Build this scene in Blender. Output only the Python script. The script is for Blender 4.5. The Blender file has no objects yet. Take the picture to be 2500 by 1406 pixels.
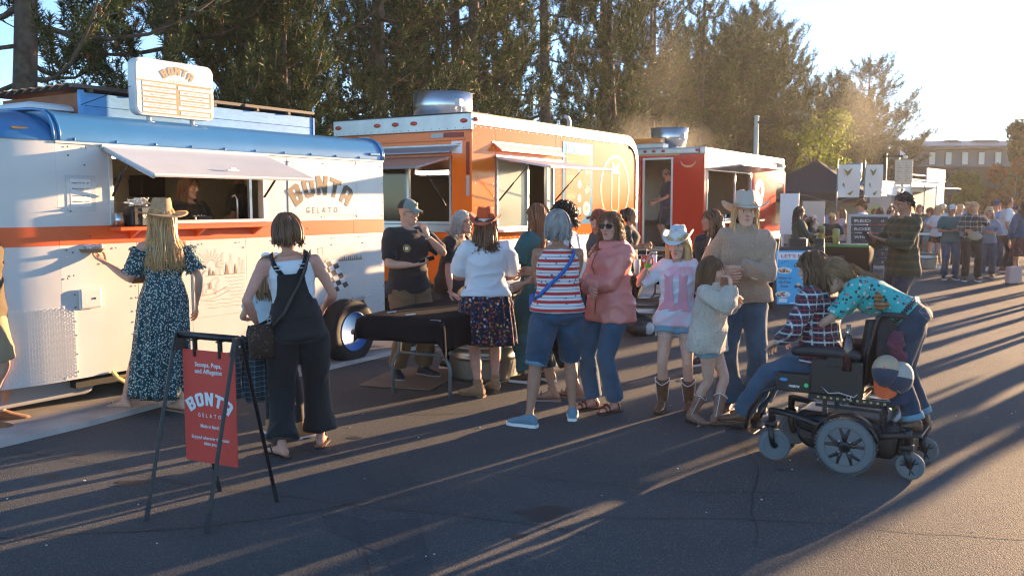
import bpy,math,random
import numpy as np
from mathutils import Vector,Matrix
from mathutils.geometry import tessellate_polygon
R=math.radians
sc=bpy.context.scene
col=sc.collection
random.seed(7)
np.random.seed(7)
#camera, sky, sun, exposure
PITCH=math.atan(206/2150)
cam=bpy.data.objects.new('camera',bpy.data.cameras.new('camera'))
col.objects.link(cam)
cam.location=(0,0,1.68)
cam.rotation_euler=(math.pi/2-PITCH,0,0)
cam.data.sensor_width=36
cam.data.lens=2150/2500*36
cam.data.clip_start=0.05
cam.data.clip_end=3000
cam.data.dof.use_dof=True
cam.data.dof.focus_distance=6.9
cam.data.dof.aperture_fstop=3.6
sc.camera=cam
SUN_AZ,SUN_EL=45.5,5.6
world=bpy.data.worlds.new('World')
sc.world=world
world.use_nodes=True
wn=world.node_tree.nodes
wl=world.node_tree.links
sky=wn.new('ShaderNodeTexSky')
sky.sky_type='NISHITA'
sky.sun_disc=False
sky.sun_elevation=R(SUN_EL)
sky.sun_rotation=R(SUN_AZ)
sky.altitude=2500
sky.air_density=0.8
sky.dust_density=0.05
sky.ozone_density=1.8
wl.new(sky.outputs[0],wn['Background'].inputs[0])
wn['Background'].inputs[1].default_value=0.115
sun=bpy.data.objects.new('sun',bpy.data.lights.new('sun','SUN'))
col.objects.link(sun)
sd=Vector((math.sin(R(SUN_AZ))*math.cos(R(SUN_EL)),math.cos(R(SUN_AZ))*math.cos(R(SUN_EL)),math.sin(R(SUN_EL))))
sun.rotation_euler=sd.to_track_quat('Z','Y').to_euler()
sun.data.energy=5.0
sun.data.angle=R(0.55)
sun.data.color=(1.0,0.63,0.33)
sc.view_settings.view_transform='Standard'
sc.view_settings.look='None'
sc.view_settings.gamma=1
sc.view_settings.use_curve_mapping=False
sc.view_settings.exposure=2.28
sc.cycles.max_bounces=8
sc.cycles.transparent_max_bounces=6
sc.cycles.volume_bounces=1
sc.cycles.volume_step_rate=2
sc.cycles.use_denoising=True
sc.cycles.filter_width=1.15
#helpers
def tag(o,label=None,cat=None,group=None,kind=None):
 for k,v in(('label',label),('category',cat),('group',group),('kind',kind)):
  if v:o[k]=v
 return o
def empty(name,loc=(0,0,0),rz=0.0,label=None,cat=None,group=None,parent=None):
 o=bpy.data.objects.new(name,None)
 col.objects.link(o)
 o.empty_display_size=0.1
 o.location=loc
 o.rotation_euler=(0,0,rz)
 if parent:o.parent=parent
 return tag(o,label,cat,group)
MATS={}
def mat(key,c=(.5,.5,.5),rough=.6,metal=0.0,spec=.5,bump=0.0,bs=60.0,var=0.0,vs=6.0,c2=None,coat=0.0,emit=None,es=0.0,trans=0.0,sheen=0.0,stretch=(1,1,1),sss=0.0):
 if key in MATS:return MATS[key]
 m=bpy.data.materials.new(key)
 m.use_nodes=True
 nt=m.node_tree
 b=nt.nodes['Principled BSDF']
 b.inputs['Base Color'].default_value=(*c,1)
 b.inputs['Roughness'].default_value=rough
 b.inputs['Metallic'].default_value=metal
 b.inputs['Specular IOR Level'].default_value=spec
 b.inputs['Coat Weight'].default_value=coat
 b.inputs['Transmission Weight'].default_value=trans
 b.inputs['Sheen Weight'].default_value=sheen
 if sss:
  b.inputs['Subsurface Weight'].default_value=sss
  b.inputs['Subsurface Radius'].default_value=(.02,.008,.004)
  b.inputs['Subsurface Scale'].default_value=1.0
 if emit:
  b.inputs['Emission Color'].default_value=(*emit,1)
  b.inputs['Emission Strength'].default_value=es
 tc=nt.nodes.new('ShaderNodeTexCoord')
 mp=nt.nodes.new('ShaderNodeMapping')
 mp.inputs['Scale'].default_value=stretch
 nt.links.new(tc.outputs['Object'],mp.inputs[0])
 if var or c2:
  n=nt.nodes.new('ShaderNodeTexNoise')
  n.inputs['Scale'].default_value=vs
  n.inputs['Detail'].default_value=5
  nt.links.new(mp.outputs[0],n.inputs[0])
  r=nt.nodes.new('ShaderNodeValToRGB')
  r.color_ramp.elements[0].position=.3
  r.color_ramp.elements[1].position=.7
  a=c if c2 else tuple(x*(1-var)for x in c)
  d=c2 if c2 else tuple(min(1,x*(1+var))for x in c)
  r.color_ramp.elements[0].color=(*a,1)
  r.color_ramp.elements[1].color=(*d,1)
  nt.links.new(n.outputs['Fac'],r.inputs[0])
  nt.links.new(r.outputs[0],b.inputs['Base Color'])
 if bump:
  n2=nt.nodes.new('ShaderNodeTexNoise')
  n2.inputs['Scale'].default_value=bs
  n2.inputs['Detail'].default_value=4
  nt.links.new(mp.outputs[0],n2.inputs[0])
  bp=nt.nodes.new('ShaderNodeBump')
  bp.inputs['Strength'].default_value=bump
  bp.inputs['Distance'].default_value=.01
  nt.links.new(n2.outputs['Fac'],bp.inputs['Height'])
  nt.links.new(bp.outputs[0],b.inputs['Normal'])
 MATS[key]=m
 return m
def nodes_of(m):
 nt=m.node_tree
 return nt,nt.nodes['Principled BSDF'],nt.nodes.new,nt.links.new
class MB:
 def __init__(s):
  s.v=[];s.f=[];s.m=[];s.n=0
 def add(s,v,f,mi=0):
  v=np.asarray(v,float).reshape(-1,3)
  s.v.append(v)
  o=s.n
  s.f.extend([tuple(int(i)+o for i in q)for q in f])
  s.m.extend([mi]*len(f))
  s.n+=len(v)
  return s
 def box(s,x0,x1,y0,y1,z0,z1,mi=0,M=None):
  v=np.array([(x,y,z)for z in(z0,z1)for y in(y0,y1)for x in(x0,x1)],float)
  if M is not None:v=v@np.array(M.to_3x3()).T+np.array(M.translation)
  return s.add(v,[(0,2,3,1),(4,5,7,6),(0,1,5,4),(2,6,7,3),(0,4,6,2),(1,3,7,5)],mi)
 def loft(s,rings,cap=True,mi=0,closed=True):
  n=len(rings[0]);k=len(rings)
  v=np.concatenate([np.asarray(r,float)for r in rings])
  f=[]
  m=n if closed else n-1
  for i in range(k-1):
   for j in range(m):
    a=i*n+j;b=i*n+(j+1)%n
    f.append((a,b,b+n,a+n))
  if cap:
   f.append(tuple(range(n-1,-1,-1)))
   f.append(tuple(range((k-1)*n,k*n)))
  return s.add(v,f,mi)
 def tube(s,pts,rad,n=8,mi=0,up=(0,0,1),cap=True,round_end=False):
  p=[np.array(q,float)for q in pts]
  if not hasattr(rad,'__len__'):rad=[rad]*len(p)
  rad=[(r,r)if not hasattr(r,'__len__')else r for r in rad]
  if round_end:
   d0=p[0]-p[1];d0/=np.linalg.norm(d0)+1e-9
   d1=p[-1]-p[-2];d1/=np.linalg.norm(d1)+1e-9
   r0,r1=rad[0],rad[-1]
   p=[p[0]+d0*max(r0)*.85,p[0]+d0*max(r0)*.5]+p+[p[-1]+d1*max(r1)*.5,p[-1]+d1*max(r1)*.85]
   rad=[(r0[0]*.45,r0[1]*.45),(r0[0]*.85,r0[1]*.85)]+rad+[(r1[0]*.85,r1[1]*.85),(r1[0]*.45,r1[1]*.45)]
  rings=[]
  th=np.arange(n)/n*2*math.pi
  prev=None
  for i in range(len(p)):
   a=p[max(i-1,0)];b=p[min(i+1,len(p)-1)]
   t=b-a;t/=np.linalg.norm(t)+1e-9
   if prev is None:
    u_=np.cross(np.array(up,float),t)
    if np.linalg.norm(u_)<1e-3:u_=np.cross(np.array((0,1,0.)),t)
    if np.linalg.norm(u_)<1e-3:u_=np.cross(np.array((1.,0,0.)),t)
   else:
    u_=prev-t*(prev@t)
   u_/=np.linalg.norm(u_)+1e-9
   w_=np.cross(t,u_)
   prev=u_
   rings.append(p[i]+np.outer(np.cos(th)*rad[i][0],u_)+np.outer(np.sin(th)*rad[i][1],w_))
  return s.loft(rings,cap,mi)
 def lathe(s,prof,c=(0,0,0),n=24,mi=0,axis='z',sx=1,sy=1):
  th=np.arange(n)/n*2*math.pi
  rings=[]
  for r,z in prof:
   x=np.cos(th)*r*sx;y=np.sin(th)*r*sy;zz=np.full(n,z)
   q={'z':(x,y,zz),'y':(x,-zz,y),'Y':(x,zz,y),'x':(zz,x,y)}[axis]
   rings.append(np.stack(q,1)+np.array(c))
  return s.loft(rings,True,mi)
 def ell(s,c,r,n=12,k=8,mi=0,M=None):
  th=np.arange(n)/n*2*math.pi
  rings=[]
  for i in range(k):
   ph=-math.pi/2+math.pi*(i+.5)/k
   rings.append(np.stack([np.cos(th)*math.cos(ph)*r[0],np.sin(th)*math.cos(ph)*r[1],np.full(n,math.sin(ph)*r[2])],1))
  rings=[rings[0]*.3*np.array([1,1,0])+np.array([0,0,-r[2]])]+rings+[rings[-1]*.3*np.array([1,1,0])+np.array([0,0,r[2]])]
  if M is not None:rings=[q@np.array(M.to_3x3()).T for q in rings]
  return s.loft([q+np.array(c)for q in rings],True,mi)
 def mesh(s,name,mats,smooth=False):
  me=bpy.data.meshes.new(name)
  if s.n:me.from_pydata(np.concatenate(s.v).tolist(),[],s.f)
  for m in(mats if isinstance(mats,(list,tuple))else[mats]):me.materials.append(m)
  if isinstance(mats,(list,tuple))and len(mats)>1:me.polygons.foreach_set('material_index',s.m)
  if smooth:me.polygons.foreach_set('use_smooth',[True]*len(me.polygons))
  me.update()
  return me
 def build(s,name,mats,parent=None,smooth=False,bev=0,loc=None,rot=None):
  o=bpy.data.objects.new(name,s.mesh(name,mats,smooth))
  col.objects.link(o)
  if parent:o.parent=parent
  if loc:o.location=loc
  if rot:o.rotation_euler=rot
  if bev:
   b=o.modifiers.new('bevel','BEVEL');b.width=bev;b.segments=2;b.limit_method='ANGLE'
  return o
def obj_from(me,name,parent=None,loc=None):
 o=bpy.data.objects.new(name,me)
 col.objects.link(o)
 if parent:o.parent=parent
 if loc:o.location=loc
 return o
def boxo(name,m,parent,x0,x1,y0,y1,z0,z1,bev=0,**k):
 return MB().box(x0,x1,y0,y1,z0,z1).build(name,m,parent,bev=bev,**k)
_TC={}
def text_tris(txt,bold=0.0):
 k=(txt,bold)
 if k in _TC:return _TC[k]
 cu=bpy.data.curves.new('t','FONT')
 cu.body=txt
 cu.offset=bold
 cu.resolution_u=2
 o=bpy.data.objects.new('t',cu)
 me=bpy.data.meshes.new_from_object(o)
 v=np.array([q.co[:]for q in me.vertices]).reshape(-1,3)
 f=[tuple(p.vertices)for p in me.polygons]
 bpy.data.objects.remove(o);bpy.data.meshes.remove(me);bpy.data.curves.remove(cu)
 if not len(v):v=np.zeros((0,3))
 _TC[k]=(v[:,:2],f)
 return _TC[k]
def put_text(mb,txt,org,rt,up,size,width=None,align='c',bold=0.0,mi=0,arch=None,spacing=0.0):
 """org: centre of baseline; rt/up unit vectors; size: cap height; width: fit"""
 if spacing:
  xs=0;vs=[];fs=[];n=0
  for ch in txt:
   if ch!=' ':
    v,f=text_tris(ch,bold)
    w=v[:,0].max()-v[:,0].min()
    vs.append(v+np.array([xs-v[:,0].min(),0]));fs+=[tuple(i+n for i in q)for q in f];n+=len(v)
    xs+=w+spacing
   else:xs+=.5
  v=np.concatenate(vs);f=fs
 else:
  v,f=text_tris(txt,bold)
 v=v.copy()
 x0,x1=v[:,0].min(),v[:,0].max()
 s=size/.7
 sx=s if width is None else width/(x1-x0)
 c={'c':(x0+x1)/2,'l':x0,'r':x1}[align]
 v[:,0]=(v[:,0]-c)*sx;v[:,1]*=s
 if arch:
  th=v[:,0]/arch;r_=arch+v[:,1]
  v=np.stack([np.sin(th)*r_,np.cos(th)*r_-arch],1)
 P=np.array(org,float)+np.outer(v[:,0],rt)+np.outer(v[:,1],up)
 mb.add(P,f,mi)
GL={'B':[[(0,0),(.8,0),(1,.2),(1,.62),(.88,.75),(.97,.88),(.97,1.32),(.8,1.5),(0,1.5)],[(.38,.3),(.38,.6),(.62,.6),(.62,.3)],[(.38,.9),(.38,1.2),(.6,1.2),(.6,.9)]],'O':[[(0,.2),(.2,0),(.8,0),(1,.2),(1,1.3),(.8,1.5),(.2,1.5),(0,1.3)],[(.37,.35),(.37,1.15),(.63,1.15),(.63,.35)]],'N':[[(0,0),(.35,0),(.35,.72),(.68,0),(1,0),(1,1.5),(.65,1.5),(.65,.8),(.35,1.5),(0,1.5)]],'T':[[(.32,0),(.68,0),(.68,1.16),(1,1.16),(1,1.5),(0,1.5),(0,1.16),(.32,1.16)]],'A':[[(0,0),(.36,0),(.36,.45),(.64,.45),(.64,0),(1,0),(1,1.25),(.75,1.5),(.25,1.5),(0,1.25)],[(.36,.75),(.36,1.15),(.64,1.15),(.64,.75)]]}
def put_logo(mb,org,rt,up,width,mi=0,k=1.35):
 """the arched block word over a small spaced word"""
 W=5+4*.22;s=width/W*.96;Rr=4.6
 for i,ch in enumerate('BONTA'):
  polys=GL[ch]
  tri=tessellate_polygon([[Vector((x,y,0))for x,y in p]for p in polys])
  v=np.array([q for p in polys for q in p])
  x=v[:,0]+i*1.22-W/2;y=v[:,1]*(1+.0*abs(i-2))
  th=x/Rr;r_=Rr+y
  q=np.stack([np.sin(th)*r_,np.cos(th)*r_-Rr],1)*s
  mb.add(np.array(org)+np.outer(q[:,0],rt)+np.outer(q[:,1],up),tri,mi)
 put_text(mb,'GELATO',np.array(org)-np.array(up)*s*1.35,rt,up,s*.42,width=width*.55,mi=mi,spacing=.55,bold=.012)
AX=R(32.387)
U=np.array([math.sin(AX),math.cos(AX),0]);N=np.array([U[1],-U[0],0])
P0=np.array([-1.8507,9.3564,0])
RZ=math.atan2(U[1],U[0])
def T(s,y,z=0.0):
 q=P0+s*U-y*N
 return(q[0],q[1],z)
RT,UP=np.array((1.,0,0)),np.array((0,0,1.))
#ground
def asphalt():
 m=mat('asphalt',(.05,.05,.052),rough=.85)
 nt,b,new,link=nodes_of(m)
 tc=new('ShaderNodeTexCoord')
 n1=new('ShaderNodeTexNoise');n1.inputs['Scale'].default_value=120;n1.inputs['Detail'].default_value=3
 n2=new('ShaderNodeTexNoise');n2.inputs['Scale'].default_value=.6;n2.inputs['Detail'].default_value=8;n2.inputs['Distortion'].default_value=.6
 v=new('ShaderNodeTexVoronoi');v.inputs['Scale'].default_value=140
 for n in(n1,n2,v):link(tc.outputs['Object'],n.inputs[0])
 r=new('ShaderNodeValToRGB')
 r.color_ramp.elements[0].position=.32;r.color_ramp.elements[0].color=(.032,.041,.046,1)
 r.color_ramp.elements[1].position=.72;r.color_ramp.elements[1].color=(.115,.115,.115,1)
 link(n1.outputs['Fac'],r.inputs[0])
 mx=new('ShaderNodeMix');mx.data_type='RGBA';mx.blend_type='MULTIPLY';mx.inputs[0].default_value=.75
 r2=new('ShaderNodeValToRGB')
 r2.color_ramp.elements[0].position=.3;r2.color_ramp.elements[0].color=(.5,.52,.56,1)
 r2.color_ramp.elements[1].position=.7;r2.color_ramp.elements[1].color=(1.15,1.1,1.05,1)
 link(n2.outputs['Fac'],r2.inputs[0])
 link(r.outputs[0],mx.inputs[6]);link(r2.outputs[0],mx.inputs[7])
 sp=new('ShaderNodeSeparateColor');link(v.outputs['Color'],sp.inputs[0])
 th=new('ShaderNodeMath');th.operation='GREATER_THAN';th.inputs[1].default_value=.88;link(sp.outputs[0],th.inputs[0])
 m2=new('ShaderNodeMix');m2.data_type='RGBA';link(th.outputs[0],m2.inputs[0]);link(mx.outputs[2],m2.inputs[6]);m2.inputs[7].default_value=(.12,.112,.105,1)
 n3=new('ShaderNodeTexNoise');n3.inputs['Scale'].default_value=.22;n3.inputs['Detail'].default_value=3;link(tc.outputs['Object'],n3.inputs[0])
 r3=new('ShaderNodeValToRGB');r3.color_ramp.elements[0].position=.42;r3.color_ramp.elements[0].color=(.78,.8,.82,1);r3.color_ramp.elements[1].position=.58;r3.color_ramp.elements[1].color=(1.15,1.12,1.1,1);link(n3.outputs['Fac'],r3.inputs[0])
 m3=new('ShaderNodeMix');m3.data_type='RGBA';m3.blend_type='MULTIPLY';m3.inputs[0].default_value=1;link(m2.outputs[2],m3.inputs[6]);link(r3.outputs[0],m3.inputs[7])
 link(m3.outputs[2],b.inputs['Base Color'])
 ad=new('ShaderNodeMath');ad.operation='SUBTRACT'
 link(n1.outputs['Fac'],ad.inputs[0]);link(v.outputs['Distance'],ad.inputs[1])
 bp=new('ShaderNodeBump');bp.inputs['Strength'].default_value=.5;bp.inputs['Distance'].default_value=.012
 link(ad.outputs[0],bp.inputs['Height']);link(bp.outputs[0],b.inputs['Normal'])
 return m
M_ASPH=asphalt()
M_CONC=mat('concrete',(.46,.42,.38),rough=.85,var=.22,vs=3,bump=.3,bs=90)
M_GRASS=mat('grass_bank',(.1,.13,.035),rough=.95,var=.5,vs=1.2,bump=.6,bs=12)
tag(MB().box(-600,900,-60,1500,-.5,0).build('road',M_ASPH),kind='structure',label='dark asphalt lot crossed by long shadows')
mb=MB()
edge=[(-9,.42),(-6,.40),(-3.7,.37),(-3.1,.34),(-2.4,.24),(-1.6,.22),(-.6,.27),(.4,.22),(2.2,.25),(4.4,.22),(9,.25),(20,.25)]
top=[T(a,-b,.035)for a,b in edge];bot=[T(a,-b-.03,-.01)for a,b in edge]
bk=[T(a,3.4,.035)for a,b in edge]
n_=len(edge)
mb.add(top+bot+bk,[(i,i+1,i+1+2*n_,i+2*n_)for i in range(n_-1)]+[(i+n_,i+1+n_,i+1,i)for i in range(n_-1)])
pad=tag(mb.build('concrete_pad',M_CONC),kind='structure',label='pale concrete strip under the trailers with a worn edge')
M_TAR=mat('tar',(.022,.022,.024),rough=.7,bump=.3,bs=200)
mb=MB()
def crack(pts,w):
 for(a,b),(c,d)in zip(pts[:-1],pts[1:]):
  dx,dy=c-a,d-b;L=math.hypot(dx,dy);nx,ny=-dy/L*w,dx/L*w
  mb.add([(a-nx,b-ny,.003),(a+nx,b+ny,.003),(c+nx,d+ny,.003),(c-nx,d-ny,.003)],[(0,1,2,3)])
rr=random.Random(3)
for(x0,y0,ang,ln)in((-3.4,5.9,-22,4.2),(-.55,3.3,92,1.6),(-1.9,6.3,-35,1.2),(-2.6,4.3,12,2.2),(.4,4.6,-15,2.6),(1.2,4.2,75,2.4),(-.2,5.4,-8,2.0),(1.2,6.9,5,1.3),(-1.2,6.9,3,1.5),(3.2,9,60,3)):
 pts=[(x0,y0)];a=ang
 for i in range(int(ln/.16)):
  a+=rr.uniform(-14,14);a+=(ang-a)*.3
  pts.append((pts[-1][0]+.16*math.cos(R(a)),pts[-1][1]+.16*math.sin(R(a))))
 crack(pts,.004)
tag(mb.build('pavement_cracks',M_TAR),kind='stuff',label='thin dark cracks in the asphalt')
mb=MB()
for i in range(200):
 x,y=rr.uniform(-5,7),rr.uniform(3,13)
 s_=rr.uniform(.002,.006)*(1.8 if rr.random()<.1 else 1);a=rr.uniform(0,6.3)
 c,d=math.cos(a)*s_,math.sin(a)*s_*rr.uniform(.3,.9)
 mb.box(x-s_,x+s_,y-s_*.6,y+s_*.6,.001,.005,mi=0 if rr.random()<.6 else 1)
tag(mb.build('litter_specks',[mat('crumb',(.75,.72,.66)),mat('leaf_bit',(.25,.14,.05))]),kind='stuff',label='small pale crumbs and leaf bits scattered on asphalt')
#grassy bank behind the trucks
SS=np.array([-14,-6,0,6,12,18,24,32,42,55,75,100,130.])
HB=np.array([.6,.8,1.0,1.3,1.8,2.5,2.9,3.0,2.6,2.0,1.3,.8,.5])
DD=[3.7,4.6,6,8,11,16,24]
FR=[0,.22,.62,.95,1.05,1.1,1.1]
rings=[]
for s_,h_ in zip(SS,HB):
 rings.append([T(s_,d_,h_*f_-.02+(.12*math.sin(s_*2.1+d_)if f_>0 else 0))for d_,f_ in zip(DD,FR)])
bank=MB().loft(rings,cap=False,closed=False).build('grass_bank',M_GRASS,smooth=True)
tag(bank,kind='structure',label='sunlit grassy bank rising behind the food trucks')
def bank_h(s,d):
 return float(np.interp(s,SS,HB))*float(np.interp(d,DD,FR))
gv=[];gf=[]
rg=np.random.RandomState(4)
NG=9000
gs=14+rg.rand(NG)**.8*40;gd=3.8+rg.rand(NG)*6
for i in range(NG):
 p=np.array(T(gs[i],gd[i],bank_h(gs[i],gd[i])-.05));h_=rg.uniform(.15,.45);a=rg.rand()*6.28;w_=.018
 k=len(gv);l_=rg.randn(2)*.1
 gv+=[p+(math.cos(a)*w_,math.sin(a)*w_,0),p-(math.cos(a)*w_,math.sin(a)*w_,0),p+(l_[0],l_[1],h_)]
 gf.append((k,k+1,k+2))
M_BLADE=mat('grass_blade',(.13,.17,.035),rough=.7,c2=(.26,.22,.07),vs=.5)
tag(MB().add(gv,gf).build('tall_grass',M_BLADE),kind='stuff',label='tall dry grass growing on the bank')
#pines
def leaf_mat(key,c1,c2,tr=.35):
 m=bpy.data.materials.new(key);m.use_nodes=True
 nt=m.node_tree;nt.nodes.clear()
 out=nt.nodes.new('ShaderNodeOutputMaterial')
 d=nt.nodes.new('ShaderNodeBsdfPrincipled');d.inputs['Roughness'].default_value=.55;d.inputs['Specular IOR Level'].default_value=.15
 t=nt.nodes.new('ShaderNodeBsdfTranslucent')
 mx=nt.nodes.new('ShaderNodeMixShader');mx.inputs[0].default_value=tr
 g=nt.nodes.new('ShaderNodeNewGeometry')
 tc=nt.nodes.new('ShaderNodeTexCoord')
 no=nt.nodes.new('ShaderNodeTexNoise');no.inputs['Scale'].default_value=1.3;no.inputs['Detail'].default_value=2
 nt.links.new(tc.outputs['Object'],no.inputs[0])
 ad=nt.nodes.new('ShaderNodeMath');ad.operation='MULTIPLY_ADD';ad.inputs[1].default_value=.45
 nt.links.new(g.outputs['Random Per Island'],ad.inputs[0]);nt.links.new(no.outputs['Fac'],ad.inputs[2])
 r=nt.nodes.new('ShaderNodeValToRGB')
 r.color_ramp.elements[0].position=.35;r.color_ramp.elements[1].position=1.0
 r.color_ramp.elements[0].color=(*c1,1);r.color_ramp.elements[1].color=(*c2,1)
 nt.links.new(ad.outputs[0],r.inputs[0])
 nt.links.new(r.outputs[0],d.inputs['Base Color'])
 nt.links.new(r.outputs[0],t.inputs[0])
 nt.links.new(d.outputs[0],mx.inputs[1]);nt.links.new(t.outputs[0],mx.inputs[2])
 nt.links.new(mx.outputs[0],out.inputs[0])
 MATS[key]=m
 return m
M_NEEDLE=leaf_mat('pine_needles',(.012,.032,.02),(.085,.12,.036),.16)
M_CANDLE=mat('pine_candles',(.42,.30,.14),rough=.7)
M_BARK=mat('pine_bark',(.13,.095,.07),rough=.9,var=.4,vs=9,bump=.8,bs=25)
M_CONE=mat('pine_cones',(.23,.09,.03),rough=.8,var=.3)
def tuft_template(rng,n=44,L=.34,nl=.155,w=.0115):
 v=np.zeros((n,3,3))
 for i in range(n):
  t=(i+rng.rand())/n
  z=L*t
  a=rng.rand()*6.283
  tilt=.35+.75*rng.rand()+.5*(1-t)
  d=np.array([math.cos(a)*math.sin(tilt),math.sin(a)*math.sin(tilt),math.cos(tilt)])
  sde=np.cross(d,rng.randn(3));sde/=np.linalg.norm(sde)
  b=np.array([0,0,z])
  v[i]=[b+sde*w,b-sde*w,b+d*nl*(.7+.5*rng.rand())]
 return v.reshape(-1,3)
def rot_to(d,rng):
 """rotation matrices (k,3,3) taking z to directions d (k,3), random roll"""
 z=d/np.linalg.norm(d,axis=1)[:,None]
 h=rng.randn(len(d),3)
 x=np.cross(h,z);x/=np.linalg.norm(x,axis=1)[:,None]
 y=np.cross(z,x)
 return np.stack([x,y,z],2)
def make_pine(seed,H=12.,crown0=.12,spread=3.2,dens=1.0,ntuft=1500,needle=44,shape='oval',big=1.0):
 """returns (trunk mesh, limb mesh, crown mesh)"""
 rng=np.random.RandomState(seed)
 tr=MB();lm=MB()
 bend=rng.randn(2)*.25
 tp=[(bend[0]*math.sin(t*2.2),bend[1]*math.sin(t*2.9),H*t)for t in np.linspace(0,.97,9)]
 tr.tube(tp,[.17*(1-t)**.8*(H/12)+.02 for t in np.linspace(0,.97,9)],n=10)
 tpa=np.array(tp)
 pos=[];dirs=[];scl=[]
 nb=int(58*dens)
 cent=[]
 for i in range(nb):
  t=crown0+(0.98-crown0)*((i+rng.rand())/nb)
  z=H*t
  base=np.array([np.interp(z,tpa[:,2],tpa[:,0]),np.interp(z,tpa[:,2],tpa[:,1]),z])
  q=(t-crown0)/(1-crown0)
  prof=(math.sin(math.pi*min(1,(q*.8+.2))**.9))**.7 if shape=='oval' else(1-q)**.75*.95+.06
  L=spread*max(.16,prof)*rng.uniform(.6,1.12)
  a=i*2.4+rng.uniform(-.4,.4)
  hd=np.array([math.cos(a),math.sin(a),0])
  m=7
  rise=rng.uniform(.1,.55)*L
  pts=[]
  side=np.cross(hd,(0,0,1))*rng.uniform(-.2,.2)*L
  for k in range(m):
   u_=k/(m-1)
   pts.append(base+hd*L*u_+side*u_*u_+np.array([0,0,rise*u_**2.2-.1*L*math.sin(u_*3.1)]))
  pts=np.array(pts)
  lm.tube(pts,[max(.008,.045*(L/3)*(1-.85*k/(m-1)))for k in range(m)],n=5)
  nf=max(3,int(ntuft/8/nb*(L/(spread*.75))))
  for k in range(nf):
   u_=1-(k+rng.rand())/nf*.8
   c=np.array([np.interp(u_*(m-1),range(m),pts[:,j])for j in range(3)])
   sd_=np.cross(hd,(0,0,1))*rng.choice([-1,1])*rng.uniform(.1,1.1)*(1.15-u_*.7)
   d=hd*rng.uniform(.1,.7)+sd_+np.array([0,0,rng.uniform(.25,1.2)]);d/=np.linalg.norm(d)
   FL=rng.uniform(.5,1.15)*big**.5;nt_=8
   tipc=c+d*FL
   lm.tube([c,c+d*FL*.5+(0,0,-.03),tipc],[.014,.010,.006],n=3)
   for q_ in range(nt_):
    t_=(q_+.5*rng.rand())/nt_
    pos.append(c+d*FL*t_+rng.randn(3)*.07*(1.3-t_)+np.array([0,0,.10*t_*t_]));dirs.append(d*.9+np.array([0,0,.35+.5*t_])+rng.randn(3)*.38*(1.2-t_));scl.append(rng.uniform(.7,1.1)*(1.1-.25*t_)*big)
 pos=np.array(pos);dirs=np.array(dirs);scl=np.array(scl)
 temps=[tuft_template(rng,needle)for _ in range(4)]
 V=[]
 idx=rng.randint(0,4,len(pos))
 Rm=rot_to(dirs,rng)
 for j in range(4):
  s_=idx==j
  V.append((np.einsum('kij,nj->kni',Rm[s_],temps[j])*scl[s_][:,None,None]+pos[s_][:,None,:]).reshape(-1,3))
 V=np.concatenate(V)
 nv=len(V)
 F=np.arange(nv).reshape(-1,3)
 cand=MB()
 sel=np.where(rng.rand(len(pos))<.28)[0]
 for k in sel:
  d=dirs[k]/np.linalg.norm(dirs[k]);p=pos[k]+d*.27*scl[k]
  cand.tube([p,p+d*.13*scl[k]],[.011,.005],n=3)
 cv=np.concatenate(cand.v)
 me=bpy.data.meshes.new('crown')
 allv=np.concatenate([V,cv])
 me.from_pydata(allv.tolist(),[],F.tolist()+[tuple(i+nv for i in f)for f in cand.f])
 me.materials.append(M_NEEDLE);me.materials.append(M_CANDLE)
 me.polygons.foreach_set('material_index',[0]*len(F)+[1]*len(cand.f))
 me.update()
 cones=MB()
 for k in np.where(rng.rand(len(pos))<.03)[0]:
  cones.ell(pos[k]-(0,0,.05),(.035,.035,.05),n=6,k=4)
 return tr.mesh('trunk',M_BARK,True),lm.mesh('limbs',M_BARK,True),me,cones.mesh('cones',M_CONE)
PINES=[make_pine(11,13,.04,3.7,.9,3300,40),make_pine(12,12.5,.05,3.4,.8,2900,40),make_pine(13,12,.03,3.3,.9,2800,40,'cone'),make_pine(14,12,.02,3.0,.9,2600,40,'cone'),make_pine(15,6,.02,1.3,.7,700,44,'cone'),make_pine(16,12,.03,3.7,1.3,4400,24,'oval',1.6)]
def pine(kind,s,d,sc_=1.,rz=0.,label='',zs=1.0):
 z=bank_h(s,d)-.1
 o=empty('pine_tree',T(s,d,z),rz,label,'tree','pines growing on the bank behind the food trucks')
 o.scale=(sc_,sc_,sc_*zs)
 tm,lm,cm,co=PINES[kind]
 obj_from(tm,'trunk',o);tag(obj_from(lm,'limbs',o),kind='stuff');tag(obj_from(cm,'crown',o),kind='stuff');tag(obj_from(co,'cones',o),kind='stuff')
 return o
M_STN=mat('asphalt_stain',(.018,.019,.02),rough=.55,bump=.4,bs=120);M_PCH=mat('asphalt_patch',(.045,.047,.05),rough=.9,bump=.5,bs=110,var=.4,vs=60)
mb=MB();rs=random.Random(8)
for i in range(26):
 x,y=rs.uniform(-3,5),rs.uniform(3.6,10);r_=rs.uniform(.02,.09)*(2 if i%9==0 else 1);ph_=rs.random()*6
 pts=[(x+r_*(1+.35*math.sin(3*a+ph_)+.15*math.sin(7*a))*math.cos(a),y+r_*(1+.35*math.sin(2*a+ph_))*math.sin(a)*.8,.002)for a in np.linspace(0,6.28,22)[:-1]]
 mb.add(pts,[tuple(range(21))])
tag(mb.build('oil_stains',M_STN),kind='stuff',label='small dark stains on the asphalt')
mb=MB();pts=[(-1.05,4.72),(-.75,4.55),(-.5,4.6),(-.42,4.2),(-.30,3.6),(-.42,3.55),(-.62,4.1),(-.95,4.4)]
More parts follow.
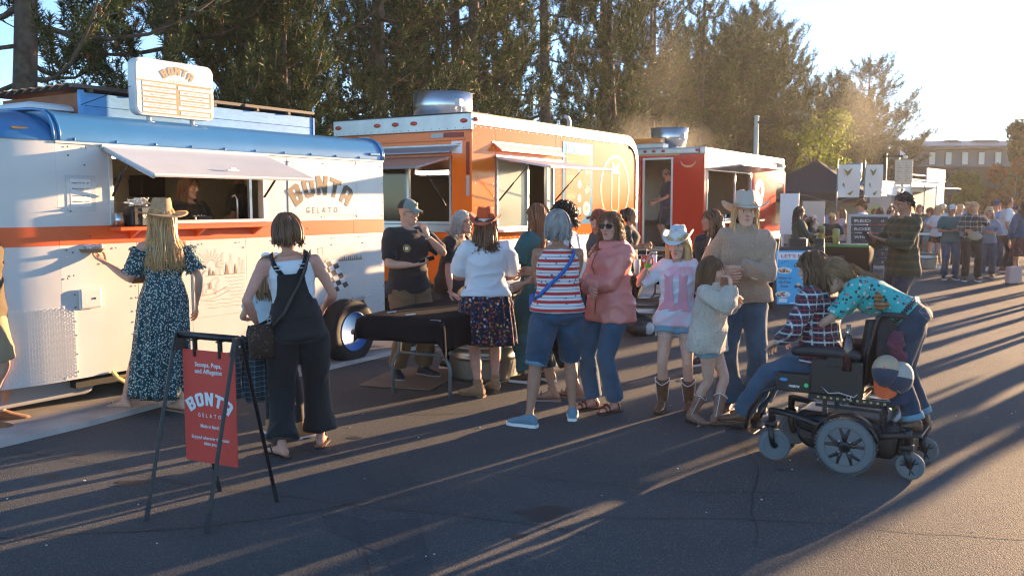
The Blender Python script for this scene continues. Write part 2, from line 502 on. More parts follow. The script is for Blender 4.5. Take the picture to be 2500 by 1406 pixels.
mb.add([(x,y,.0015)for x,y in pts],[tuple(range(len(pts)))]);tag(mb.build('asphalt_patch',M_PCH),kind='structure',label='lighter worn patch beside the red sign')
TREES=[(0,.6,7.3,1.0,.3,1.0,'broad pine with spreading boughs above the roof menu board, at the left'),(1,3.6,7.6,1.0,2.1,1.02,'tall pine right of the roof menu board, just behind the blue roof box'),(4,4.55,5.4,.95,1.1,.9,'small young pine rising between the white trailer and the orange truck'),(2,6.4,7.8,1.1,4.0,1.05,'dark bare-stemmed pine behind the roof of the orange truck, left end'),(1,9.2,7.2,1.0,5.2,1.0,'pine with dead grey limbs behind the drum vent of the orange truck'),(3,11.6,6.6,1.05,.7,.95,'pine with gold-lit tips behind the middle of the orange truck'),(0,13.9,8.2,1.0,2.9,1.05,'wide pine behind the right end of the orange truck roof'),(2,17.2,7.4,1.05,1.9,1.08,'tall pine straight behind the vent of the red truck'),(3,19.8,6.2,.95,3.3,.85,'lower pine right behind the vent of the red truck'),(1,22.6,8.0,1.0,4.4,1.0,'pine with a pointed top left of the tall street lamp'),(2,26.0,7.6,.80,.4,.88,'narrow pine just left of the tall street lamp'),(0,28.8,8.6,.78,2.4,.85,'dense pine between two taller ones left of the street lamp'),(3,31.5,8.0,.92,5.5,.88,'broad pine behind the street lamp, crown against pale sky'),(5,35.0,9.6,.72,3.5,.85,'bushy pine in the dip of the skyline above the red truck'),(5,37.6,8.4,.76,1.2,.85,'rounded pine just right of the street lamp'),(1,40.8,9.0,.86,.8,.88,'pine with sunlit upright tips right of the lamp'),(5,43.5,9.2,.98,2.2,.86,'full pine on the skyline above the black tent'),(0,46.4,11,.95,4.9,.85,'dark pine tucked behind the full one above the tent'),(5,49.5,9.5,1.0,4.1,.86,'pine where the skyline starts to fall above the white banners'),(3,67,12,.95,2.0,.95,'thin pointed spruce on the skyline left of the last big pine'),(5,74,8.5,1.45,3.0,.70,'last big pine of the row, its right boughs in front of the brick building'),(5,70,9.5,1.2,1.1,.62,'low bushy pine against the left of the last big pine'),(5,58,8.0,.9,2.6,.8,'pine lit gold behind the white banners'),(5,63,9.0,.9,5.0,.75,'bushy pine left of the last big pine of the row'),(2,-3.0,11.5,1.05,3.6,.95,'far left pine partly cut by the edge of the view'),(3,23,13.2,.9,1.6,.8,'back-rank pine above the gold-lit steam'),(2,36,13.5,.85,3.9,.75,'back-rank pine left of the street lamp'),(3,56,13,1.0,.2,.7,'back-rank pine low on the skyline right of the black tent'),]
for k,s_,d_,q,rz_,zs_,lb in TREES:pine(k,s_,d_,q,rz_,lb,zs_)
def leafy(name,loc,H,r,n,m,label,cat,seed,leaf=.05,low=.1,trunk=True,group=None):
 rng=np.random.RandomState(seed)
 o=empty(name,loc,0,label,cat,group)
 cl=[]
 for i in range(22):
  a=rng.rand()*6.28;t=rng.rand()
  z=H*(low+(1-low)*t);rr_=r*math.sin(math.pi*(.12+.82*t))**.6*rng.uniform(.3,.95)
  cl.append((math.cos(a)*rr_,math.sin(a)*rr_,z,r*rng.uniform(.25,.42)))
 cl=np.array(cl)
 ci=rng.randint(0,len(cl),n)
 dv=rng.randn(n,3);dv/=np.linalg.norm(dv,axis=1)[:,None]
 p=cl[ci,:3]+dv*(cl[ci,3]*rng.rand(n)**.4)[:,None]
 p[:,2]=np.maximum(p[:,2],.02)
 a_=rng.randn(n,3);a_/=np.linalg.norm(a_,axis=1)[:,None]
 b_=np.cross(a_,rng.randn(n,3));b_/=np.linalg.norm(b_,axis=1)[:,None]
 L=leaf*rng.uniform(.6,1.4,n)[:,None]
 v=np.stack([p-b_*L*.5,p+a_*L,p+b_*L*.5,p-a_*L],1).reshape(-1,3)
 me=bpy.data.meshes.new('crown');me.from_pydata(v.tolist(),[],np.arange(n*4).reshape(-1,4).tolist());me.materials.append(m)
 obj_from(me,'crown',o)
 t_=MB();t_.tube([(0,0,-.05),(0,0,H*.55),(0.02,0,H*.85)],[r*.07,r*.05,r*.015],n=7)
 for i in range(9):
  c=cl[i];z0=H*.15+c[2]*.3
  t_.tube([(0,0,z0),c[:3]*(.6,.6,1)*.9,c[:3]],[r*.03,r*.02,.006],n=4)
 t_.build('trunk',M_BARK,o,True)
 return o
M_LEAFG=leaf_mat('leaf_green',(.05,.085,.015),(.2,.26,.04),.5)
M_LEAFD=leaf_mat('leaf_dark',(.03,.06,.02),(.09,.13,.035),.35)
M_LEAFR=leaf_mat('leaf_russet',(.09,.035,.015),(.25,.11,.04),.35)
for i,(s_,d_,H_,r_,m_,lb)in enumerate([(12,4.6,1.6,1.1,M_LEAFG,'green bush peeping over the orange truck roof beside the small pine'),(19,4.4,1.3,1.3,M_LEAFG,'bright green bush on the bank behind the red truck'),(24,4.6,1.2,1.6,M_LEAFG,'yellow-green bush on the bank just left of the black tent'),(28,5.0,1.0,1.6,M_LEAFG,'yellow-green bush on the bank above the black tent'),(45,6.0,5.5,2.6,M_LEAFG,'light green broadleaf tree between the pines above the tent'),(34,11,6.5,2.6,M_LEAFG,'light green tree showing through the pines right of the lamp'),(15,11.5,6,2.4,M_LEAFD,'dark green tree in the gap behind the orange truck'),(7.5,10.5,5,2.2,M_LEAFG,'light green tree showing between pine trunks behind the orange truck')]):
 leafy('bush' if H_<2 else 'broadleaf_tree',T(s_,d_,bank_h(s_,d_)-.1),H_,r_,5000 if H_<2 else 9000,m_,lb,'bush' if H_<2 else 'tree',40+i,.06 if H_<2 else .1)
 #  shared paints
M_WHITE=mat('white_paint',(.66,.65,.63),rough=.4,var=.06,vs=2.5,bump=.10,bs=3,coat=.15)
M_BLUE=mat('blue_paint',(.05,.20,.42),rough=.28,coat=.45,var=.06,vs=3)
M_ORNG=mat('orange_stripe',(.82,.13,.025),rough=.38,var=.06,vs=4,coat=.2)
M_TRIM=mat('aluminium_trim',(.62,.62,.62),rough=.35,metal=.9,bump=.1,bs=20)
M_STEEL=mat('stainless_steel',(.62,.61,.6),rough=.28,metal=1.0,bump=.05,bs=8)
M_BLACK=mat('black_plastic',(.018,.018,.02),rough=.45)
M_RUB=mat('tyre_rubber',(.022,.021,.021),rough=.75,bump=.25,bs=50)
M_DARK=mat('dark_interior',(.10,.088,.07),rough=.7)
M_GLASSD=mat('dark_glass',(.015,.016,.018),rough=.08,spec=.6)
M_TAN=mat('tan_print',(.25,.17,.09),rough=.6)
M_NAVY=mat('navy_print',(.035,.045,.065),rough=.5)
M_LINE=mat('thin_line_print',(.42,.33,.24),rough=.6)
M_PAPER=mat('paper',(.8,.8,.8),rough=.6)
M_INK=mat('black_ink',(.02,.02,.025),rough=.6)
M_REDL=mat('red_lens',(.5,.03,.01),rough=.25,coat=.5)
M_AMB=mat('amber_lens',(.8,.25,.02),rough=.25,coat=.5,trans=.2)
M_WOOD=mat('blue_painted_wood',(.12,.36,.68),rough=.6,var=.12,vs=3,bump=.3,bs=12,stretch=(1,1,6))
M_BRN=mat('brown_board',(.30,.10,.04),rough=.7,var=.2)
#gelato trailer
tr=empty('food_trailer',T(0,0),RZ,'white gelato trailer with blue rounded roof, orange stripe and open serving window','trailer')
SL,SR,W=-3.05,.745,2.05
def nose(n=14):
 pts=[]
 for i in range(n+1):
  a=math.pi/2*i/n
  pts.append((SL-1.15*math.sin(a)**1.0,.95*(1-math.cos(a))))
 pts+=[(x,W-y)for x,y in reversed(pts[:-1])]
 return pts
NO=nose()
def shell(z0,z1,off=0.0):
 """nose wall between two heights, pushed outward by off"""
 c=np.array([SL,W/2])
 mb=MB();a=[];b=[]
 for i,(x,y)in enumerate(NO):
  p=NO[max(i-1,0)];q=NO[min(i+1,len(NO)-1)]
  t=np.array([q[0]-p[0],q[1]-p[1]]);t/=np.linalg.norm(t);nn=np.array([-abs(t[1])if i not in(0,len(NO)-1)else 0,0])
  nn=np.array([-t[1],t[0]])if(-t[1]*(x-c[0])+t[0]*(y-c[1]))>0 else np.array([t[1],-t[0]])
  a.append((x+nn[0]*off,y+nn[1]*off,z0));b.append((x+nn[0]*off,y+nn[1]*off,z1))
 mb.loft([a,b],cap=False,closed=False)
 return mb
wall_rects=[(SL,SR,.30,1.357),(SL,-2.62,1.503,2.157),(-.985,-.70,1.503,2.157),(-.694,SR,1.503,2.157),(-2.62,-.985,2.112,2.157)]
for i,(a,b,c,d)in enumerate(wall_rects):
 if i==0:
  for(p,q)in((SL,-2.39),(-2.386,-1.86),(-1.856,-1.24),(-1.236,-.70),(-.696,SR)):
   boxo('wall_panel',M_WHITE,tr,p,q,0,.03,c,d,bev=.002)
 else:boxo('wall_panel',M_WHITE,tr,a,b,0,.03,c,d,bev=.002)
boxo('wall_panel',M_WHITE,tr,SL,SR,W-.03,W,.3,2.157)
boxo('wall_panel',M_WHITE,tr,SR-.03,SR,.032,W-.032,.3,2.157)
o=shell(.30,1.357).build('nose_wall',M_WHITE,tr,True)
shell(1.503,2.157).build('nose_wall',M_WHITE,tr,True)
shell(1.357,1.503,.002).build('nose_stripe',M_ORNG,tr,True)
for(p,q)in((SL,-2.20),(-2.197,-.42),(-.417,.24),(.243,SR+.003)):boxo('stripe_panel',M_ORNG,tr,p,q,-.003,.03,1.358,1.502,bev=.0015)
boxo('logo_panel',M_WHITE,tr,-.69,.30,-.006,-.001,1.56,2.10,bev=.001)
boxo('logo_panel',M_WHITE,tr,.304,.735,-.004,-.001,1.53,2.13,bev=.001)
boxo('mural_panel',M_WHITE,tr,-1.84,-1.25,-.006,-.001,.66,1.29,bev=.001)
boxo('mural_panel',M_WHITE,tr,-.68,.42,-.006,-.001,.64,1.27,bev=.001)
prof=[(-.012,2.157),(-.016,2.21),(.0,2.27),(.05,2.34),(.13,2.385),(.24,2.40),(W/2,2.425)]
full=prof+[(W-y,z)for y,z in reversed(prof[:-1])]
rr_=[[(s_,y,z)for y,z in full]for s_ in(SL-.02,SR+.012)]
MB().loft(rr_,cap=False,closed=False).build('roof',M_BLUE,tr,True)
MB().add([(SR+.012,y,z)for y,z in full],[tuple(range(len(full)))]).build('roof_end',M_BLUE,tr)
for s_ in(SL-.02,SL+.03,SR-.035,SR-.01):
 mb=MB();mb.tube([(s_,y-.006 if y<1 else y+.006,z+.006)for y,z in full],.012,n=6);mb.build('roof_rib',M_BLUE,tr,True)
capr=[]
for i in range(9):
 t=i/8*math.pi/2
 k=math.sin(t);hgt=math.cos(t)
 ring=[]
 sc_r=1-.0
 ring=None
 pts=[]
 for x,y in NO:
  f=math.sin(t)
  cx,cy=SL,W/2
  pts.append((cx+(x-cx)*(1-.97*(1-math.cos(t))**1.0*1.0)-.012*math.cos(t),cy+(y-cy)*(1-.75*(1-math.cos(t)))*1.012,2.157+.265*math.sin(t)))
 capr.append(pts)
MB().loft(capr,cap=False,closed=False).build('roof_nose',M_BLUE,tr,True)
MB().add([(SL+.02,y,z-.004)for y,z in full],[tuple(range(len(full)))]).build('roof_end',M_BLUE,tr)
boxo('drip_rail',M_WHITE,tr,SL,SR,-.014,.0,2.140,2.156)
mb=MB();mb.box(-3.34,-3.22,.04,.075,2.225,2.25);mb.build('marker_lamp',M_AMB,tr,bev=.008)
boxo('roof_bracket',M_BLUE,tr,.50,.66,-.035,-.015,2.205,2.235,bev=.006)
shell(.31,.89,.004).build('tread_plate',mat('tread_plate',(.70,.69,.67),rough=.35,metal=.1),tr,True)
boxo('tread_plate',MATS['tread_plate'],tr,SL-.005,-2.945,-.006,0,.31,.89)
mb=MB()
path=[(-2.95,-.007)]+[(x,y-.006)for x,y in NO[:12]]
d_=[0]
for a,b in zip(path[:-1],path[1:]):d_.append(d_[-1]+math.hypot(b[0]-a[0],b[1]-a[1]))
def atp(t):
 x=np.interp(t,d_,[p[0]for p in path]);y=np.interp(t,d_,[p[1]for p in path]);return np.array([x,y])
nr=0
t=.012
while t<d_[-1]-.02:
 z=.33+(.0135 if nr%2 else 0)
 k_=0
 while z<.88:
  sg=1 if(nr+k_)%2 else-1
  a=atp(t);b=atp(t+.012)
  tn=(b-a)/(np.linalg.norm(b-a)+1e-9);nn=np.array([tn[1],-tn[0]])
  if nn[1]>.3:nn=-nn
  nn=nn if nn@np.array([-.5,-1])>0 else-nn
  c=a
  p1=c-tn*.009;p2=c+tn*.009
  zz=.009*sg
  w=.003
  mb.add([(*(p1+nn*.001),z-zz-w),(*(p2+nn*.001),z+zz-w),(*(p2+nn*.001),z+zz+w),(*(p1+nn*.001),z-zz+w),(*(c+nn*.006),z-w*.3),(*(c+nn*.006),z+w*.3)],[(0,1,4),(1,2,5,4),(2,3,5),(3,0,4,5)])
  z+=.027;k_+=1
 t+=.021;nr+=1
tag(mb.build('tread_lozenges',MATS['tread_plate'],tr),kind='stuff')
mb=MB()
bolts=[(-2.95,z)for z in(.36,.5,.65,.76,.87,.97,1.12,1.3,1.62,2.05)]+[(-2.42,z)for z in(.38,.5,.6,.7,.79,.9,1.0,1.1)]+[(-2.36,z)for z in(.9,1.31)]+[(x,1.32)for x in np.arange(-3,.7,.42)]+[(x,2.115)for x in(-2.95,-2.8)]+[(x,1.545)for x in(-.68,-.2,.28,.72)]+[(x,2.09)for x in(-.68,-.2,.28,.7)]+[(x,1.25)for x in(-.66,-.1,.38,.72)]+[(x,.66)for x in(-.6,.2,.4)]+[(.72,z)for z in(.55,.75,.98,1.12,1.7,1.9)]+[(-1.83,1.27),(-1.27,1.27),(-1.83,.68),(-1.27,.68),(-2.8,1.42),(-2.2,1.43),(-.42,1.43),(-2.82,1.98),(-2.7,1.2),(-3.0,1.1)]
for x,z in bolts:mb.lathe([(.0075,0),(.0065,.003),(.0,.005)],(x,-.007,z),n=6,axis='y')
for x in np.arange(-2.9,.7,.36):mb.lathe([(.012,0),(.010,.008),(.0,.012)],(x,-.016,2.175),n=6,axis='y',mi=1)
tag(mb.build('bolts',[mat('bolt_grey',(.12,.12,.13),rough=.5),M_BLUE],tr),kind='stuff')
FX0,FX1,FZ0,FZ1=-2.62,-.985,1.505,2.112
for q in((FX0,FX0+.035,FZ0,FZ1),(FX1-.035,FX1,FZ0,FZ1),(FX0+.036,FX1-.036,FZ1-.03,FZ1),(FX0+.036,FX1-.036,FZ0,FZ0+.03)):
 boxo('window_frame',mat('white_frame',(.7,.7,.68),rough=.35,metal=.2),tr,q[0],q[1],-.014,.06,q[2],q[3],bev=.003)
boxo('window_post',M_TRIM,tr,-1.03-.10,-1.03-.07,.05,.08,FZ0+.03,FZ1-.03)
boxo('serving_shelf',M_ORNG,tr,-2.64,-.96,-.17,-.004,1.462,1.492,bev=.004)
for s_ in(-2.45,-1.8,-1.15):
 MB().add([(s_,-.004,1.461),(s_+.025,-.004,1.461),(s_,-.13,1.461),(s_+.025,-.13,1.461),(s_,-.004,1.39),(s_+.025,-.004,1.39)],[(0,2,4),(1,5,3),(2,3,5,4),(0,1,3,2),(0,4,5,1)]).build('shelf_bracket',M_ORNG,tr)
L_=.655;dz=.225
def flap(x0,x1,hz,out,drop,th,m,parent,lip=.03):
 mb=MB()
 q=[(x0,-.02,hz),(x1,-.02,hz),(x1,-out,hz-drop),(x0,-out,hz-drop)]
 lo=[(a,b+.0,c-th)for a,b,c in q]
 mb.add(q+lo,[(0,3,2,1),(4,5,6,7),(0,1,5,4),(1,2,6,5),(2,3,7,6),(3,0,4,7)])
 return mb.build('awning',m,parent,bev=.003)
flap(-2.665,-.972,2.135,L_,dz,.022,M_WHITE,tr)
MB().tube([(-2.66,-.02,2.105),(-2.66,-L_+.01,2.135-dz-.03)],.012,n=6).build('awning_edge',M_TRIM,tr)
MB().tube([(-2.66,-L_+.004,2.135-dz-.016),(-.975,-L_+.004,2.135-dz-.016)],.013,n=6).build('awning_edge',M_WHITE,tr)
boxo('hinge',M_WHITE,tr,-2.68,-.96,-.03,-.006,2.118,2.150,bev=.004)
mb=MB();mb.tube([(-2.60,-.03,1.74),(-2.62,-.19,1.93)],.011,n=8);mb.tube([(-2.62,-.16,1.895),(-2.63,-.33,2.0)],.006,n=6)
mb.build('gas_strut',M_BLACK,tr,True)
mb=MB();mb.tube([(-1.02,-.03,1.74),(-1.0,-.19,1.93)],.011,n=8);mb.tube([(-1.0,-.16,1.895),(-.99,-.33,2.0)],.006,n=6)
mb.build('gas_strut',M_BLACK,tr,True)
mb=MB();mb.box(-1.9,-1.78,-.575,-.555,1.955,1.965);mb.tube([(-1.87,-.57,1.963),(-1.86,-.57,1.975),(-1.81,-.56,1.975),(-1.80,-.56,1.965)],.004,n=5)
mb.build('awning_latch',M_TRIM,tr)
boxo('hatch',M_WHITE,tr,-2.925,-2.735,-.035,-.002,.85,1.012,bev=.018)
MB().lathe([(.009,0),(.009,.004),(0,.005)],(-2.80,-.037,.93),n=10,axis='y').build('hatch_lock',M_INK,tr)
mb=MB();mb.tube([(.36,-.012,.66),(.36,-.05,.66)],.008,n=6);mb.tube([(.33,-.05,.663),(.47,-.055,.668)],(.007),n=6);mb.box(.345,.375,-.055,-.045,.60,.66)
mb.build('tee_handle',M_TRIM,tr)
mb=MB()
mb.box(SL+.05,SR-.05,W-.06,W-.035,.45,2.14);mb.box(SL+.05,SR-.05,.04,W-.06,.42,.45);mb.box(SL+.05,SR-.05,.04,W-.06,2.16,2.17)
mb.box(SR-.3,SR-.28,.04,W-.06,.45,2.14);mb.box(SL+.02,SL+.05,.04,W-.06,.45,2.14)
mb.build('interior_lining',mat('interior_wall',(.52,.46,.36),rough=.7,var=.06),tr)
boxo('counter',M_STEEL,tr,-2.58,-1.0,.05,.45,1.42,1.45,bev=.004)
boxo('wall_shelf',M_TRIM,tr,-2.9,-1.3,W-.4,W-.07,1.93,1.955)
mb=MB();rr2=random.Random(5)
for i in range(26):mb.ell((rr2.uniform(-2.85,-1.9),W-.25+rr2.uniform(-.1,.08),1.97+rr2.uniform(0,.1)),(rr2.uniform(.05,.1),.05,.05),n=7,k=4)
mb.build('wrapped_cups',mat('clear_wrap',(.45,.38,.3),rough=.25,bump=.8,bs=30),tr)
boxo('freezer_lid',M_BLACK,tr,-1.55,-1.40,.25,.45,1.451,1.56,bev=.006)
mb=MB();mb.box(-1.72,-1.2,.1,.16,1.451,1.515);mb.box(-1.73,-1.715,.08,.1,1.451,1.56);mb.build('sneeze_guard',M_STEEL,tr)
mb=MB();mb.tube([(-1.22,.12,1.45),(-1.22,.12,1.72),(-1.23,.14,1.76),(-1.25,.16,1.74)],.009,n=7);mb.build('tap',M_STEEL,tr,True)
boxo('wall_box',M_BLACK,tr,-1.1,-.8,W-.3,W-.07,1.75,1.98,bev=.02)
MB().tube([(-2.55,.35,2.08),(-1.7,.35,2.08)],.018,n=8).build('interior_glow_tube',mat('glow_tube',(.6,.58,.5),rough=.4,emit=(1,.85,.6),es=3.5),tr)  # glowing tube added to brighten the dark trailer interior
for i in range(11):
 x=-2.9+i*.19;h_=(.12,.2,.16,.26)[i%4]
 if i%3:boxo('carton',mat('carton_%d'%(i%3),((.5,.4,.28),(.55,.52,.48),(.3,.12,.08))[i%3],rough=.7),tr,x,x+.14,W-.36,W-.16,1.451,1.451+h_,bev=.004)
 else:MB().lathe([(.045,0),(.05,h_),(0,h_+.01)],(x+.07,W-.26,1.451),n=12).build('cup_stack',M_PAPER,tr,True)
boxo('back_counter',M_STEEL,tr,-2.95,-.8,W-.5,W-.07,1.42,1.45)
for x in(-1.75,-1.45):boxo('wall_notice',M_PAPER,tr,x,x+.2,W-.066,W-.061,1.62,1.86)
mb=MB();mb.box(-2.9,.6,.12,.2,.2,.30);mb.box(-2.9,.6,1.8,1.9,.2,.30);mb.box(SL,SR,.05,W-.05,.285,.30)
for x in(-2.2,-1.4,-.9,.6):mb.box(x,x+.06,.1,1.9,.2,.29)
mb.tube([(-2.0,.3,.22),(-1.2,.3,.06)],.02,n=6);mb.tube([(-1.3,.25,.25),(-2.1,.25,.07)],.02,n=6);mb.tube([(-2.2,.3,.07),(-1.1,.3,.07)],.015,n=6)
mb.build('chassis',mat('chassis_black',(.02,.02,.02),rough=.6),tr)
mb=MB();mb.loft([[(x,y,z)for x,y in((-3.75,.25),(-2.62-k,.25),(-2.62-k,1.2),(-3.75,1.2))]for z,k in((.30,0),(.22,.0),(.13,.06),(.11,.12))])
mb.build('grey_water_tank',mat('tank_grey',(.35,.36,.37),rough=.5),tr,bev=.02)
boxo('grey_water_tank',MATS['tank_grey'],tr,-2.55,-2.1,.25,.9,.16,.29,bev=.02)
mb=MB();mb.tube([(-2.66,-.03,.30),(-2.64,-.06,.26),(-2.6,-.08,.225),(-2.56,-.08,.215)],[(.03,.012),(.035,.012),(.03,.014),(.012,.01)],n=8,round_end=True)
mb.tube([(-2.64,-.05,.27),(-2.56,-.07,.275),(-2.48,-.08,.262),(-2.44,-.08,.285)],[.012,.010,.010,.014],n=7,round_end=True)
mb.build('tap_lever',mat('brass_yellow',(.72,.5,.2),rough=.35),tr,True)
mb=MB();arch_pts=[(.42*math.cos(a)+.02,.42*math.sin(a)+.33)for a in np.linspace(-.05,math.pi+.05,15)]
mb.loft([[(x,-.008,z)for x,z in arch_pts],[(x,-.014,z)for x,z in[(x*1.0,z+0)for x,z in arch_pts]]],cap=False,closed=False)
mb.add([(x,-.009,z)for x,z in arch_pts],[tuple(range(len(arch_pts)))])
WH=empty('wheel',(0.015,-.115,.33),0,parent=tr)
mb=MB()
tp_=[(.20,-.085),(.225,-.095),(.27,-.103),(.305,-.10),(.325,-.085),(.331,-.07),(.331,.07),(.325,.085),(.30,.10),(.25,.10),(.2,.085)]
mb.lathe([(r,z)for r,z in tp_],n=40,axis='Y')
mb.build('tyre',M_RUB,WH,True)
mb=MB()
for i in range(48):
 a=i/48*2*math.pi
 for j,yy in enumerate((-.06,-.02,.02,.06)):
  aa=a+(.065 if j%2 else 0)
  c=np.array([math.cos(aa)*.332,yy,math.sin(aa)*.332]);t=np.array([-math.sin(aa),0,math.cos(aa)])*.016;w=np.array([0,.016,0]);u2=np.array([math.cos(aa),0,math.sin(aa)])*.004
  mb.add([c-t-w,c+t-w,c+t+w,c-t+w,c-t-w+u2,c+t-w+u2,c+t+w+u2,c-t+w+u2],[(4,5,6,7),(0,1,5,4),(1,2,6,5),(2,3,7,6),(3,0,4,7)])
tag(mb.build('tread_blocks',M_RUB,WH),kind='stuff')
M_RIM=mat('blue_rim',(.012,.14,.48),rough=.45)
mb=MB();mb.lathe([(.205,-.088),(.21,-.098),(.20,-.098),(.185,-.07),(.18,-.03),(.18,.0),(.0,.0)],n=40,axis='Y',mi=0)
mb.build('rim',M_RIM,WH,True)
mb=MB();mb.lathe([(.178,-.03),(.15,-.046),(.10,-.060),(.06,-.05),(.055,-.03),(0,-.03)],n=40,axis='Y');mb.build('rim_disc',M_RIM,WH,True)
mb=MB();pm=[]
for i in range(8):
 a=i/8*2*math.pi;c=np.array([math.cos(a)*.135,-.056,math.sin(a)*.135]);r1=np.array([math.cos(a),0.25,math.sin(a)])*.022;t1=np.array([-math.sin(a),0,math.cos(a)])*.014
 mb.add([c-r1*.8-t1*.4,c-r1*.8+t1*.4,c+r1-(-t1)*1.2,c+r1-t1*1.2],[(0,1,2,3)])
tag(mb.build('rim_slots',M_INK,WH),kind='stuff')
mb=MB();mb.lathe([(.04,-.05),(.038,-.085),(.028,-.095),(0,-.097)],n=16,axis='Y')
mb.build('hub_cap',mat('bronze_hub',(.45,.25,.1),rough=.35,metal=.7),WH,True)
for i in range(5):
 a=i/5*2*math.pi+.3
 MB().lathe([(.012,0),(.012,-.03),(0,-.034)],(math.cos(a)*.07,-.052,math.sin(a)*.07),n=6,axis='Y').build('lug_nut',M_STEEL,WH)
mb=MB();put_text(mb,'RADIAL',(0,-.106,.235),(1,0,0),(0,0,1),.022,arch=None);
boxo('wheel_well',M_INK,tr,-.36,.40,-.010,-.002,.30,.62,bev=.0)
mb=MB();put_logo(mb,(-.225,-.0085,1.765),RT,UP,.82);mb.build('logo_lettering',M_TAN if False else mat('logo_brown',(.13,.085,.05),rough=.6),tr)
mb=MB();fl=MB()
def stroke(pts,w=.0022,m=None):
 m=m or mb
 for(a,b),(c,d)in zip(pts[:-1],pts[1:]):
  dx,dz_=c-a,d-b;L=math.hypot(dx,dz_)+1e-9;nx,nz=-dz_/L*w,dx/L*w
  m.add([(a-nx,-.0085,b-nz),(a+nx,-.0085,b+nz),(c+nx,-.0085,d+nz),(c-nx,-.0085,d-nz)],[(0,1,2,3)])
def ftree(x,z,w,h,solid):
 p=[(x-w/2,z)]
 for i in range(4):
  f=(i+1)/4;p+=[(x-w/2*(1-f)-.004,z+h*f*.9),]+([(x-w/2*(1-f)-w*.08,z+h*f*.9)]if i<3 else[])
 p=[(x-w/2,z),(x-w*.28,z+h*.3),(x-w*.34,z+h*.3),(x-w*.16,z+h*.62),(x-w*.2,z+h*.62),(x,z+h),(x+w*.2,z+h*.62),(x+w*.16,z+h*.62),(x+w*.34,z+h*.3),(x+w*.28,z+h*.3),(x+w/2,z)]
 if solid:fl.add([(a,-.0085,b)for a,b in p],[tuple(range(len(p)))])
 else:stroke(p+[p[0]],.0015)
cx,cz=-1.64,1.12
stroke([(cx+.055*math.cos(a),cz+.055*math.sin(a))for a in np.linspace(-.4,math.pi+.4,20)])
for k in range(13):
 a=-.2+k*.29;stroke([(cx+.07*math.cos(a),cz+.07*math.sin(a)),(cx+(.13+.05*(k%2))*math.cos(a),min(1.27,cz+(.13+.05*(k%2))*math.sin(a)))])
for i,(x,w,h,s_)in enumerate([(-1.66,.03,.09,1),(-1.62,.04,.05,1),(-1.57,.05,.13,0),(-1.52,.06,.18,0),(-1.47,.05,.11,1),(-1.42,.06,.19,0),(-1.37,.035,.1,1),(-1.32,.05,.15,0),(-1.28,.04,.13,0)]):ftree(x,1.03,w,h,s_)
stroke([(-1.7,1.03),(-1.26,1.03)])
for k in range(9):
 z=1.0-k*.033;x0=-1.5+.03*(k%3)-(.25 if k>5 else 0);stroke([(x0+t*(-1.27-x0),z+.006*math.sin(t*18+k))for t in np.linspace(0,1,12)],.0015)
stroke([(-1.80+.33*t,.86-.04*t+.10*t*t)for t in np.linspace(0,1,10)],.003);stroke([(-1.80+.36*t,.82-.05*t+.12*t*t)for t in np.linspace(0,1,10)],.002)
stroke([(-1.74,.86),(-1.74,.93),(-1.72,.96),(-1.66,.965),(-1.62,1.0),(-1.58,1.01),(-1.56,.98),(-1.59,.95),(-1.60,.90),(-1.59,.86),(-1.61,.86),(-1.62,.91),(-1.70,.91),(-1.715,.86),(-1.74,.86)])
for k in(0,1):fl.add([(-1.68+k*.02,-.0086,.91),(-1.67+k*.02,-.0086,.91),(-1.67+k*.02,-.0086,.965),(-1.68+k*.02,-.0086,.965)],[(0,1,2,3)])
stroke([(-1.8,1.06),(-1.76,1.03),(-1.72,1.07),(-1.70,1.08)],.005)
for k in range(6):stroke([(-.6+.11*k,1.09),(-.56+.11*k,1.15+.02*(k%2)),(-.5+.11*k,1.09)],.0013)
for k in range(14):ftree(-.62+.035*k,1.07,.03,.03+.012*(k%3),k%3==0)
for k in range(11):ftree(.02+.033*k,1.07,.03,.04+.014*(k%3),1)
stroke([(-.3,1.16),(-.3,1.215),(-.23,1.225),(-.23,1.165)],.004)
stroke([(.0,1.07),(.4,1.07)]);cx,cz=.18,1.12
for k in range(10):a=.15+k*.31;stroke([(cx+.03*math.cos(a),cz+.03*math.sin(a)),(cx+.1*math.cos(a),cz+.1*math.sin(a))],.0013)
stroke([(-.55+.16*math.cos(a),.86+.12*math.sin(a))for a in np.linspace(0,6.28,24)],.0015);stroke([(-.52+.1*math.cos(a),.84+.08*math.sin(a))for a in np.linspace(0,6.28,20)],.0015)
r3=random.Random(2)
for k in range(46):
 x,z=r3.uniform(.1,.4),r3.uniform(.7,1.03);fl.add([(x,-.0086,z),(x+.007,-.0086,z+.002),(x+.005,-.0086,z+.007)],[(0,1,2)])
mb.build('mural_strokes',M_LINE,tr);fl.build('mural_shapes',M_TAN,tr)
fk=MB()
c0=np.array([-.33,1.02]);e1=np.array([.068,.020]);e2=np.array([.034,-.050])
for i in range(4):
 for j in range(6):
  a=c0+e1*i+e2*j+np.array([0,.006*math.sin(j*1.2)])
  q=[a,a+e1,a+e1+e2,a+e2]
  fk.add([(x,-.009,z)for x,z in q],[(0,1,2,3)],(i+j)%2)
fk.build('checkered_flag',[mat('flag_dark',(.08,.06,.05),rough=.6),M_PAPER],tr)
mb=MB();mb.box(-2.975,-2.735,-.0045,-.001,1.62,1.90);mb.build('plastic_sleeve',mat('plastic_sleeve',(.55,.58,.6),rough=.2,spec=.6),tr)
boxo('price_sheet',M_PAPER,tr,-2.945,-2.775,-.0065,-.0046,1.655,1.87)
mb=MB()
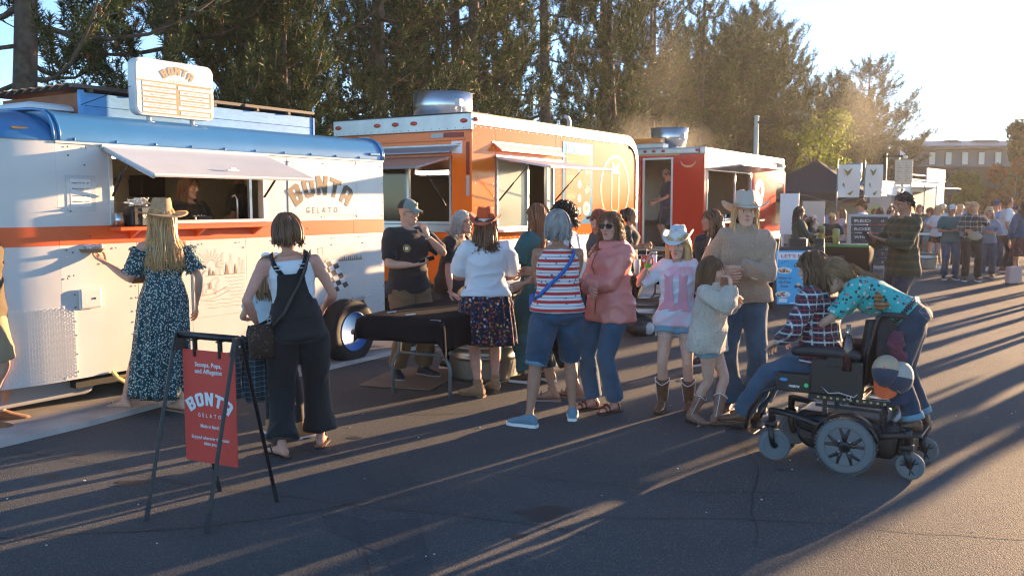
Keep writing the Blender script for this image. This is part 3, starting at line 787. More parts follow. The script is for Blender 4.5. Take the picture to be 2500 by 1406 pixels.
for t_,z,sz in(('Regular Scoop - $9',1.835,.0105),('Sharing Scoop - $13',1.79,.0105),("it's a whole pint!",1.776,.005),('Gelato Pop - $7',1.735,.0105),('Affogato - $11',1.69,.0105)):
 put_text(mb,t_,(-2.86,-.0085,z),RT,UP,sz,width=.145 if sz>.008 else .05,bold=.02)
mb.build('price_lettering',M_INK,tr)
mb=MB();mb.box(-2.95,-2.5,.55,1.0,2.40,2.44);mb.build('vent_base',M_WHITE,tr,bev=.01)
mb=MB();mb.loft([[(x,y,z)for x,y in((-2.98+k,.5+k),(-2.45-k,.5+k),(-2.45-k,1.05-k),(-2.98+k,1.05-k))]for k,z in((0,2.44),(.02,2.475),(.08,2.50))]);mb.build('vent_cover',mat('vent_white',(.7,.72,.72),rough=.4),tr,bev=.01)
bxo=empty('roof_box',T(-1.25,.4,2.38),RZ,'pale blue painted plank box with dark louvred panels on the trailer roof','roof box')
for z0,z1 in((.0,.105),(.108,.215)):boxo('plank',M_WOOD,bxo,-1.30,1.30,-.01,.015,z0,z1,bev=.002)
boxo('end_board',M_WOOD,bxo,-1.335,-1.302,-.02,.03,0,.235,bev=.002)
boxo('end_board',M_BRN,bxo,-1.32,-1.30,.032,1.2,0,.215)
boxo('end_board',mat('deep_blue_wood',(.05,.24,.55),rough=.6),bxo,1.305,1.33,-.02,1.2,0,.215)
boxo('back_board',M_BRN,bxo,-1.3,1.3,1.18,1.2,0,.215)
M_LOUV=mat('brown_louvre',(.10,.078,.055),rough=.6)
for x0,x1 in((-1.42,.30),(.36,1.30)):
 boxo('louvre_frame',M_LOUV,bxo,x0,x1,-.05,.0,.245,.275,bev=.002)
 for k in range(9):
  y=.04+k*.135
  mb=MB();mb.add([(x0,y,.285),(x1,y,.285),(x1,y+.12,.25),(x0,y+.12,.25),(x0,y,.275),(x1,y,.275),(x1,y+.12,.24),(x0,y+.12,.24)],[(0,1,2,3),(7,6,5,4),(0,4,5,1),(2,6,7,3),(0,3,7,4),(1,5,6,2)])
  mb.build('louvre_slat',M_LOUV,bxo)
 for x in np.arange(x0+.15,x1,.42):boxo('louvre_foot',M_LOUV,bxo,x,x+.03,-.045,-.005,.216,.244)
 for x in np.arange(x0+.15,x1,.42):boxo('louvre_foot',M_LOUV,bxo,x,x+.03,1.1,1.14,.216,.244)
sg=empty('menu_sign',T(-1.875,.1,2.36),RZ,'white rounded roof sign listing gelato flavours on two posts','sign')
def rrect(x0,x1,z0,z1,r,y,n=6):
 p=[]
 for cx,cz,a0 in((x1-r,z1-r,0),(x0+r,z1-r,90),(x0+r,z0+r,180),(x1-r,z0+r,270)):
  for i in range(n+1):
   a=R(a0+90*i/n);p.append((cx+r*math.cos(a),y,cz+r*math.sin(a)))
 return p
mb=MB();mb.loft([rrect(-.40,.40,.065,.545,.07,.09),rrect(-.40,.40,.065,.545,.07,.0)]);mb.build('cabinet',M_WHITE,sg,bev=.004)
mb=MB();mb.loft([rrect(-.385,.385,.08,.53,.058,-.001),rrect(-.385,.385,.08,.53,.058,-.004)]);mb.build('sign_face',mat('sign_face',(.8,.77,.73),rough=.45),sg)
bars=MB();
def rct(m,x0,x1,z0,z1,y,mi=0):m.add([(x0,y,z0),(x1,y,z0),(x1,y,z1),(x0,y,z1)],[(0,1,2,3)],mi)
rct(bars,-.335,.385,.352,.36,-.006);rct(bars,-.385,-.335,.352,.36,-.006);rct(bars,-.335,.37,.085,.352,-.0055)
bars.build('menu_background',M_TAN2 if False else mat('menu_tan',(.40,.27,.15),rough=.6),sg)
strips=MB();ink=MB();red=MB()
zz=[.347-i*.0445 for i in range(6)]
for t_,z in zip(('COFFEE CHIP','DULCE DE LECHE','LEMON SORBETTO','LIME CREAM & RASPBERRY','SALTED CHOCOLATE','STRACCIATELLA'),zz):
 rct(strips,-.332,-.005,z-.029,z,-.007);put_text(ink,t_,(-.17,-.0085,z-.021),RT,UP,.0125,width=.017*len(t_)*.82,bold=.01)
for t_,z,h in(('POPS',.340,1),('MAYAN CHOCOLATE',.299,0),('ORANGE CREAM',.2545,0),('ROASTED STRAWBERRY',.210,0),('AFFOGATOS',.166,1),('ANY SCOOP FLAVOR',.124,0)):
 rct(strips,.018 if h else .04,.37 if h else .345,z-.029,z,-.007);put_text(red if h else ink,t_,(.19,-.0085,z-.021),RT,UP,.0125,width=.017*len(t_)*.82,bold=.01)
put_text(red,'SCOOPS',(-.353,-.0085,.21),(0,0,1),(-1,0,0),.014,width=.1,bold=.01)
strips.build('menu_strips',M_PAPER,sg);ink.build('menu_lettering',mat('brown_ink',(.22,.16,.11),rough=.6),sg);red.build('heading_lettering',mat('peach_ink',(.75,.30,.12),rough=.6),sg)
mb=MB();put_logo(mb,(0.02,-.0085,.43),RT,UP,.30);mb.build('logo_lettering',MATS['menu_tan'],sg)
for x in(-.24,.2):
 MB().tube([(x,.05,.0),(x,.05,.066)],.022,n=12).build('post',M_WHITE,sg,True)
 MB().lathe([(.05,0),(.045,.01),(.022,.014)],(x,.05,.008),n=12).build('post_foot',M_WHITE,sg)
MB().tube([(-.40,.05,.3),(-.75,.22,.12)],.003,n=4).build('stay_wire',M_INK,sg)
dp=empty('napkin_dispenser',T(-2.40,-.09,1.492),RZ,'black napkin dispenser with white lettering on the orange serving shelf','dispenser')
boxo('housing',M_BLACK,dp,-.12,.115,-.07,.07,0,.165,bev=.02)
boxo('front_panel',mat('slate_panel',(.10,.13,.16),rough=.4),dp,-.04,.105,-.078,-.071,.01,.155,bev=.003)
mb=MB();put_logo(mb,(.033,-.0795,.085),RT,UP,.125);mb.build('logo_lettering',M_PAPER,dp)
nk=empty('napkins',T(-2.43,-.08,1.66),RZ,'crumpled white paper napkins on top of the black dispenser','napkin')
mb=MB();r4=np.random.RandomState(8)
for i in range(7):
 g_=[[(x+r4.randn()*.008,y+r4.randn()*.008,.015+.03*r4.rand()+.03*math.sin(x*40+i)*(i%2))for x in np.linspace(-.07,.07,5)]for y in np.linspace(-.05,.05,5)]
 off=r4.randn(3)*(.025,.01,.006)
 mb.loft([[tuple(np.array(p)+off)for p in row]for row in g_],cap=False,closed=False)
mb.build('paper_sheets',M_PAPER,nk)
tn=empty('steel_tin',T(-2.575,-.06,1.492),RZ,'shiny steel tin at the left end of the serving shelf','tin')
MB().lathe([(.045,0),(.045,.11),(.043,.11),(.043,.01),(0,.01)],n=20).build('can',M_STEEL,tn,True)
#orange truck
M_OR=mat('orange_truck_paint',(.86,.17,.012),rough=.13,spec=.35,var=.05,vs=1.5,bump=.035,bs=2.0)
M_SIL=mat('silver_trim',(.55,.56,.55),rough=.4,metal=.6,var=.1,vs=4)
M_SKIRT=mat('white_skirt',(.7,.68,.64),rough=.4,bump=.5,bs=50)
def roof_lamp(m,parent,c,sx=.06,axis='x'):
 mb=MB()
 if axis=='x':mb.ell(c,(.02,sx,.028),n=12,k=6)
 else:mb.ell(c,(sx,.02,.028),n=12,k=6)
 return mb.build('marker_lamp',m,parent,True)
def drum(parent,x,y,z,r,h,label=None,cone=0.0):
 e=empty('roof_vent',(0,0,0),parent=parent)
 MB().lathe([(r*.55,-.08),(r*.55,0),(r*(1-cone),.0),(r,h),(r-.012,h),(r*(1-cone)-.012,.03),(0,.03)],(x,y,z+.06),n=36).build('drum',M_STEEL,e,True)
 boxo('vent_curb',M_SIL,e,x-r*.7,x+r*.7,y-r*.7,y+r*.7,z,z+.06,bev=.004)
 boxo('junction_box',mat('grey_box',(.5,.5,.5),rough=.5),e,x-r*.5-.0,x-r*.5+.09,y-r*.98-.03,y-r*.9+.05,z+h*.55,z+h*.85,bev=.004)
 MB().tube([(x-r*.45,y-r-.02,z+h*.55),(x-r*.5,y-r-.05,z+h*.3),(x-r*.42,y-r-.02,z+.08)],.012,n=6).build('conduit',M_SIL,e,True)
 return e
def seam_row(mb,x0,x1,z,st=.12,y=-.004):
 for x in np.arange(x0,x1,st):mb.lathe([(.007,0),(.005,.004),(0,.005)],(x,y,z),n=6,axis='y')
ot=empty('food_truck',T(0,0),RZ,'glossy orange food truck with silver roof trim and hinged serving awnings','truck')
X0,X1,TZ,TW=2.5,7.62,2.69,2.36
for a,b,c,d in((X0,3.035,1.19,TZ),(3.04,4.665,2.305,TZ),(3.04,4.665,1.19,1.30),(4.67,4.83,1.19,TZ),(4.833,X1-.4,1.19,TZ),(X1-.397,X1-.08,1.19,TZ-.12)):
 boxo('side_panel',M_OR,ot,a,b,0,.03,c,d,bev=.0015)
mb=MB()
pts=[(X1-.397,1.19),(X1-.02,1.19),(X1-.02,TZ-.42)]+[(X1-.42+.40*math.cos(a),TZ-.42+.36*math.sin(a))for a in np.linspace(0,math.pi/2,8)]+[(X1-.397,TZ-.06)]
mb.loft([[(x,-.001,z)for x,z in pts],[(x,.03,z)for x,z in pts]]);mb.build('side_panel',M_OR,ot)
boxo('skirt',M_SKIRT,ot,X0,X1-.02,-.004,.03,.78,1.186,bev=.003)
boxo('skirt',M_SKIRT,ot,X0+.01,X1-.03,.02,.05,.45,.776)
mb=MB();seam_row(mb,X0+.06,X1,1.21);seam_row(mb,X0+.06,X1-.5,TZ-.02)
for x in(2.56,2.98,4.80,5.95,6.6):[mb.lathe([(.006,0),(.004,.004),(0,.005)],(x,-.001,z),n=6,axis='y')for z in np.arange(1.3,2.6,.16)]
tag(mb.build('rivets',M_SIL,ot),kind='stuff')
for y0,y1,z0,z1 in((.032,.33,.6,2.62),(.332,2.1,2.30,2.62),(.332,2.1,.6,1.39),(2.102,TW,.6,2.62)):
 boxo('end_panel',M_OR,ot,X0,X0+.03,y0,y1,z0,z1,bev=.0015)
boxo('corner_post',M_OR,ot,X0-.02,X0+.002,-.004,.10,.6,2.60,bev=.004)
boxo('corner_post',M_OR,ot,X0-.02,X0+.002,TW-.10,TW,.6,2.60,bev=.004)
boxo('header_rail',M_OR,ot,X0-.03,X0-.001,.10,TW-.10,2.50,2.525,bev=.003)
boxo('reflector',mat('dark_red',(.25,.02,.01),rough=.4),ot,X0-.026,X0-.021,.03,.08,2.05,2.47)
boxo('reflector',mat('reflector_grey',(.45,.45,.45),rough=.4),ot,X0-.026,X0-.021,.03,.08,1.78,2.04)
boxo('reflector',MATS['dark_red'],ot,X0-.006,X0-.001,.13,.45,2.54,2.60)
boxo('reflector',MATS['reflector_grey'],ot,X0-.006,X0-.001,.46,.66,2.54,2.60)
boxo('reflector',MATS['dark_red'],ot,X0-.006,X0-.001,1.95,2.22,2.54,2.60)
boxo('reflector',MATS['reflector_grey'],ot,X0-.006,X0-.001,1.74,1.94,2.54,2.60)
boxo('badge',M_PAPER,ot,X0-.004,X0-.001,.155,.33,2.33,2.49)
mb=MB();mb.add([(X0-.0055,.31,2.45),(X0-.0055,.18,2.46),(X0-.0055,.18,2.445)],[(0,1,2)],0);mb.add([(X0-.0055,.27,2.40),(X0-.0055,.19,2.435),(X0-.0055,.20,2.42)],[(0,1,2)],1)
mb.build('badge_marks',[M_REDL,M_INK],ot)
boxo('roof_trim',M_SIL,ot,X0-.03,X1-.45,-.018,.0-.001,TZ+.003,2.835,bev=.004)
boxo('roof_trim',M_SIL,ot,X0-.045,X0-.001,-.018,TW+.018,2.625,2.835,bev=.006)
boxo('roof_skin',M_SIL,ot,X0-.02,X1-.4,.0,TW,2.80,2.845)
mb=MB();pa=[(X1-.45+.44*math.sin(a),2.835-.44*(1-math.cos(a)))for a in np.linspace(0,math.pi/2,9)];pb=[(X1-.45+.36*math.sin(a),2.69-.30*(1-math.cos(a)))for a in np.linspace(0,math.pi/2,9)]
pa.append((X1,.8));pb.append((X1-.07,.8))
mb.loft([[(x,-.018,z)for x,z in pa],[(x,-.018,z)for x,z in pb]],cap=False,closed=False);mb.loft([[(x,-.018,z)for x,z in pa],[(x,TW,z)for x,z in pa]],cap=False,closed=False)
mb.build('roof_corner',M_SIL,ot,True)
boxo('roof_trim',M_INK,ot,X0-.05,X1-.45,-.02,.0,2.836,2.848)
boxo('roof_trim',M_INK,ot,X0-.052,X0-.04,-.02,TW+.02,2.836,2.85)
for y in(.10,.92,1.24,1.56,2.28):roof_lamp(M_REDL,ot,(X0-.05,y,2.74))
roof_lamp(M_REDL,ot,(X0+.06,-.025,2.76),.055,'y')
mb=MB();[mb.lathe([(.007,0),(.005,.004),(0,.005)],(X0-.046,y,2.65),n=6,axis='x')for y in np.arange(.1,TW,.13)]
tag(mb.build('trim_rivets',M_INK,ot),kind='stuff')
def hood(parent,pts_in,pts_out,m,slats=0):
 mb=MB();mb.add(list(pts_in)+list(pts_out),[(0,1,3,2)]);
 th=[tuple(np.array(p)-(0,0,.012))for p in list(pts_in)+list(pts_out)]
 mb.add(th,[(2,3,1,0)]);mb.add([pts_in[0],pts_out[0],th[0],th[2]],[(0,1,3,2)]);mb.add([pts_in[1],pts_out[1],th[1],th[3]],[(2,3,1,0)]);mb.add([pts_out[0],pts_out[1],th[2],th[3]],[(0,1,3,2)])
 return mb.build('louvre_hood',m,parent)
hood(ot,((2.98,-.005,2.49),(4.80,-.005,2.49)),((3.02,-.12,2.39),(4.76,-.12,2.39)),M_WHITE)
boxo('hood_flange',M_SIL,ot,2.96,4.82,-.012,-.001,2.485,2.505)
hood(ot,((X0-.005,.24,2.435),(X0-.005,2.08,2.435)),((X0-.13,.28,2.35),(X0-.13,2.05,2.35)),mat('grey_louvre',(.38,.42,.44),rough=.4,metal=.5))
boxo('hood_flange',M_SIL,ot,X0-.015,X0-.001,.22,2.1,2.43,2.45)
def win(parent,axis,a0,a1,z0,z1,nm='window',fixed=.5,glass=None,off=0.0,open_dark=True):
 """framed two-leaf sliding window in a wall; axis 'x' = side wall at y=0, 'y' = end wall at x=off"""
 w=empty(nm,(0,0,0),parent=parent)
 def bx(n,m,p,q,c,d,e0,e1,bev=.002):
  if axis=='x':return boxo(n,m,w,p,q,e0,e1,c,d,bev=bev)
  return boxo(n,m,w,off+e0,off+e1,p,q,c,d,bev=bev)
 f=.035
 bx('frame',M_TRIM,a0,a0+f,z0,z1,-.012,.05);bx('frame',M_TRIM,a1-f,a1,z0,z1,-.012,.05)
 bx('frame',M_TRIM,a0+f,a1-f,z1-f,z1,-.012,.05);bx('frame',M_TRIM,a0+f,a1-f,z0,z0+f,-.012,.05)
 m_=a0+(a1-a0)*fixed
 bx('mullion',M_TRIM,m_-.02,m_+.02,z0+f,z1-f,.0,.045)
 bx('mullion',M_TRIM,m_+.045,m_+.07,z0+f,z1-f,.03,.06)
 return w
w1=win(ot,'x',3.06,4.63,1.33,2.285,fixed=.53)
boxo('pane',mat('pale_pane',(.42,.45,.36),rough=.12,spec=.6),w1,3.095,3.87,.03,.036,1.365,2.25)
boxo('window_jamb',M_TRIM,w1,4.42,4.60,.01,.05,1.365,2.25)
for k in range(5):boxo('jamb_rib',M_WHITE,w1,4.435+k*.034,4.445+k*.034,.003,.012,1.37,2.245)
boxo('sill',M_WHITE,ot,3.0,4.7,-.16,-.004,1.295,1.325,bev=.004)
w2=win(ot,'y',.335,2.095,1.405,2.29,fixed=.42,off=X0)
boxo('pane',M_GLASSD,w2,X0+.03,X0+.036,1.11,2.06,1.44,2.255)
boxo('sill',M_TRIM,ot,X0-.05,X0-.002,.30,2.12,1.30,1.40,bev=.004)
boxo('shelf',M_SIL,ot,X0-.22,X0-.052,.45,2.1,1.12,1.20,bev=.004)
boxo('shelf_edge',M_ORNG,ot,X0-.226,X0-.06,.45,2.1,1.205,1.225)
def awn(parent,a,b,c,d,th=.03,m=None):
 a,b,c,d=[np.array(q,float)for q in(a,b,c,d)];nn=np.cross(b-a,d-a);nn/=np.linalg.norm(nn);nn=nn if nn[2]>0 else-nn
 lo=[q-nn*th for q in(a,b,c,d)]
 return MB().add([a,b,c,d]+lo,[(0,1,2,3),(7,6,5,4),(0,4,5,1),(1,5,6,2),(2,6,7,3),(3,7,4,0)]).build('awning',m or M_WHITE,parent,bev=.004)
awn(ot,(3.04,-.02,2.31),(4.86,-.02,2.31),(4.86,-.86,2.185),(3.04,-.86,2.165))
MB().tube([(3.05,-.84,2.15),(4.85,-.84,2.165)],.016,n=6).build('awning_edge',M_TRIM,ot)
boxo('hinge',M_TRIM,ot,3.03,4.87,-.025,-.001,2.30,2.325)
boxo('awning_light',mat('pink_lamp',(.75,.42,.38),rough=.3),ot,3.2,3.5,-.2,-.12,2.235,2.258,bev=.006)
for x in(3.10,4.62):
 mb=MB();mb.tube([(x,-.02,1.72),(x-.0,-.26,1.96)],.012,n=7);mb.tube([(x,-.24,1.94),(x,-.50,2.20)],.007,n=6);mb.build('gas_strut',M_BLACK,ot,True)
awn(ot,(X0-.02,.33,2.30),(X0-.02,2.10,2.30),(X0-.72,2.10,2.14),(X0-.72,.33,2.14),m=mat('peach_panel',(.72,.30,.18),rough=.45))
MB().tube([(X0-.72,.34,2.125),(X0-.72,2.09,2.125)],.016,n=6).build('awning_edge',M_TRIM,ot)
MB().tube([(X0-.02,.335,2.28),(X0-.72,.335,2.125)],.014,n=6).build('awning_edge',M_TRIM,ot)
boxo('awning_light',MATS['pink_lamp'],ot,X0-.25,X0-.1,.5,.8,2.215,2.24,bev=.005)
mb=MB();mb.tube([(X0-.02,.42,1.65),(X0-.28,.44,1.95)],.012,n=7);mb.tube([(X0-.26,.44,1.93),(X0-.5,.45,2.17)],.007,n=6);mb.build('gas_strut',M_BLACK,ot,True)
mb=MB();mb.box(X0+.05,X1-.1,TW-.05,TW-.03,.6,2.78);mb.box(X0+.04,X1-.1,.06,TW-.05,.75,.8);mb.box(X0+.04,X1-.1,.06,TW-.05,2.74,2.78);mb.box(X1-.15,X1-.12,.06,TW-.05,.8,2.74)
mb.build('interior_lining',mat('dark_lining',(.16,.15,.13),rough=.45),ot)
boxo('end_wall',M_SIL,ot,X1-.03,X1-.005,.0,TW,.6,2.45)
boxo('far_wall',M_OR,ot,X0,X1-.1,TW-.028,TW,.6,2.79)
boxo('work_counter',M_STEEL,ot,X0+.15,X1-.3,1.6,2.25,1.2,1.24)
boxo('work_counter',M_STEEL,ot,X0+.1,4.9,.07,.5,1.22,1.26)
boxo('hood_canopy',M_STEEL,ot,3.2,6.2,1.5,2.28,2.1,2.35)
MB().tube([(X0+.8,.6,2.12),(X0+.8,1.5,2.12)],.03,n=8).build('interior_glow_tube',MATS['glow_tube'],ot)
for i in range(6):MB().lathe([(.04+.01*(i%3),0),(.04+.01*(i%3),.12+.03*(i%2)),(0,.13)],(3.0+.32*i,1.85-.1*(i%2),1.24),n=10).build('pot',M_STEEL if i%2 else M_BLACK,ot,True)
drum(ot,3.55,1.25,2.845,.43,.36)
MB().tube([(6.0,.5,2.83),(6.0,.5,3.02),(5.96,.5,3.08),(5.86,.5,3.09)],.035,n=8).build('vent_pipe',M_SIL,ot,True)
po=boxo('poster',mat('poster_blue',(.08,.30,.46),rough=.15,spec=.25),ot,4.88,5.87,-.006,-.001,1.36,2.62)
pm=MB();pts=[(4.97,1.365),(5.42,1.365),(5.6,1.45),(5.74,1.62),(5.80,1.85),(5.80,2.44),(4.97,2.44)]
pm.add([(x,-.008,z)for x,z in pts],[tuple(range(len(pts)))]);pm.build('poster_field',mat('poster_orange',(.70,.25,.10),rough=.15,spec=.25),ot)
mb=MB();put_text(mb,"LET'S ROLL",(5.37,-.009,2.475),RT,UP,.10,width=.72,bold=.035)
for z in(2.22,1.98,1.76,1.56):mb.add([(5.42+.06*math.cos(a),-.0095,z+.065*math.sin(a))for a in np.linspace(0,6.2,14)],[tuple(range(14))])
mb.add([(5.66+.13*math.cos(a),-.0095,1.60+.11*math.sin(a))for a in np.linspace(0,6.2,18)],[tuple(range(18))])
mb.build('poster_white_print',mat('soft_white',(.62,.60,.56),rough=.2),ot)
mb=MB();r5=random.Random(4)
for t_,z in(('Sushi Burrito',2.37),('Poke Bowl',2.14),('Teriyaki Bowl',1.86),('Vegan Bowl',1.66),('Sides',1.5)):put_text(mb,t_,(5.02,-.0095,z),RT,UP,.022,align='l',bold=.01)
for z0 in(2.33,2.10,1.82,1.62):
 for j in range(4):x1=5.25+r5.random()*.08;mb.add([(5.02,-.0095,z0-j*.022),(x1,-.0095,z0-j*.022),(x1,-.0095,z0-j*.022+.006),(5.02,-.0095,z0-j*.022+.006)],[(0,1,2,3)])
mb.build('poster_lettering',mat('poster_brown',(.35,.12,.05),rough=.6),ot)
mb=MB()
for cx,cz,rx in((5.68,2.2,.085),(5.68,1.9,.085),(5.66,1.60,.08)):
 for k in range(9):
  a=k*2.4;rr_=rx*.7*math.sqrt((k+.5)/9);c=(cx+rr_*math.cos(a),cz+rr_*math.sin(a)*.8)
  mb.add([(c[0]+.03*math.cos(b),-.0105,c[1]+.026*math.sin(b))for b in np.linspace(0,5.6,8)],[tuple(range(8))],(k%3)if cz>1.7 else 3)
mb.build('poster_food_print',[mat('print_green',(.12,.2,.08)),mat('print_rice',(.7,.68,.55)),mat('print_dark',(.08,.07,.06)),mat('print_red',(.6,.1,.03))],ot)
mb=MB()
def ring_band(mb,cx,cz,rx,rz,w,y=-.003,n=40,mi=0):
 a=np.linspace(0,2*math.pi,n,endpoint=False)
 p=[(cx+rx*math.cos(t),y,cz+rz*math.sin(t))for t in a]+[(cx+(rx-w)*math.cos(t),y,cz+(rz-w)*math.sin(t))for t in a]
 mb.add(p,[(i,(i+1)%n,(i+1)%n+n,i+n)for i in range(n)],mi)
ring_band(mb,6.72,1.93,.56,.56,.045)
o_=[(6.63,1.55),(6.81,1.55),(6.86,1.62),(6.86,2.12),(6.9,2.2),(6.55,2.2),(6.59,2.12),(6.58,1.62)]
for a,b in zip(o_,o_[1:]+o_[:1]):
 d=np.array([b[0]-a[0],b[1]-a[1]]);d/=np.linalg.norm(d);q=np.array([-d[1],d[0]])*.016
 mb.add([(a[0]-q[0],-.0035,a[1]-q[1]),(b[0]-q[0],-.0035,b[1]-q[1]),(b[0]+q[0],-.0035,b[1]+q[1]),(a[0]+q[0],-.0035,a[1]+q[1])],[(0,1,2,3)])
mb.add([(6.62,-.0036,2.2),(6.83,-.0036,2.2),(6.88,-.0036,2.36),(6.72,-.0036,2.30),(6.57,-.0036,2.37)],[(0,1,2,3,4)])
mb.build('wrap_emblem',mat('faded_white',(.80,.42,.22),rough=.2),ot)
for x in(3.2,6.4):
 for y in(.2,TW-.2):MB().lathe([(.0,-.12),(.42,-.12),(.42,.12),(0,.12)],(x,y,.42),n=24,axis='y').build('tyre',M_RUB,ot,True)
boxo('chassis',MATS['chassis_black'],ot,X0+.1,X1-.1,.2,TW-.2,.35,.6)
#red truck
M_RED=mat('red_truck_paint',(.60,.022,.008),rough=.13,spec=.35,bump=.035,bs=2.5,var=.05,vs=1.5)
rt=empty('food_truck',T(0,0),RZ,'shiny red food truck with an open rear door and grill steam above','truck')
A0,A1,HT=11.0,17.2,2.72
boxo('roof_trim',M_SIL,rt,A0,A1-.2,-.01,.12,HT,2.86,bev=.02)
boxo('roof_trim',M_SIL,rt,A0-.01,A0+.1,.13,2.3,HT,2.86,bev=.03)
boxo('roof_skin',M_SIL,rt,A0+.05,A1-.1,.05,2.25,2.83,2.87,bev=.02)
for a,b,c,d in((A0,11.16,.95,HT),(11.163,14.2,2.42,HT),(14.203,15.95,.95,HT),(11.163,14.2,.95,1.30),(15.953,A1-.85,.95,HT-.02),(A1-.847,A1-.15,.95,1.15),(A1-.847,A1-.15,2.2,HT-.12),(A1-.147,A1,.95,HT-.2)):
 boxo('side_panel',M_RED,rt,a,b,0,.03,c,d,bev=.003)
boxo('cab_window',M_GLASSD,rt,A1-.845,A1-.153,.012,.02,1.153,2.197)
boxo('roof_corner',M_SIL,rt,A1-.3,A1+.03,.0,2.3,2.52,2.80,bev=.12)
boxo('skirt',M_SKIRT,rt,A0,A1,-.004,.03,.42,.946,bev=.003)
for x in(12.0,15.9):
 mb=MB();mb.lathe([(.0,-.12),(.30,-.12),(.42,-.10),(.42,.12),(0,.12)],(x,.10,.42),n=28,axis='Y');mb.build('tyre',M_RUB,rt,True)
 mb=MB();mb.lathe([(.24,-.125),(.2,-.11),(0,-.10)],(x,.10,.42),n=20,axis='Y');mb.build('rim',M_STEEL,rt,True)
 ap=[(x+.5*math.cos(a),-.006,.42+.5*math.sin(a))for a in np.linspace(0,math.pi,14)]
 MB().add(ap,[tuple(range(14))]).build('wheel_arch',M_INK,rt)
for y0,y1,c,d in((.032,.70,.7,HT),(1.40,2.3,.7,HT),(.702,1.398,2.66,HT)):
 boxo('end_panel',M_RED,rt,A0,A0+.03,y0,y1,c,d,bev=.004)
for y0,y1,c,d in((.70,.74,.72,2.66),(1.36,1.40,.72,2.66),(.74,1.36,2.62,2.66)):boxo('door_frame',MATS['white_frame'],rt,A0-.015,A0+.04,y0,y1,c,d,bev=.003)
boxo('open_door',M_RED,rt,A0-.78,A0-.02,1.42,1.45,.75,2.60,bev=.004)
boxo('rain_gutter',mat('amber_strip',(.6,.3,.1),rough=.4),rt,A0-.03,A0-.001,.55,2.2,2.70,2.735)
for y in(.16,.93,1.15,1.35):roof_lamp(M_REDL,rt,(A0-.015,y,2.80),.05)
mb=MB();mb.loft([[(A0+.15+k,y,z)for y in(1.0+k,1.0+k)]+[(A0+.4-k,y,z)for y in(1.75-k,1.75-k)]for z,k in((2.86,0),)],cap=False)
boxo('beacon_base',M_SIL,rt,A0+.05,A0+.35,.95,1.75,2.87,2.98,bev=.02)
boxo('beacon',M_AMB,rt,A0+.08,A0+.32,1.02,1.72,2.98,3.09,bev=.02)
drum(rt,A0+.85,1.15,2.87,.42,.42,cone=.12)
MB().lathe([(.05,0),(.045,.03),(0,.03)],(A0+.75,.74,3.2),n=14,axis='y').build('drum_port',M_INK,rt)
mb=MB();pr=[(.24+.17*math.cos(a),2.60+.14*math.sin(a))for a in np.linspace(math.pi*1.05,math.pi*1.95,12)]
mb.tube([(A0-.003,y+.12,z)for y,z in pr],[(.004,.008+.018*math.sin(math.pi*i/11))for i in range(12)],n=6);mb.build('curved_mark',mat('peach_mark',(.8,.4,.25),rough=.4),rt,True)
w3=win(rt,'x',11.165,14.195,1.31,2.415,fixed=.62)
awn(rt,(11.2,-.02,2.43),(14.2,-.02,2.43),(14.2,-.75,2.50),(11.2,-.75,2.50))
boxo('shelf',M_STEEL,rt,11.2,14.2,-.35,-.004,1.27,1.30,bev=.004)
mb=MB();mb.box(A0+.05,A1-.1,2.22,2.25,.7,2.8);mb.box(A0+.04,A1-.1,.06,2.22,.65,.70);mb.box(A0+.04,A1-.1,.06,2.22,2.72,2.76);mb.box(A1-1.2,A1-1.17,.06,2.2,.7,2.7)
mb.build('interior_lining',MATS['interior_wall'],rt)
boxo('work_counter',M_STEEL,rt,11.9,15.5,.07,.6,1.25,1.29);boxo('work_counter',M_STEEL,rt,11.9,15.5,1.6,2.2,1.25,1.29)
for i in range(9):MB().lathe([(.05+.02*(i%3),0),(.06+.02*(i%3),.12+.05*(i%2)),(0,.13)],(11.9+.22*i,.35+.06*(i%2),1.29),n=10).build('pan',M_STEEL if i%2 else M_BLACK,rt,True)
mb=MB();mb.lathe([(0,0),(.30,0),(.42,.25),(.36,.6),(.12,.7),(0,.7)],(0,0,0),n=20,axis='y')
mb=MB();mb.add([(14.9+.34*math.cos(a)*(1+.15*math.sin(3*a)),-.004,1.93+.36*math.sin(a))for a in np.linspace(0,6.1,24)],[tuple(range(24))]);mb.build('white_emblem',M_PAPER,rt)
mb=MB();mb.add([(14.95+.12*math.cos(a),-.006,2.0+.10*math.sin(a)*(1+.4*math.cos(a)))for a in np.linspace(0,6.1,16)],[tuple(range(16))]);mb.build('emblem_mark',M_RED,rt)
mb=MB();mb.tube([(A1+.0,-.02,2.0),(A1+.1,-.35,1.98),(A1+.1,-.35,1.62)],.018,n=6);mb.box(A1+.06,A1+.14,-.45,-.25,1.35,1.75);mb.build('side_mirror',M_BLACK,rt,bev=.01)
mb=MB();seam_row(mb,A0+.1,A1-.3,HT-.03,.16);seam_row(mb,A0+.1,A1-.3,.97,.16);tag(mb.build('rivets',M_SIL,rt),kind='stuff')
for k in range(3):boxo('door_step',M_STEEL,rt,A0-.3-.2*k,A0-.12-.2*k,.75,1.35,.55-.2*k,.58-.2*k)
boxo('end_board_list',M_PAPER,rt,A0-.03,A0-.02,1.47,1.62,1.0,1.75)
boxo('chassis',MATS['chassis_black'],rt,A0+.1,A1-.1,.2,2.1,.3,.65)
lp=empty('street_lamp',(8.22,30,.0),.2,'tall street lamp with a flat arm rising behind the red truck','street lamp')
MB().tube([(0,0,0),(0,0,4.55)],[.09,.075],n=12).build('pole',mat('lamp_white',(.7,.65,.55),rough=.4),lp,True)
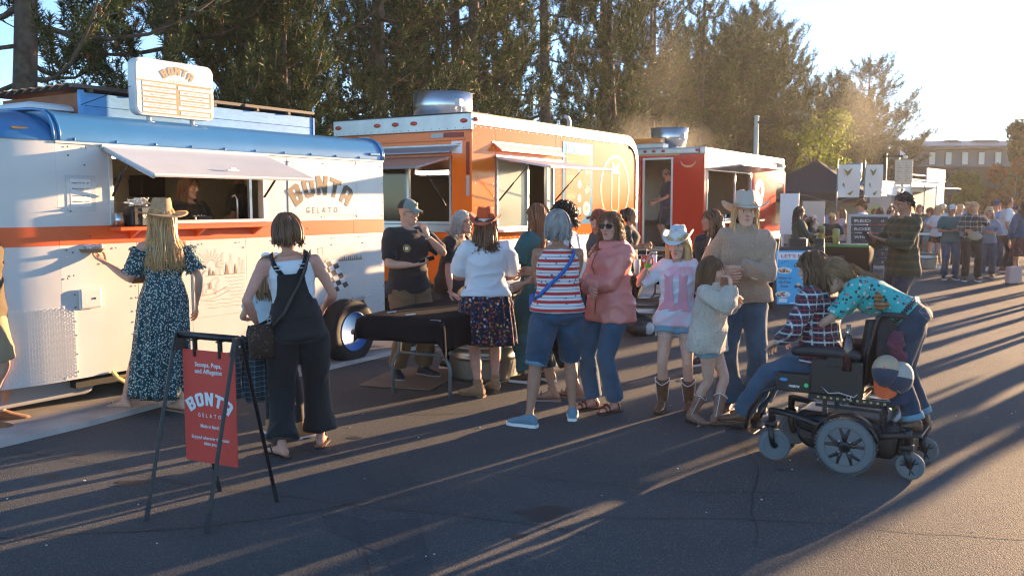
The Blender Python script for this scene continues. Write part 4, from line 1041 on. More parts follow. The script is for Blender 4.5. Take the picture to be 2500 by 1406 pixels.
mb=MB();mb.box(.0,.62,-.12,.12,4.36,4.42);mb.tube([(0,0,4.4),(.25,0,4.39)],.03,n=6);mb.build('lamp_head',M_BLACK,lp,bev=.02)
MB().ell((0,0,4.58),(.09,.09,.05)).build('pole_cap',MATS['lamp_white'],lp,True)
#steam
def steam(name,loc,r,h,dens,label,lean=(0,0),seed=0.):
 m=bpy.data.materials.new('steam');m.use_nodes=True;nt=m.node_tree;nt.nodes.clear()
 out=nt.nodes.new('ShaderNodeOutputMaterial');pv=nt.nodes.new('ShaderNodeVolumePrincipled')
 pv.inputs['Color'].default_value=(.95,.93,.9,1);pv.inputs['Anisotropy'].default_value=.6
 tc=nt.nodes.new('ShaderNodeTexCoord');mp=nt.nodes.new('ShaderNodeMapping');mp.inputs['Location'].default_value=(seed,0,0);mp.inputs['Scale'].default_value=(1.5,1.5,.8)
 no=nt.nodes.new('ShaderNodeTexNoise');no.inputs['Scale'].default_value=1.0;no.inputs['Detail'].default_value=3
 nt.links.new(tc.outputs['Object'],mp.inputs[0]);nt.links.new(mp.outputs[0],no.inputs[0])
 sp=nt.nodes.new('ShaderNodeSeparateXYZ');nt.links.new(tc.outputs['Object'],sp.inputs[0])
 vm=nt.nodes.new('ShaderNodeVectorMath');vm.operation='MULTIPLY';vm.inputs[1].default_value=(1/r,1/r,1/h*1.0);nt.links.new(tc.outputs['Object'],vm.inputs[0])
 ln=nt.nodes.new('ShaderNodeVectorMath');ln.operation='LENGTH';nt.links.new(vm.outputs[0],ln.inputs[0])
 mr=nt.nodes.new('ShaderNodeMapRange');mr.inputs['From Min'].default_value=1;mr.inputs['From Max'].default_value=0;mr.inputs['To Min'].default_value=-.35;mr.inputs['To Max'].default_value=.6
 nt.links.new(ln.outputs['Value'],mr.inputs['Value'])
 ad=nt.nodes.new('ShaderNodeMath');ad.operation='ADD';ad.use_clamp=False;nt.links.new(mr.outputs[0],ad.inputs[0]);nt.links.new(no.outputs['Fac'],ad.inputs[1])
 mm=nt.nodes.new('ShaderNodeMapRange');mm.inputs['From Min'].default_value=.45;mm.inputs['From Max'].default_value=1.1;mm.inputs['To Min'].default_value=0;mm.inputs['To Max'].default_value=dens
 nt.links.new(ad.outputs[0],mm.inputs['Value']);nt.links.new(mm.outputs[0],pv.inputs['Density']);nt.links.new(pv.outputs[0],out.inputs['Volume'])
 o=MB().ell((0,0,0),(r,r,h),n=20,k=12).build(name,m,loc=loc)
 return tag(o,label,kind='stuff')
steam('steam_plume',T(12.2,1.4,4.6),1.3,2.2,.032,'thin steam drifting up from the red truck vent')
steam('steam_plume',T(14.6,2.6,3.3),2.4,1.0,.08,'sunlit steam over the red truck roof, standing in for lens flare glow',seed=4.)  # steam volume added in place of the warm lens glow here
steam('steam_plume',(12.2,31,4.8),1.8,2.6,.03,'golden smoke rising above the white stalls',seed=9.)
#furniture: tables, tubs, signs
M_CLOTH=mat('black_tablecloth',(.012,.012,.014),rough=.95,spec=.15,bump=.25,bs=30)
M_GREY=mat('grey_powdercoat',(.17,.2,.22),rough=.4,metal=.3)
M_GALV=mat('galvanised_steel',(.5,.5,.48),rough=.38,metal=.95,var=.12,vs=5,bump=.15,bs=18)
def draped_table(loc,rz,L,Wd,label,lab2,drops,seed=1,name='folding_table'):
 """L along local y, Wd along local x; drops: cloth drop at (x-,x+,y-,y+)"""
 e=empty(name,loc,rz,label,'table')
 boxo('table_top',mat('table_top',(.4,.4,.4),rough=.5),e,-Wd/2,Wd/2,-L/2,L/2,.705,.732,bev=.01)
 for sy in(-1,1):
  y=sy*(L/2-.32)
  for sx in(-1,1):
   x=sx*(Wd/2-.10)
   MB().tube([(x*.75,y,.70),(x*.78,y,.40),(x*1.0,y,.30),(x*1.03,y,.26),(x*1.03,y,.0)],.016,n=9).build('leg',M_GREY,e,True)
  MB().tube([(-Wd*.29,y,.38),(Wd*.29,y,.38)],.012,n=7).build('crossbar',M_GREY,e,True)
 c=MB();nx,ny=34,60
 dx0,dx1,dy0,dy1=drops
 xs=np.linspace(-Wd/2-dx0,Wd/2+dx1,nx);ys=np.linspace(-L/2-dy0,L/2+dy1,ny)
 rows=[]
 for y in ys:
  row=[]
  for x in xs:
   ox=max(0,abs(x)-Wd/2);oy=max(0,abs(y)-L/2)
   px=max(-Wd/2,min(Wd/2,x));py=max(-L/2,min(L/2,y))
   z=.738
   d=math.hypot(ox,oy)
   if d>0:
    fold=.022*math.sin((px*17+py*15+seed)+math.sin(py*7))*min(1,d/.15)
    if ox and oy:
     a=math.atan2(oy,ox);out=.05+.06*math.sin(2*a)*d/.4
     px+=math.copysign(math.cos(a)*out,x);py+=math.copysign(math.sin(a)*out,y);z-=d*.97
    elif ox:px+=math.copysign(.015+.03*min(1,d/.2)+fold,x);z-=d
    else:py+=math.copysign(.015+.03*min(1,d/.2)+fold,y);z-=d
   else:z+=.002*math.sin(x*9+y*5)
   row.append((px,py,z))
  rows.append(row)
 c.loft(rows,cap=False,closed=False)
 o=c.build('tablecloth',M_CLOTH,None,True,loc=loc);o.rotation_euler=(0,0,rz)
 s=o.modifiers.new('thick','SOLIDIFY');s.thickness=.004
 tag(o,lab2,'tablecloth')
 return e
TR=-R(25)
draped_table((-.535,8.12,0),TR,1.86,.76,'folding table with curved grey legs in front of the orange truck','black cloth hanging unevenly over the near folding table, corner pointing down',(.14,.26,.20,.1))
def at_table(x,y,z=.742,o=(-.535,8.12),r=TR):
 return(o[0]+x*math.cos(r)-y*math.sin(r),o[1]+x*math.sin(r)+y*math.cos(r),z)
for i,(x,y,a,lb)in enumerate(((-.22,-.72,.9,'pen with white barrel lying near the table corner'),(.02,-.80,.7,'thin pale pen lying nearer the front edge of the cloth'))):
 p=at_table(x,y,.747);e=empty('pen',p,a,lb,'pen')
 MB().tube([(-.05,0,0),(.05,0,0)],.006,n=6).build('barrel',M_PAPER,e,True);MB().tube([(.05,0,0),(.068,0,0)],[.005,.001],n=6).build('tip',M_INK,e,True)
def tub(loc,r,h,label,sx=1.0,rz=0):
 e=empty('galvanised_tub',loc,rz,label,'tub')
 n=84;th=np.arange(n)/n*2*math.pi
 def ring(rad,z,rib=0):rr_=rad+rib*np.cos(th*42);return np.stack([np.cos(th)*rr_*sx,np.sin(th)*rr_,np.full(n,z)],1)
 prof=[(r*.95,0,0),(r*.955,.03,.0),(r*.96,.04,.006),(r*.975,h*.58,.006),(r*.98,h*.6,0),(r*1.0,h*.63,0),(r*1.02,h*.66,0),(r*1.02,h*.70,0),(r*.985,h*.73,0),(r*.99,h*.93,0),(r*1.025,h*.95,0),(r*1.025,h,0),(r*.985,h,0),(r*.96,h*.6,0),(r*.93,.05,0),(.01,.05,0)]
 MB().loft([ring(a,b,c)for a,b,c in prof]).build('tub_body',M_GALV,e,True)
 for a in(0,math.pi):MB().tube([(math.cos(a)*r*sx*1.01,-.07,h*.85),(math.cos(a)*r*sx*1.06,-.05,h*.8),(math.cos(a)*r*sx*1.06,.05,h*.8),(math.cos(a)*r*sx*1.01,.07,h*.85)],.008,n=6).build('handle',M_GALV,e,True)
 return e
tub((-.27,8.52,0),.345,.33,'ribbed galvanised tub standing under the near black table',1.0)
tub((.12,8.95,.0),.33,.38,'second galvanised tub just behind the one under the near table',1.0)
tub((1.82,11.9,0),.36,.36,'ribbed galvanised tub beneath the farther black table',1.0)
draped_table((2.02,12.05,0),TR,1.8,.76,'farther folding table before the red truck, cups on it','black cloth over the farther table, hanging at its right side',(.02,.45,.02,.25),3)
def at2(x,y,z=.742):return at_table(x,y,z,(2.02,12.05))
M_CUPR=mat('red_tumbler',(.65,.03,.02),rough=.3,coat=.3)
p=at2(-.02,-.62);e=empty('tumbler',p,TR,'large red tumbler with a handle and round white badge','tumbler')
MB().lathe([(.036,0),(.038,.10),(.05,.13),(.052,.25),(.05,.265),(0,.265)],n=20).build('cup',M_CUPR,e,True)
MB().tube([(.05,0,.235),(.10,0,.23),(.105,0,.20),(.10,0,.15),(.05,0,.14)],.012,n=7).build('handle',M_CUPR,e,True)
MB().tube([(.015,0,.26),(.02,0,.36)],.004,n=6).build('straw',M_PAPER,e)
mb=MB();mb.add([(.022*math.cos(a),-.0535,.2+.022*math.sin(a))for a in np.linspace(0,6,14)],[tuple(range(14))]);mb.build('badge',M_PAPER,e)
for i,(x,y,h_,lb)in enumerate(((-.16,-.52,.2,'white paper cup stack left of the red tumbler'),(-.26,-.60,.26,'taller white cup stack at the left table edge'),(.02,-.36,.3,'white squeeze bottle behind the red tumbler'))):
 e=empty('cup_stack' if i<2 else 'squeeze_bottle',at2(x,y),0,lb,'cups' if i<2 else 'bottle')
 MB().lathe([(.03,0),(.042,.10),(.044,.104),(.044,h_),(.04,h_+.004),(.036,h_-.02),(0,h_-.02)],n=16).build('cups' if i<2 else 'bottle_body',M_PAPER,e,True)
bg=empty('backpack',(1.62,11.15,0),.4,'dark rucksack with a silver front lying under the farther table','backpack')
mb=MB();mb.ell((0,0,.13),(.2,.14,.14),n=16,k=10);mb.ell((-.05,-.1,.1),(.1,.07,.09));mb.build('bag_body',M_BLACK,bg,True)
MB().ell((.08,-.11,.1),(.08,.05,.08)).build('bag_pocket',mat('silver_cloth',(.5,.53,.55),rough=.4,bump=.6,bs=40),bg,True)
MB().tube([(-.1,.05,.24),(-.02,.05,.31),(.06,.05,.24)],.01,n=6).build('strap',M_BLACK,bg,True)
mt=empty('floor_mat',(-.92,8.22,.0),TR+.15,'brown rubber mat on the ground beneath the man in the cap','mat')
boxo('mat_sheet',mat('brown_rubber',(.16,.12,.09),rough=.8,bump=.4,bs=60),mt,-.42,.30,-.35,.62,.008,.018)
cl_=empty('cooler_bag',T(.95,-.15,.035),RZ,'dark green bag on the concrete just right of the trailer wheel','bag')
mb=MB();mb.ell((0,0,.09),(.2,.13,.11),n=14,k=8);mb.build('bag_body',mat('teal_dark',(.02,.06,.06),rough=.5,bump=.4,bs=20),cl_,True)
MB().tube([(-.1,0,.17),(0,0,.24),(.1,0,.17)],.01,n=6).build('strap',M_BLACK,cl_,True)
#near A-frame sign
M_SIGNR=mat('coral_sign',(.62,.055,.035),rough=.55,bump=.12,bs=60)
M_FRAME=mat('frame_black',(.015,.015,.017),rough=.38,metal=.2)
fA,fB,fC,fD=(-1.99,4.56),(-1.61,4.36),(-1.68,5.04),(-1.29,4.87)
topz=.965
cL=np.array([(-1.99-1.68)/2,(4.56+5.04)/2,topz]);cR=np.array([(-1.61-1.29)/2,(4.36+4.87)/2,topz])
af=empty('a_frame_sign',(float(cL[0]+cR[0])/2,float(cL[1]+cR[1])/2,0),math.atan2(cR[1]-cL[1],cR[0]-cL[0]),'black A-frame stand holding a coral red gelato sign near the camera','sign')
hw=float(np.linalg.norm(cR-cL))/2;lg=.265
for sx,sy in((-1,-1),(1,-1),(-1,1),(1,1)):
 mb=MB();mb.tube([(sx*hw,sy*.022,topz),(sx*hw,sy*lg,.012)],[(.011,.016)]*2,n=4,up=(1,0,0));mb.build('leg',M_FRAME,af,bev=.003)
 mb=MB();mb.tube([(sx*hw,sy*(lg-.022),.10),(sx*hw,sy*(lg+.001),.0)],[(.014,.019)]*2,n=4,up=(1,0,0));mb.build('rubber_foot',M_INK,af)
MB().tube([(-hw,0,topz-.0),(hw,0,topz-.0)],.0195,n=14).build('top_bar',M_FRAME,af,True)
for sx in(-1,1):
 mb=MB();mb.add([(sx*(hw+.004),-.03,topz+.012),(sx*(hw+.004),.03,topz+.012),(sx*(hw+.004),.06,topz-.085),(sx*(hw+.004),-.06,topz-.085),(sx*(hw-.012),-.03,topz+.012),(sx*(hw-.012),.03,topz+.012),(sx*(hw-.012),.06,topz-.085),(sx*(hw-.012),-.06,topz-.085)],[(0,1,2,3),(7,6,5,4),(0,4,5,1),(1,5,6,2),(2,6,7,3),(3,7,4,0)])
 mb.build('hinge_plate',M_FRAME,af,bev=.004)
 MB().lathe([(.008,0),(.006,.005),(0,.006)],(0,0,0),n=8,axis='x').build('hinge_bolt',M_STEEL,af,loc=(sx*(hw+.006),0,topz-.04))
sz1,sz0=topz-.078,topz-.078-.62
sgn=empty('sign_board',(0,0,0),parent=af)
boxo('board',M_SIGNR,sgn,-.185,.185,-.004,.004,sz0,sz1)
for x in(-.095,.085):
 mb=MB();mb.box(x-.008,x+.008,-.012,-.005,sz1-.035,topz+.0);mb.box(x-.008,x+.008,.005,.012,sz1-.035,topz);mb.box(x-.010,x+.010,-.024,.024,topz-.026,topz-.018)
 mb.build('hanging_clip',M_FRAME,af,bev=.002)
M_SLET=mat('pale_print',(.68,.72,.74),rough=.6)
mb=MB();cz=sz1
put_text(mb,'Scoops, Pops,',(.0,-.006,cz-.088),RT,UP,.024,width=.19,bold=.025)
put_text(mb,'and Affogatos',(.0,-.006,cz-.125),RT,UP,.024,width=.195,bold=.025)
put_logo(mb,(0,-.006,cz-.30),RT,UP,.30)
put_text(mb,'Made in Bend.',(.0,-.006,cz-.425),RT,UP,.019,width=.135,bold=.02)
put_text(mb,'Enjoyed wherever the music',(.0,-.006,cz-.490),RT,UP,.018,width=.27,bold=.02)
put_text(mb,'takes you.',(.0,-.006,cz-.520),RT,UP,.018,width=.095,bold=.02)
mb.build('lettering',M_SLET,sgn)
#blue menu A-frame
lb=empty('a_frame_sign',(4.52,13.95,0),R(-4),'black A-frame board with a bright blue sushi menu poster','sign')
M_BPOST=mat('sky_blue_poster',(.035,.42,.72),rough=.4)
hw2,H2,lean=.40,1.13,.22
def lp_(x,z,off=0.0):
 y=-lean*(1-z/H2)-off
 return(x,y-.0,z)
def quad3(mb,x0,x1,z0,z1,off,mi=0):
 mb.add([lp_(x0,z0,off),lp_(x1,z0,off),lp_(x1,z1,off),lp_(x0,z1,off)],[(0,1,2,3)],mi)
mb=MB();mb.add([lp_(-hw2,0.0,0),lp_(hw2,0.0,0),lp_(hw2,H2-.13,0),lp_(-hw2,H2-.13,0),lp_(-hw2,0.0,.03),lp_(hw2,0.0,.03),lp_(hw2,H2-.13,.03),lp_(-hw2,H2-.13,.03)],[(3,2,1,0),(4,5,6,7),(0,1,5,4),(1,2,6,5),(2,3,7,6),(3,0,4,7)])
mb.build('front_panel',M_FRAME,lb,bev=.004)
mb=MB();mb.add([(-hw2,lean,0),(hw2,lean,0),(hw2,.04,H2-.13),(-hw2,.04,H2-.13),(-hw2,lean+.03,0),(hw2,lean+.03,0),(hw2,.07,H2-.13),(-hw2,.07,H2-.13)],[(0,1,2,3),(7,6,5,4),(0,4,5,1),(1,5,6,2),(2,6,7,3),(3,7,4,0)]);mb.build('rear_panel',M_FRAME,lb,bev=.004)
for x0,x1 in((-hw2,-.26),(-.13,.13),(.26,hw2)):boxo('panel_crest',M_FRAME,lb,x0,x1,-.04,-.005,H2-.14,H2,bev=.006)
for x in(-.30,-.06,.06,.28):
 MB().tube([(x,-.02,H2-.02),(x,.06,H2-.14)],.011,n=6).build('hinge_arm',mat('cream_plastic',(.75,.66,.42),rough=.4),lb,True)
MB().tube([(hw2,-.02,H2),(hw2+.01,-.10,.5)],.012,n=6).build('side_brace',MATS['cream_plastic'],lb,True)
MB().tube([(hw2,.05,H2),(hw2+.02,.20,.3)],.012,n=6).build('side_brace',MATS['cream_plastic'],lb,True)
mb=MB();quad3(mb,-.345,.345,.11,H2-.19,.034);mb.build('poster',M_BPOST,lb)
tilt_up=np.array([0,lean/H2,1.0]);tilt_up/=np.linalg.norm(tilt_up)
nv=np.array([0,-1,lean/H2])*.003
ink=MB();wh=MB();rd=MB();fd=MB()
def P3(x,z,off=.037):return np.array(lp_(x,z,off))
wh.add([P3(x,z)for x,z in((-.30,.80),(.27,.80),(.29,.82),(.29,.895),(.27,.915),(-.30,.915),(-.32,.895),(-.32,.82))],[tuple(range(8))])
put_text(rd,"LET'S ROLL",P3(-.015,.83,.041),RT,tilt_up,.052,width=.5,bold=.01)
for t_,x,z in(('Sushi',.21,.72),('Burritos',.20,.64),('Salmon or',-.215,.50),('Ahi Poke',-.22,.435),('Bowls',-.225,.37),('Asian',.03,.305),('Fusion',.02,.24),('Cuisine',.01,.175)):put_text(ink,t_,P3(x,z),RT,tilt_up,.034,bold=.03)
put_text(ink,'Gluten Free!',P3(-.24,.74),(.88,0,.47),tilt_up,.022,bold=.02);put_text(ink,'wow',P3(.2,.30),(.96,0,.25),tilt_up,.02,bold=.02)
def blob(m,x,z,rx,rz,off=.037,n=14,mi=0):m.add([P3(x+rx*math.cos(a),z+rz*math.sin(a),off)for a in np.linspace(0,6.283*(n-1)/n,n)],[tuple(range(n))],mi)
r6=random.Random(9)
for x,z in((-.22,.63),(-.25,.26)):
 blob(wh,x,z,.12,.052)
 for k in range(16):blob(fd,x+r6.uniform(-.08,.08),z+r6.uniform(-.025,.03),.02,.014,.040+k*.0001,8,k%4)
for x,z in((0,.70),(.0,.39)):
 for k in range(6):blob(fd,x+r6.uniform(-.05,.05),z+r6.uniform(-.03,.03),.03,.024,.038+k*.0002,9,(4,1,4,5,4,1)[k])
for x,z in((.08,.50),(.17,.545),(.06,.555),(.24,.49),(.155,.52)):
 blob(wh,x,z-.02,.035,.03);blob(fd,x,z+.008,.036,.02,.040,10,0)
ring=[]
for k in range(28):a=k/28*6.283;ring.append(P3(.245+.095*math.cos(a),.205+.085*math.sin(a)))
for k in range(28):a=k/28*6.283;ring.append(P3(.245+.087*math.cos(a),.205+.077*math.sin(a)))
wh.add(ring,[(i,(i+1)%28,(i+1)%28+28,i+28)for i in range(28)])
wh.add([P3(.225,.155),P3(.265,.155),P3(.27,.22),P3(.28,.25),P3(.21,.25),P3(.22,.22)],[(0,1,2,3,4,5)])
wh.add([P3(x,z)for x,z in((-.32,.14),(-.19,.14),(-.18,.19),(-.31,.20))],[(0,1,2,3)])
for k in range(9):blob(wh,-.13+k*.03,.128,.016,.01,.037,8)
wh.build('poster_white_print',M_PAPER,lb);ink.build('poster_lettering',mat('navy_ink',(.01,.04,.10),rough=.5),lb);rd.build('poster_title',mat('red_ink',(.62,.05,.03),rough=.5),lb)
fd.build('poster_food_print',[mat('food_red',(.5,.05,.03)),mat('food_cream',(.7,.62,.45)),mat('food_brown',(.2,.07,.03)),mat('food_orange',(.6,.22,.04)),mat('food_dark',(.02,.035,.04)),mat('food_green',(.1,.2,.05))],lb)
#chalkboard A-frame, farther
ch=empty('chalkboard_sign',(8.05,19.9,0),R(-12),'tall grey-framed chalkboard menu standing among the far crowd','sign')
M_GF=mat('grey_wood_frame',(.42,.42,.42),rough=.6)
M_CH=mat('chalkboard',(.035,.045,.055),rough=.8,var=.3,vs=6)
Hc,hwc,lc=1.42,.42,.42
def cp(x,z,off=0.0):return(x,-lc*(1-z/Hc)*.55-off,z)
for x in(-hwc,hwc):
 mb=MB();mb.tube([cp(x,0),cp(x,Hc)],[(.02,.035)]*2,n=4,up=(1,0,0));mb.build('leg',M_GF,ch)
 mb=MB();mb.tube([(x,lc*.6,0),(x,.03,Hc)],[(.02,.035)]*2,n=4,up=(1,0,0));mb.build('leg',M_GF,ch)
for z in(.25,Hc-.02):MB().tube([cp(-hwc,z),cp(hwc,z)],[(.02,.035)]*2,n=4).build('rail',M_GF,ch)
for i in range(6):
 z0=.30+i*.183
 mb=MB();mb.add([cp(-hwc+.03,z0,.004),cp(hwc-.03,z0,.004),cp(hwc-.03,z0+.165,.004),cp(-hwc+.03,z0+.165,.004),cp(-hwc+.03,z0,-.012),cp(hwc-.03,z0,-.012),cp(hwc-.03,z0+.165,-.012),cp(-hwc+.03,z0+.165,-.012)],[(0,1,2,3),(7,6,5,4),(0,4,5,1),(1,5,6,2),(2,6,7,3),(3,7,4,0)]);mb.build('slate_panel',M_CH,ch)
tu=np.array([0,lc*.55/Hc,1]);tu/=np.linalg.norm(tu);mb=MB()
for i,(t_,p_)in enumerate((('BEERS $7','8'),('SELTZER','7'),('CIDER','8'),('WHITE','9'),('ROSE','9'),('RED','10'))):
 z0=.35+i*.183;put_text(mb,t_,(-.32,cp(0,z0,.01)[1],z0),RT,tu,.058,align='l',width=.35,bold=.01);put_text(mb,p_,(.28,cp(0,z0,.01)[1],z0),RT,tu,.05)
mb.build('chalk_lettering',mat('chalk',(.6,.62,.62),rough=.9),ch)
#people: one continuous body each, clothes, hair and shoes as parts
SCR=bpy.data.scenes.new('scratch')
def nrm(v):v=np.asarray(v,float);return v/(np.linalg.norm(v)+1e-9)
def V3(*a):return np.array(a,float)
def rotz(a):c,s=math.cos(a),math.sin(a);return np.array([[c,-s,0],[s,c,0],[0,0,1.]])
def rotx(a):c,s=math.cos(a),math.sin(a);return np.array([[1.,0,0],[0,c,-s],[0,s,c]])
def roty(a):c,s=math.cos(a),math.sin(a);return np.array([[c,0,s],[0,1.,0],[-s,0,c]])
def remesh(mb,vox,smooth=3):
 me=mb.mesh('tmp',[])
 o=bpy.data.objects.new('tmp',me);SCR.collection.objects.link(o)
 m=o.modifiers.new('r','REMESH');m.mode='VOXEL';m.voxel_size=vox;m.use_smooth_shade=True
 if smooth:s=o.modifiers.new('s','SMOOTH');s.factor=.5;s.iterations=smooth
 vl=SCR.view_layers[0];vl.update()
 ev=o.evaluated_get(vl.depsgraph)
 out=bpy.data.meshes.new_from_object(ev)
 bpy.data.objects.remove(o);bpy.data.meshes.remove(me)
 n=len(out.vertices)
 v=np.empty(n*3,np.float32);out.vertices.foreach_get('co',v)
 nn=np.empty(n*3,np.float32);out.vertex_normals.foreach_get('vector',nn)
 return out,v.reshape(-1,3).astype(float),nn.reshape(-1,3).astype(float)
def setv(me,v):
 me.vertices.foreach_set('co',v.astype(np.float32).ravel());me.update()
def wob(v,sc_,seed=0.):
 x=v*np.array(sc_)+seed
 a=np.sin(x[:,0]+1.7*np.sin(x[:,1]*.9+seed)+.8*np.sin(x[:,2]*1.3))
 b=np.sin(x[:,1]*1.2+1.5*np.sin(x[:,2]*1.1)+seed*2)
 c=np.sin(x[:,2]*1.1+1.9*np.sin(x[:,0]*.8+seed))
 return(a*b+b*c+c*a)/2
def folds(v,n,amp,seed,stretch=(10,10,14)):
 r=1-np.abs(wob(v,stretch,seed));s=wob(v,(4,4,5),seed+3)
 d=amp*(r**3*1.3+.5*s)
 return v+n*np.maximum(d,-amp*.35)[:,None]
def ik(a,b,l1,l2,pole):
 a=np.asarray(a,float);b=np.asarray(b,float);d=b-a;L=np.linalg.norm(d)
 if L>(l1+l2)*.998:b=a+d/L*(l1+l2)*.998;d=b-a;L=np.linalg.norm(d)
 u_=d/L;x=(l1*l1-l2*l2+L*L)/(2*L);y=math.sqrt(max(0,l1*l1-x*x))
 p=nrm(np.asarray(pole,float)-u_*(np.asarray(pole,float)@u_))
 return a+u_*x+p*y,b
TOR_M=[(-.12,.12,.10,0),(-.05,.158,.112,0),(.03,.160,.112,0),(.10,.152,.108,0),(.20,.148,.105,.005),(.30,.160,.113,.01),(.38,.172,.115,.008),(.435,.165,.10,0),(.48,.13,.08,-.01),(.515,.075,.062,-.01),(.56,.056,.056,0),(.62,.052,.054,.012)]
TOR_F=[(-.12,.12,.105,0),(-.06,.172,.122,-.005),(.01,.172,.12,-.005),(.10,.145,.102,0),(.18,.130,.096,.003),(.27,.140,.108,.014),(.34,.148,.122,.024),(.40,.148,.108,.012),(.45,.135,.088,0),(.485,.10,.068,-.006),(.52,.06,.055,-.006),(.56,.047,.049,0),(.62,.044,.048,.012)]
class Sk:
 def __init__(s,h=1.7,fem=0,w=1.0,lean=0,side=0,twist=0,pel=(0,0,.93),feet=((-.1,0),(.1,.03)),toe=(8,-8),head=(0,0,0),armL=None,armR=None,headc=None,knee=None,sole=.015,hs=1.0,curve=.35,shw=None,footz=(0,0),pitchf=(0,0),neckf=.1):
  s.k=h/1.7;s.fem=fem;s.w=w;s.hs=hs
  lean=R(lean);side=R(side);twist=R(twist)
  s.prof=np.array(TOR_F if fem else TOR_M,float)
  ww=np.where(s.prof[:,0]<.45,w,1+(w-1)*.4);s.prof[:,1]*=ww;s.prof[:,2]*=ww
  ts=np.linspace(-.14,.64,40);dt=ts[1]-ts[0]
  s.ts=ts;cs=[];ax=[]
  c=None
  for t in ts:
   L=lean*(curve+(1-curve)*min(1,max(0,t/.32)))if t>-.05 else lean*curve*.8
   ang=twist*min(1,max(0,t/.4))
   lat0=rotz(ang)@V3(1,0,0);f0=rotz(ang)@V3(0,1,0)
   sp=nrm(V3(0,0,1)*math.cos(L)+f0*math.sin(L)+lat0*math.sin(side))
   lat=nrm(lat0-sp*(lat0@sp));f=np.cross(sp,lat)
   ax.append((lat,f,sp))
  P_=np.array(pel,float);i0=int(np.argmin(abs(ts)))
  cs=[None]*len(ts);cs[i0]=P_
  for i in range(i0+1,len(ts)):cs[i]=cs[i-1]+ax[i-1][2]*dt
  for i in range(i0-1,-1,-1):cs[i]=cs[i+1]-ax[i][2]*dt
  s.cs=np.array(cs);s.ax=np.array(ax)
  sw=shw or(.168 if fem else .185)
  s.sw=sw*(1+(w-1)*.5)
  def off(t,x,y):c,a=s.at(t);return c+a[0]*x+a[1]*y
  s.shL=off(.44,-s.sw,-.01);s.shR=off(.44,s.sw,-.01)
  hx=.088*(1.05 if fem else 1)*(1+(w-1)*.6)
  s.hipL=off(-.04,-hx,0);s.hipR=off(-.04,hx,0)
  s.foot=[];s.knee=[]
  for i,(f,hp)in enumerate(zip(feet,(s.hipL,s.hipR))):
   a=V3(f[0],f[1],.085+sole+footz[i])
   kd=(V3(-.08 if i==0 else .08,1,0)if knee is None else np.array(knee[i],float))
   kn,an=ik(hp,a,.425,.41,kd)
   s.knee.append(kn);s.foot.append(an)
  s.toe=[R(t)for t in toe];s.pf=[R(t)for t in pitchf];s.sole=sole
  s.arm=[]
  for i,(am,sh)in enumerate(zip((armL,armR),(s.shL,s.shR))):
   sg=-1 if i==0 else 1
   am=am or{}
   tgt=np.array(am.get('to',(sg*.27,.04,.87)),float)
   if am.get('rel',0):tgt=tgt
   pole=np.array(am.get('pole',(sg*.5,-1,-.3)),float)
   el,wr=ik(sh,tgt,.285,.255,pole)
   d=nrm(np.array(am['dir'],float))if 'dir' in am else nrm(wr-el)
   pn=np.array(am.get('palm',(-sg,0,0)),float);pn=nrm(pn-d*(pn@d))
   s.arm.append(dict(sh=sh,el=el,wr=wr,d=d,pn=pn,curl=am.get('curl',.45),sg=sg,spread=am.get('spread',0)))
  c,a=s.at(.55)
  s.neck=c
  s.Hm=rotz(-R(head[0]))@rotx(R(head[1]))@roty(R(head[2]if len(head)>2 else 0))
  nd=nrm(a[2]*.5+V3(0,0,.6)+rotz(-R(head[0])*.3)@V3(0,neckf,0))
  s.hc=np.array(headc,float)if headc is not None else c+nd*.112+V3(0,0,.0)
 def at(s,t):
  f=np.clip((t-s.ts[0])/(s.ts[1]-s.ts[0]),0,len(s.ts)-1.001);i=int(f);q=f-i
  return s.cs[i]*(1-q)+s.cs[i+1]*q,s.ax[i]*(1-q)+s.ax[i+1]*q
 def rad(s,t):return np.interp(t,s.prof[:,0],s.prof[:,1]),np.interp(t,s.prof[:,0],s.prof[:,2]),np.interp(t,s.prof[:,0],s.prof[:,3])
 def ring(s,t,off=0.,n=24,rx=None,ry=None,yo=0):
  c,a=s.at(t);r=s.rad(t);rx=(rx if rx is not None else r[0])+off;ry=(ry if ry is not None else r[1])+off
  th=np.arange(n)/n*2*math.pi;e=.85
  cx=np.sign(np.cos(th))*abs(np.cos(th))**e;cy=np.sign(np.sin(th))*abs(np.sin(th))**e
  return c+a[1]*(r[2]+yo)+np.outer(cx*rx,a[0])+np.outer(cy*ry,a[1])
 def head(s,p):return s.hc+(np.asarray(p,float)*s.hs)@s.Hm.T
 def leg(s,i,f):
  """point along a leg: 0 hip, 1 knee, 2 ankle"""
  h=(s.hipL,s.hipR)[i]
  return h+(s.knee[i]-h)*f if f<=1 else s.knee[i]+(s.foot[i]-s.knee[i])*(f-1)
LEGR=([0,.3,.7,1,1.25,1.5,1.8,2],[.088,.084,.066,.053,.054,.050,.035,.033])
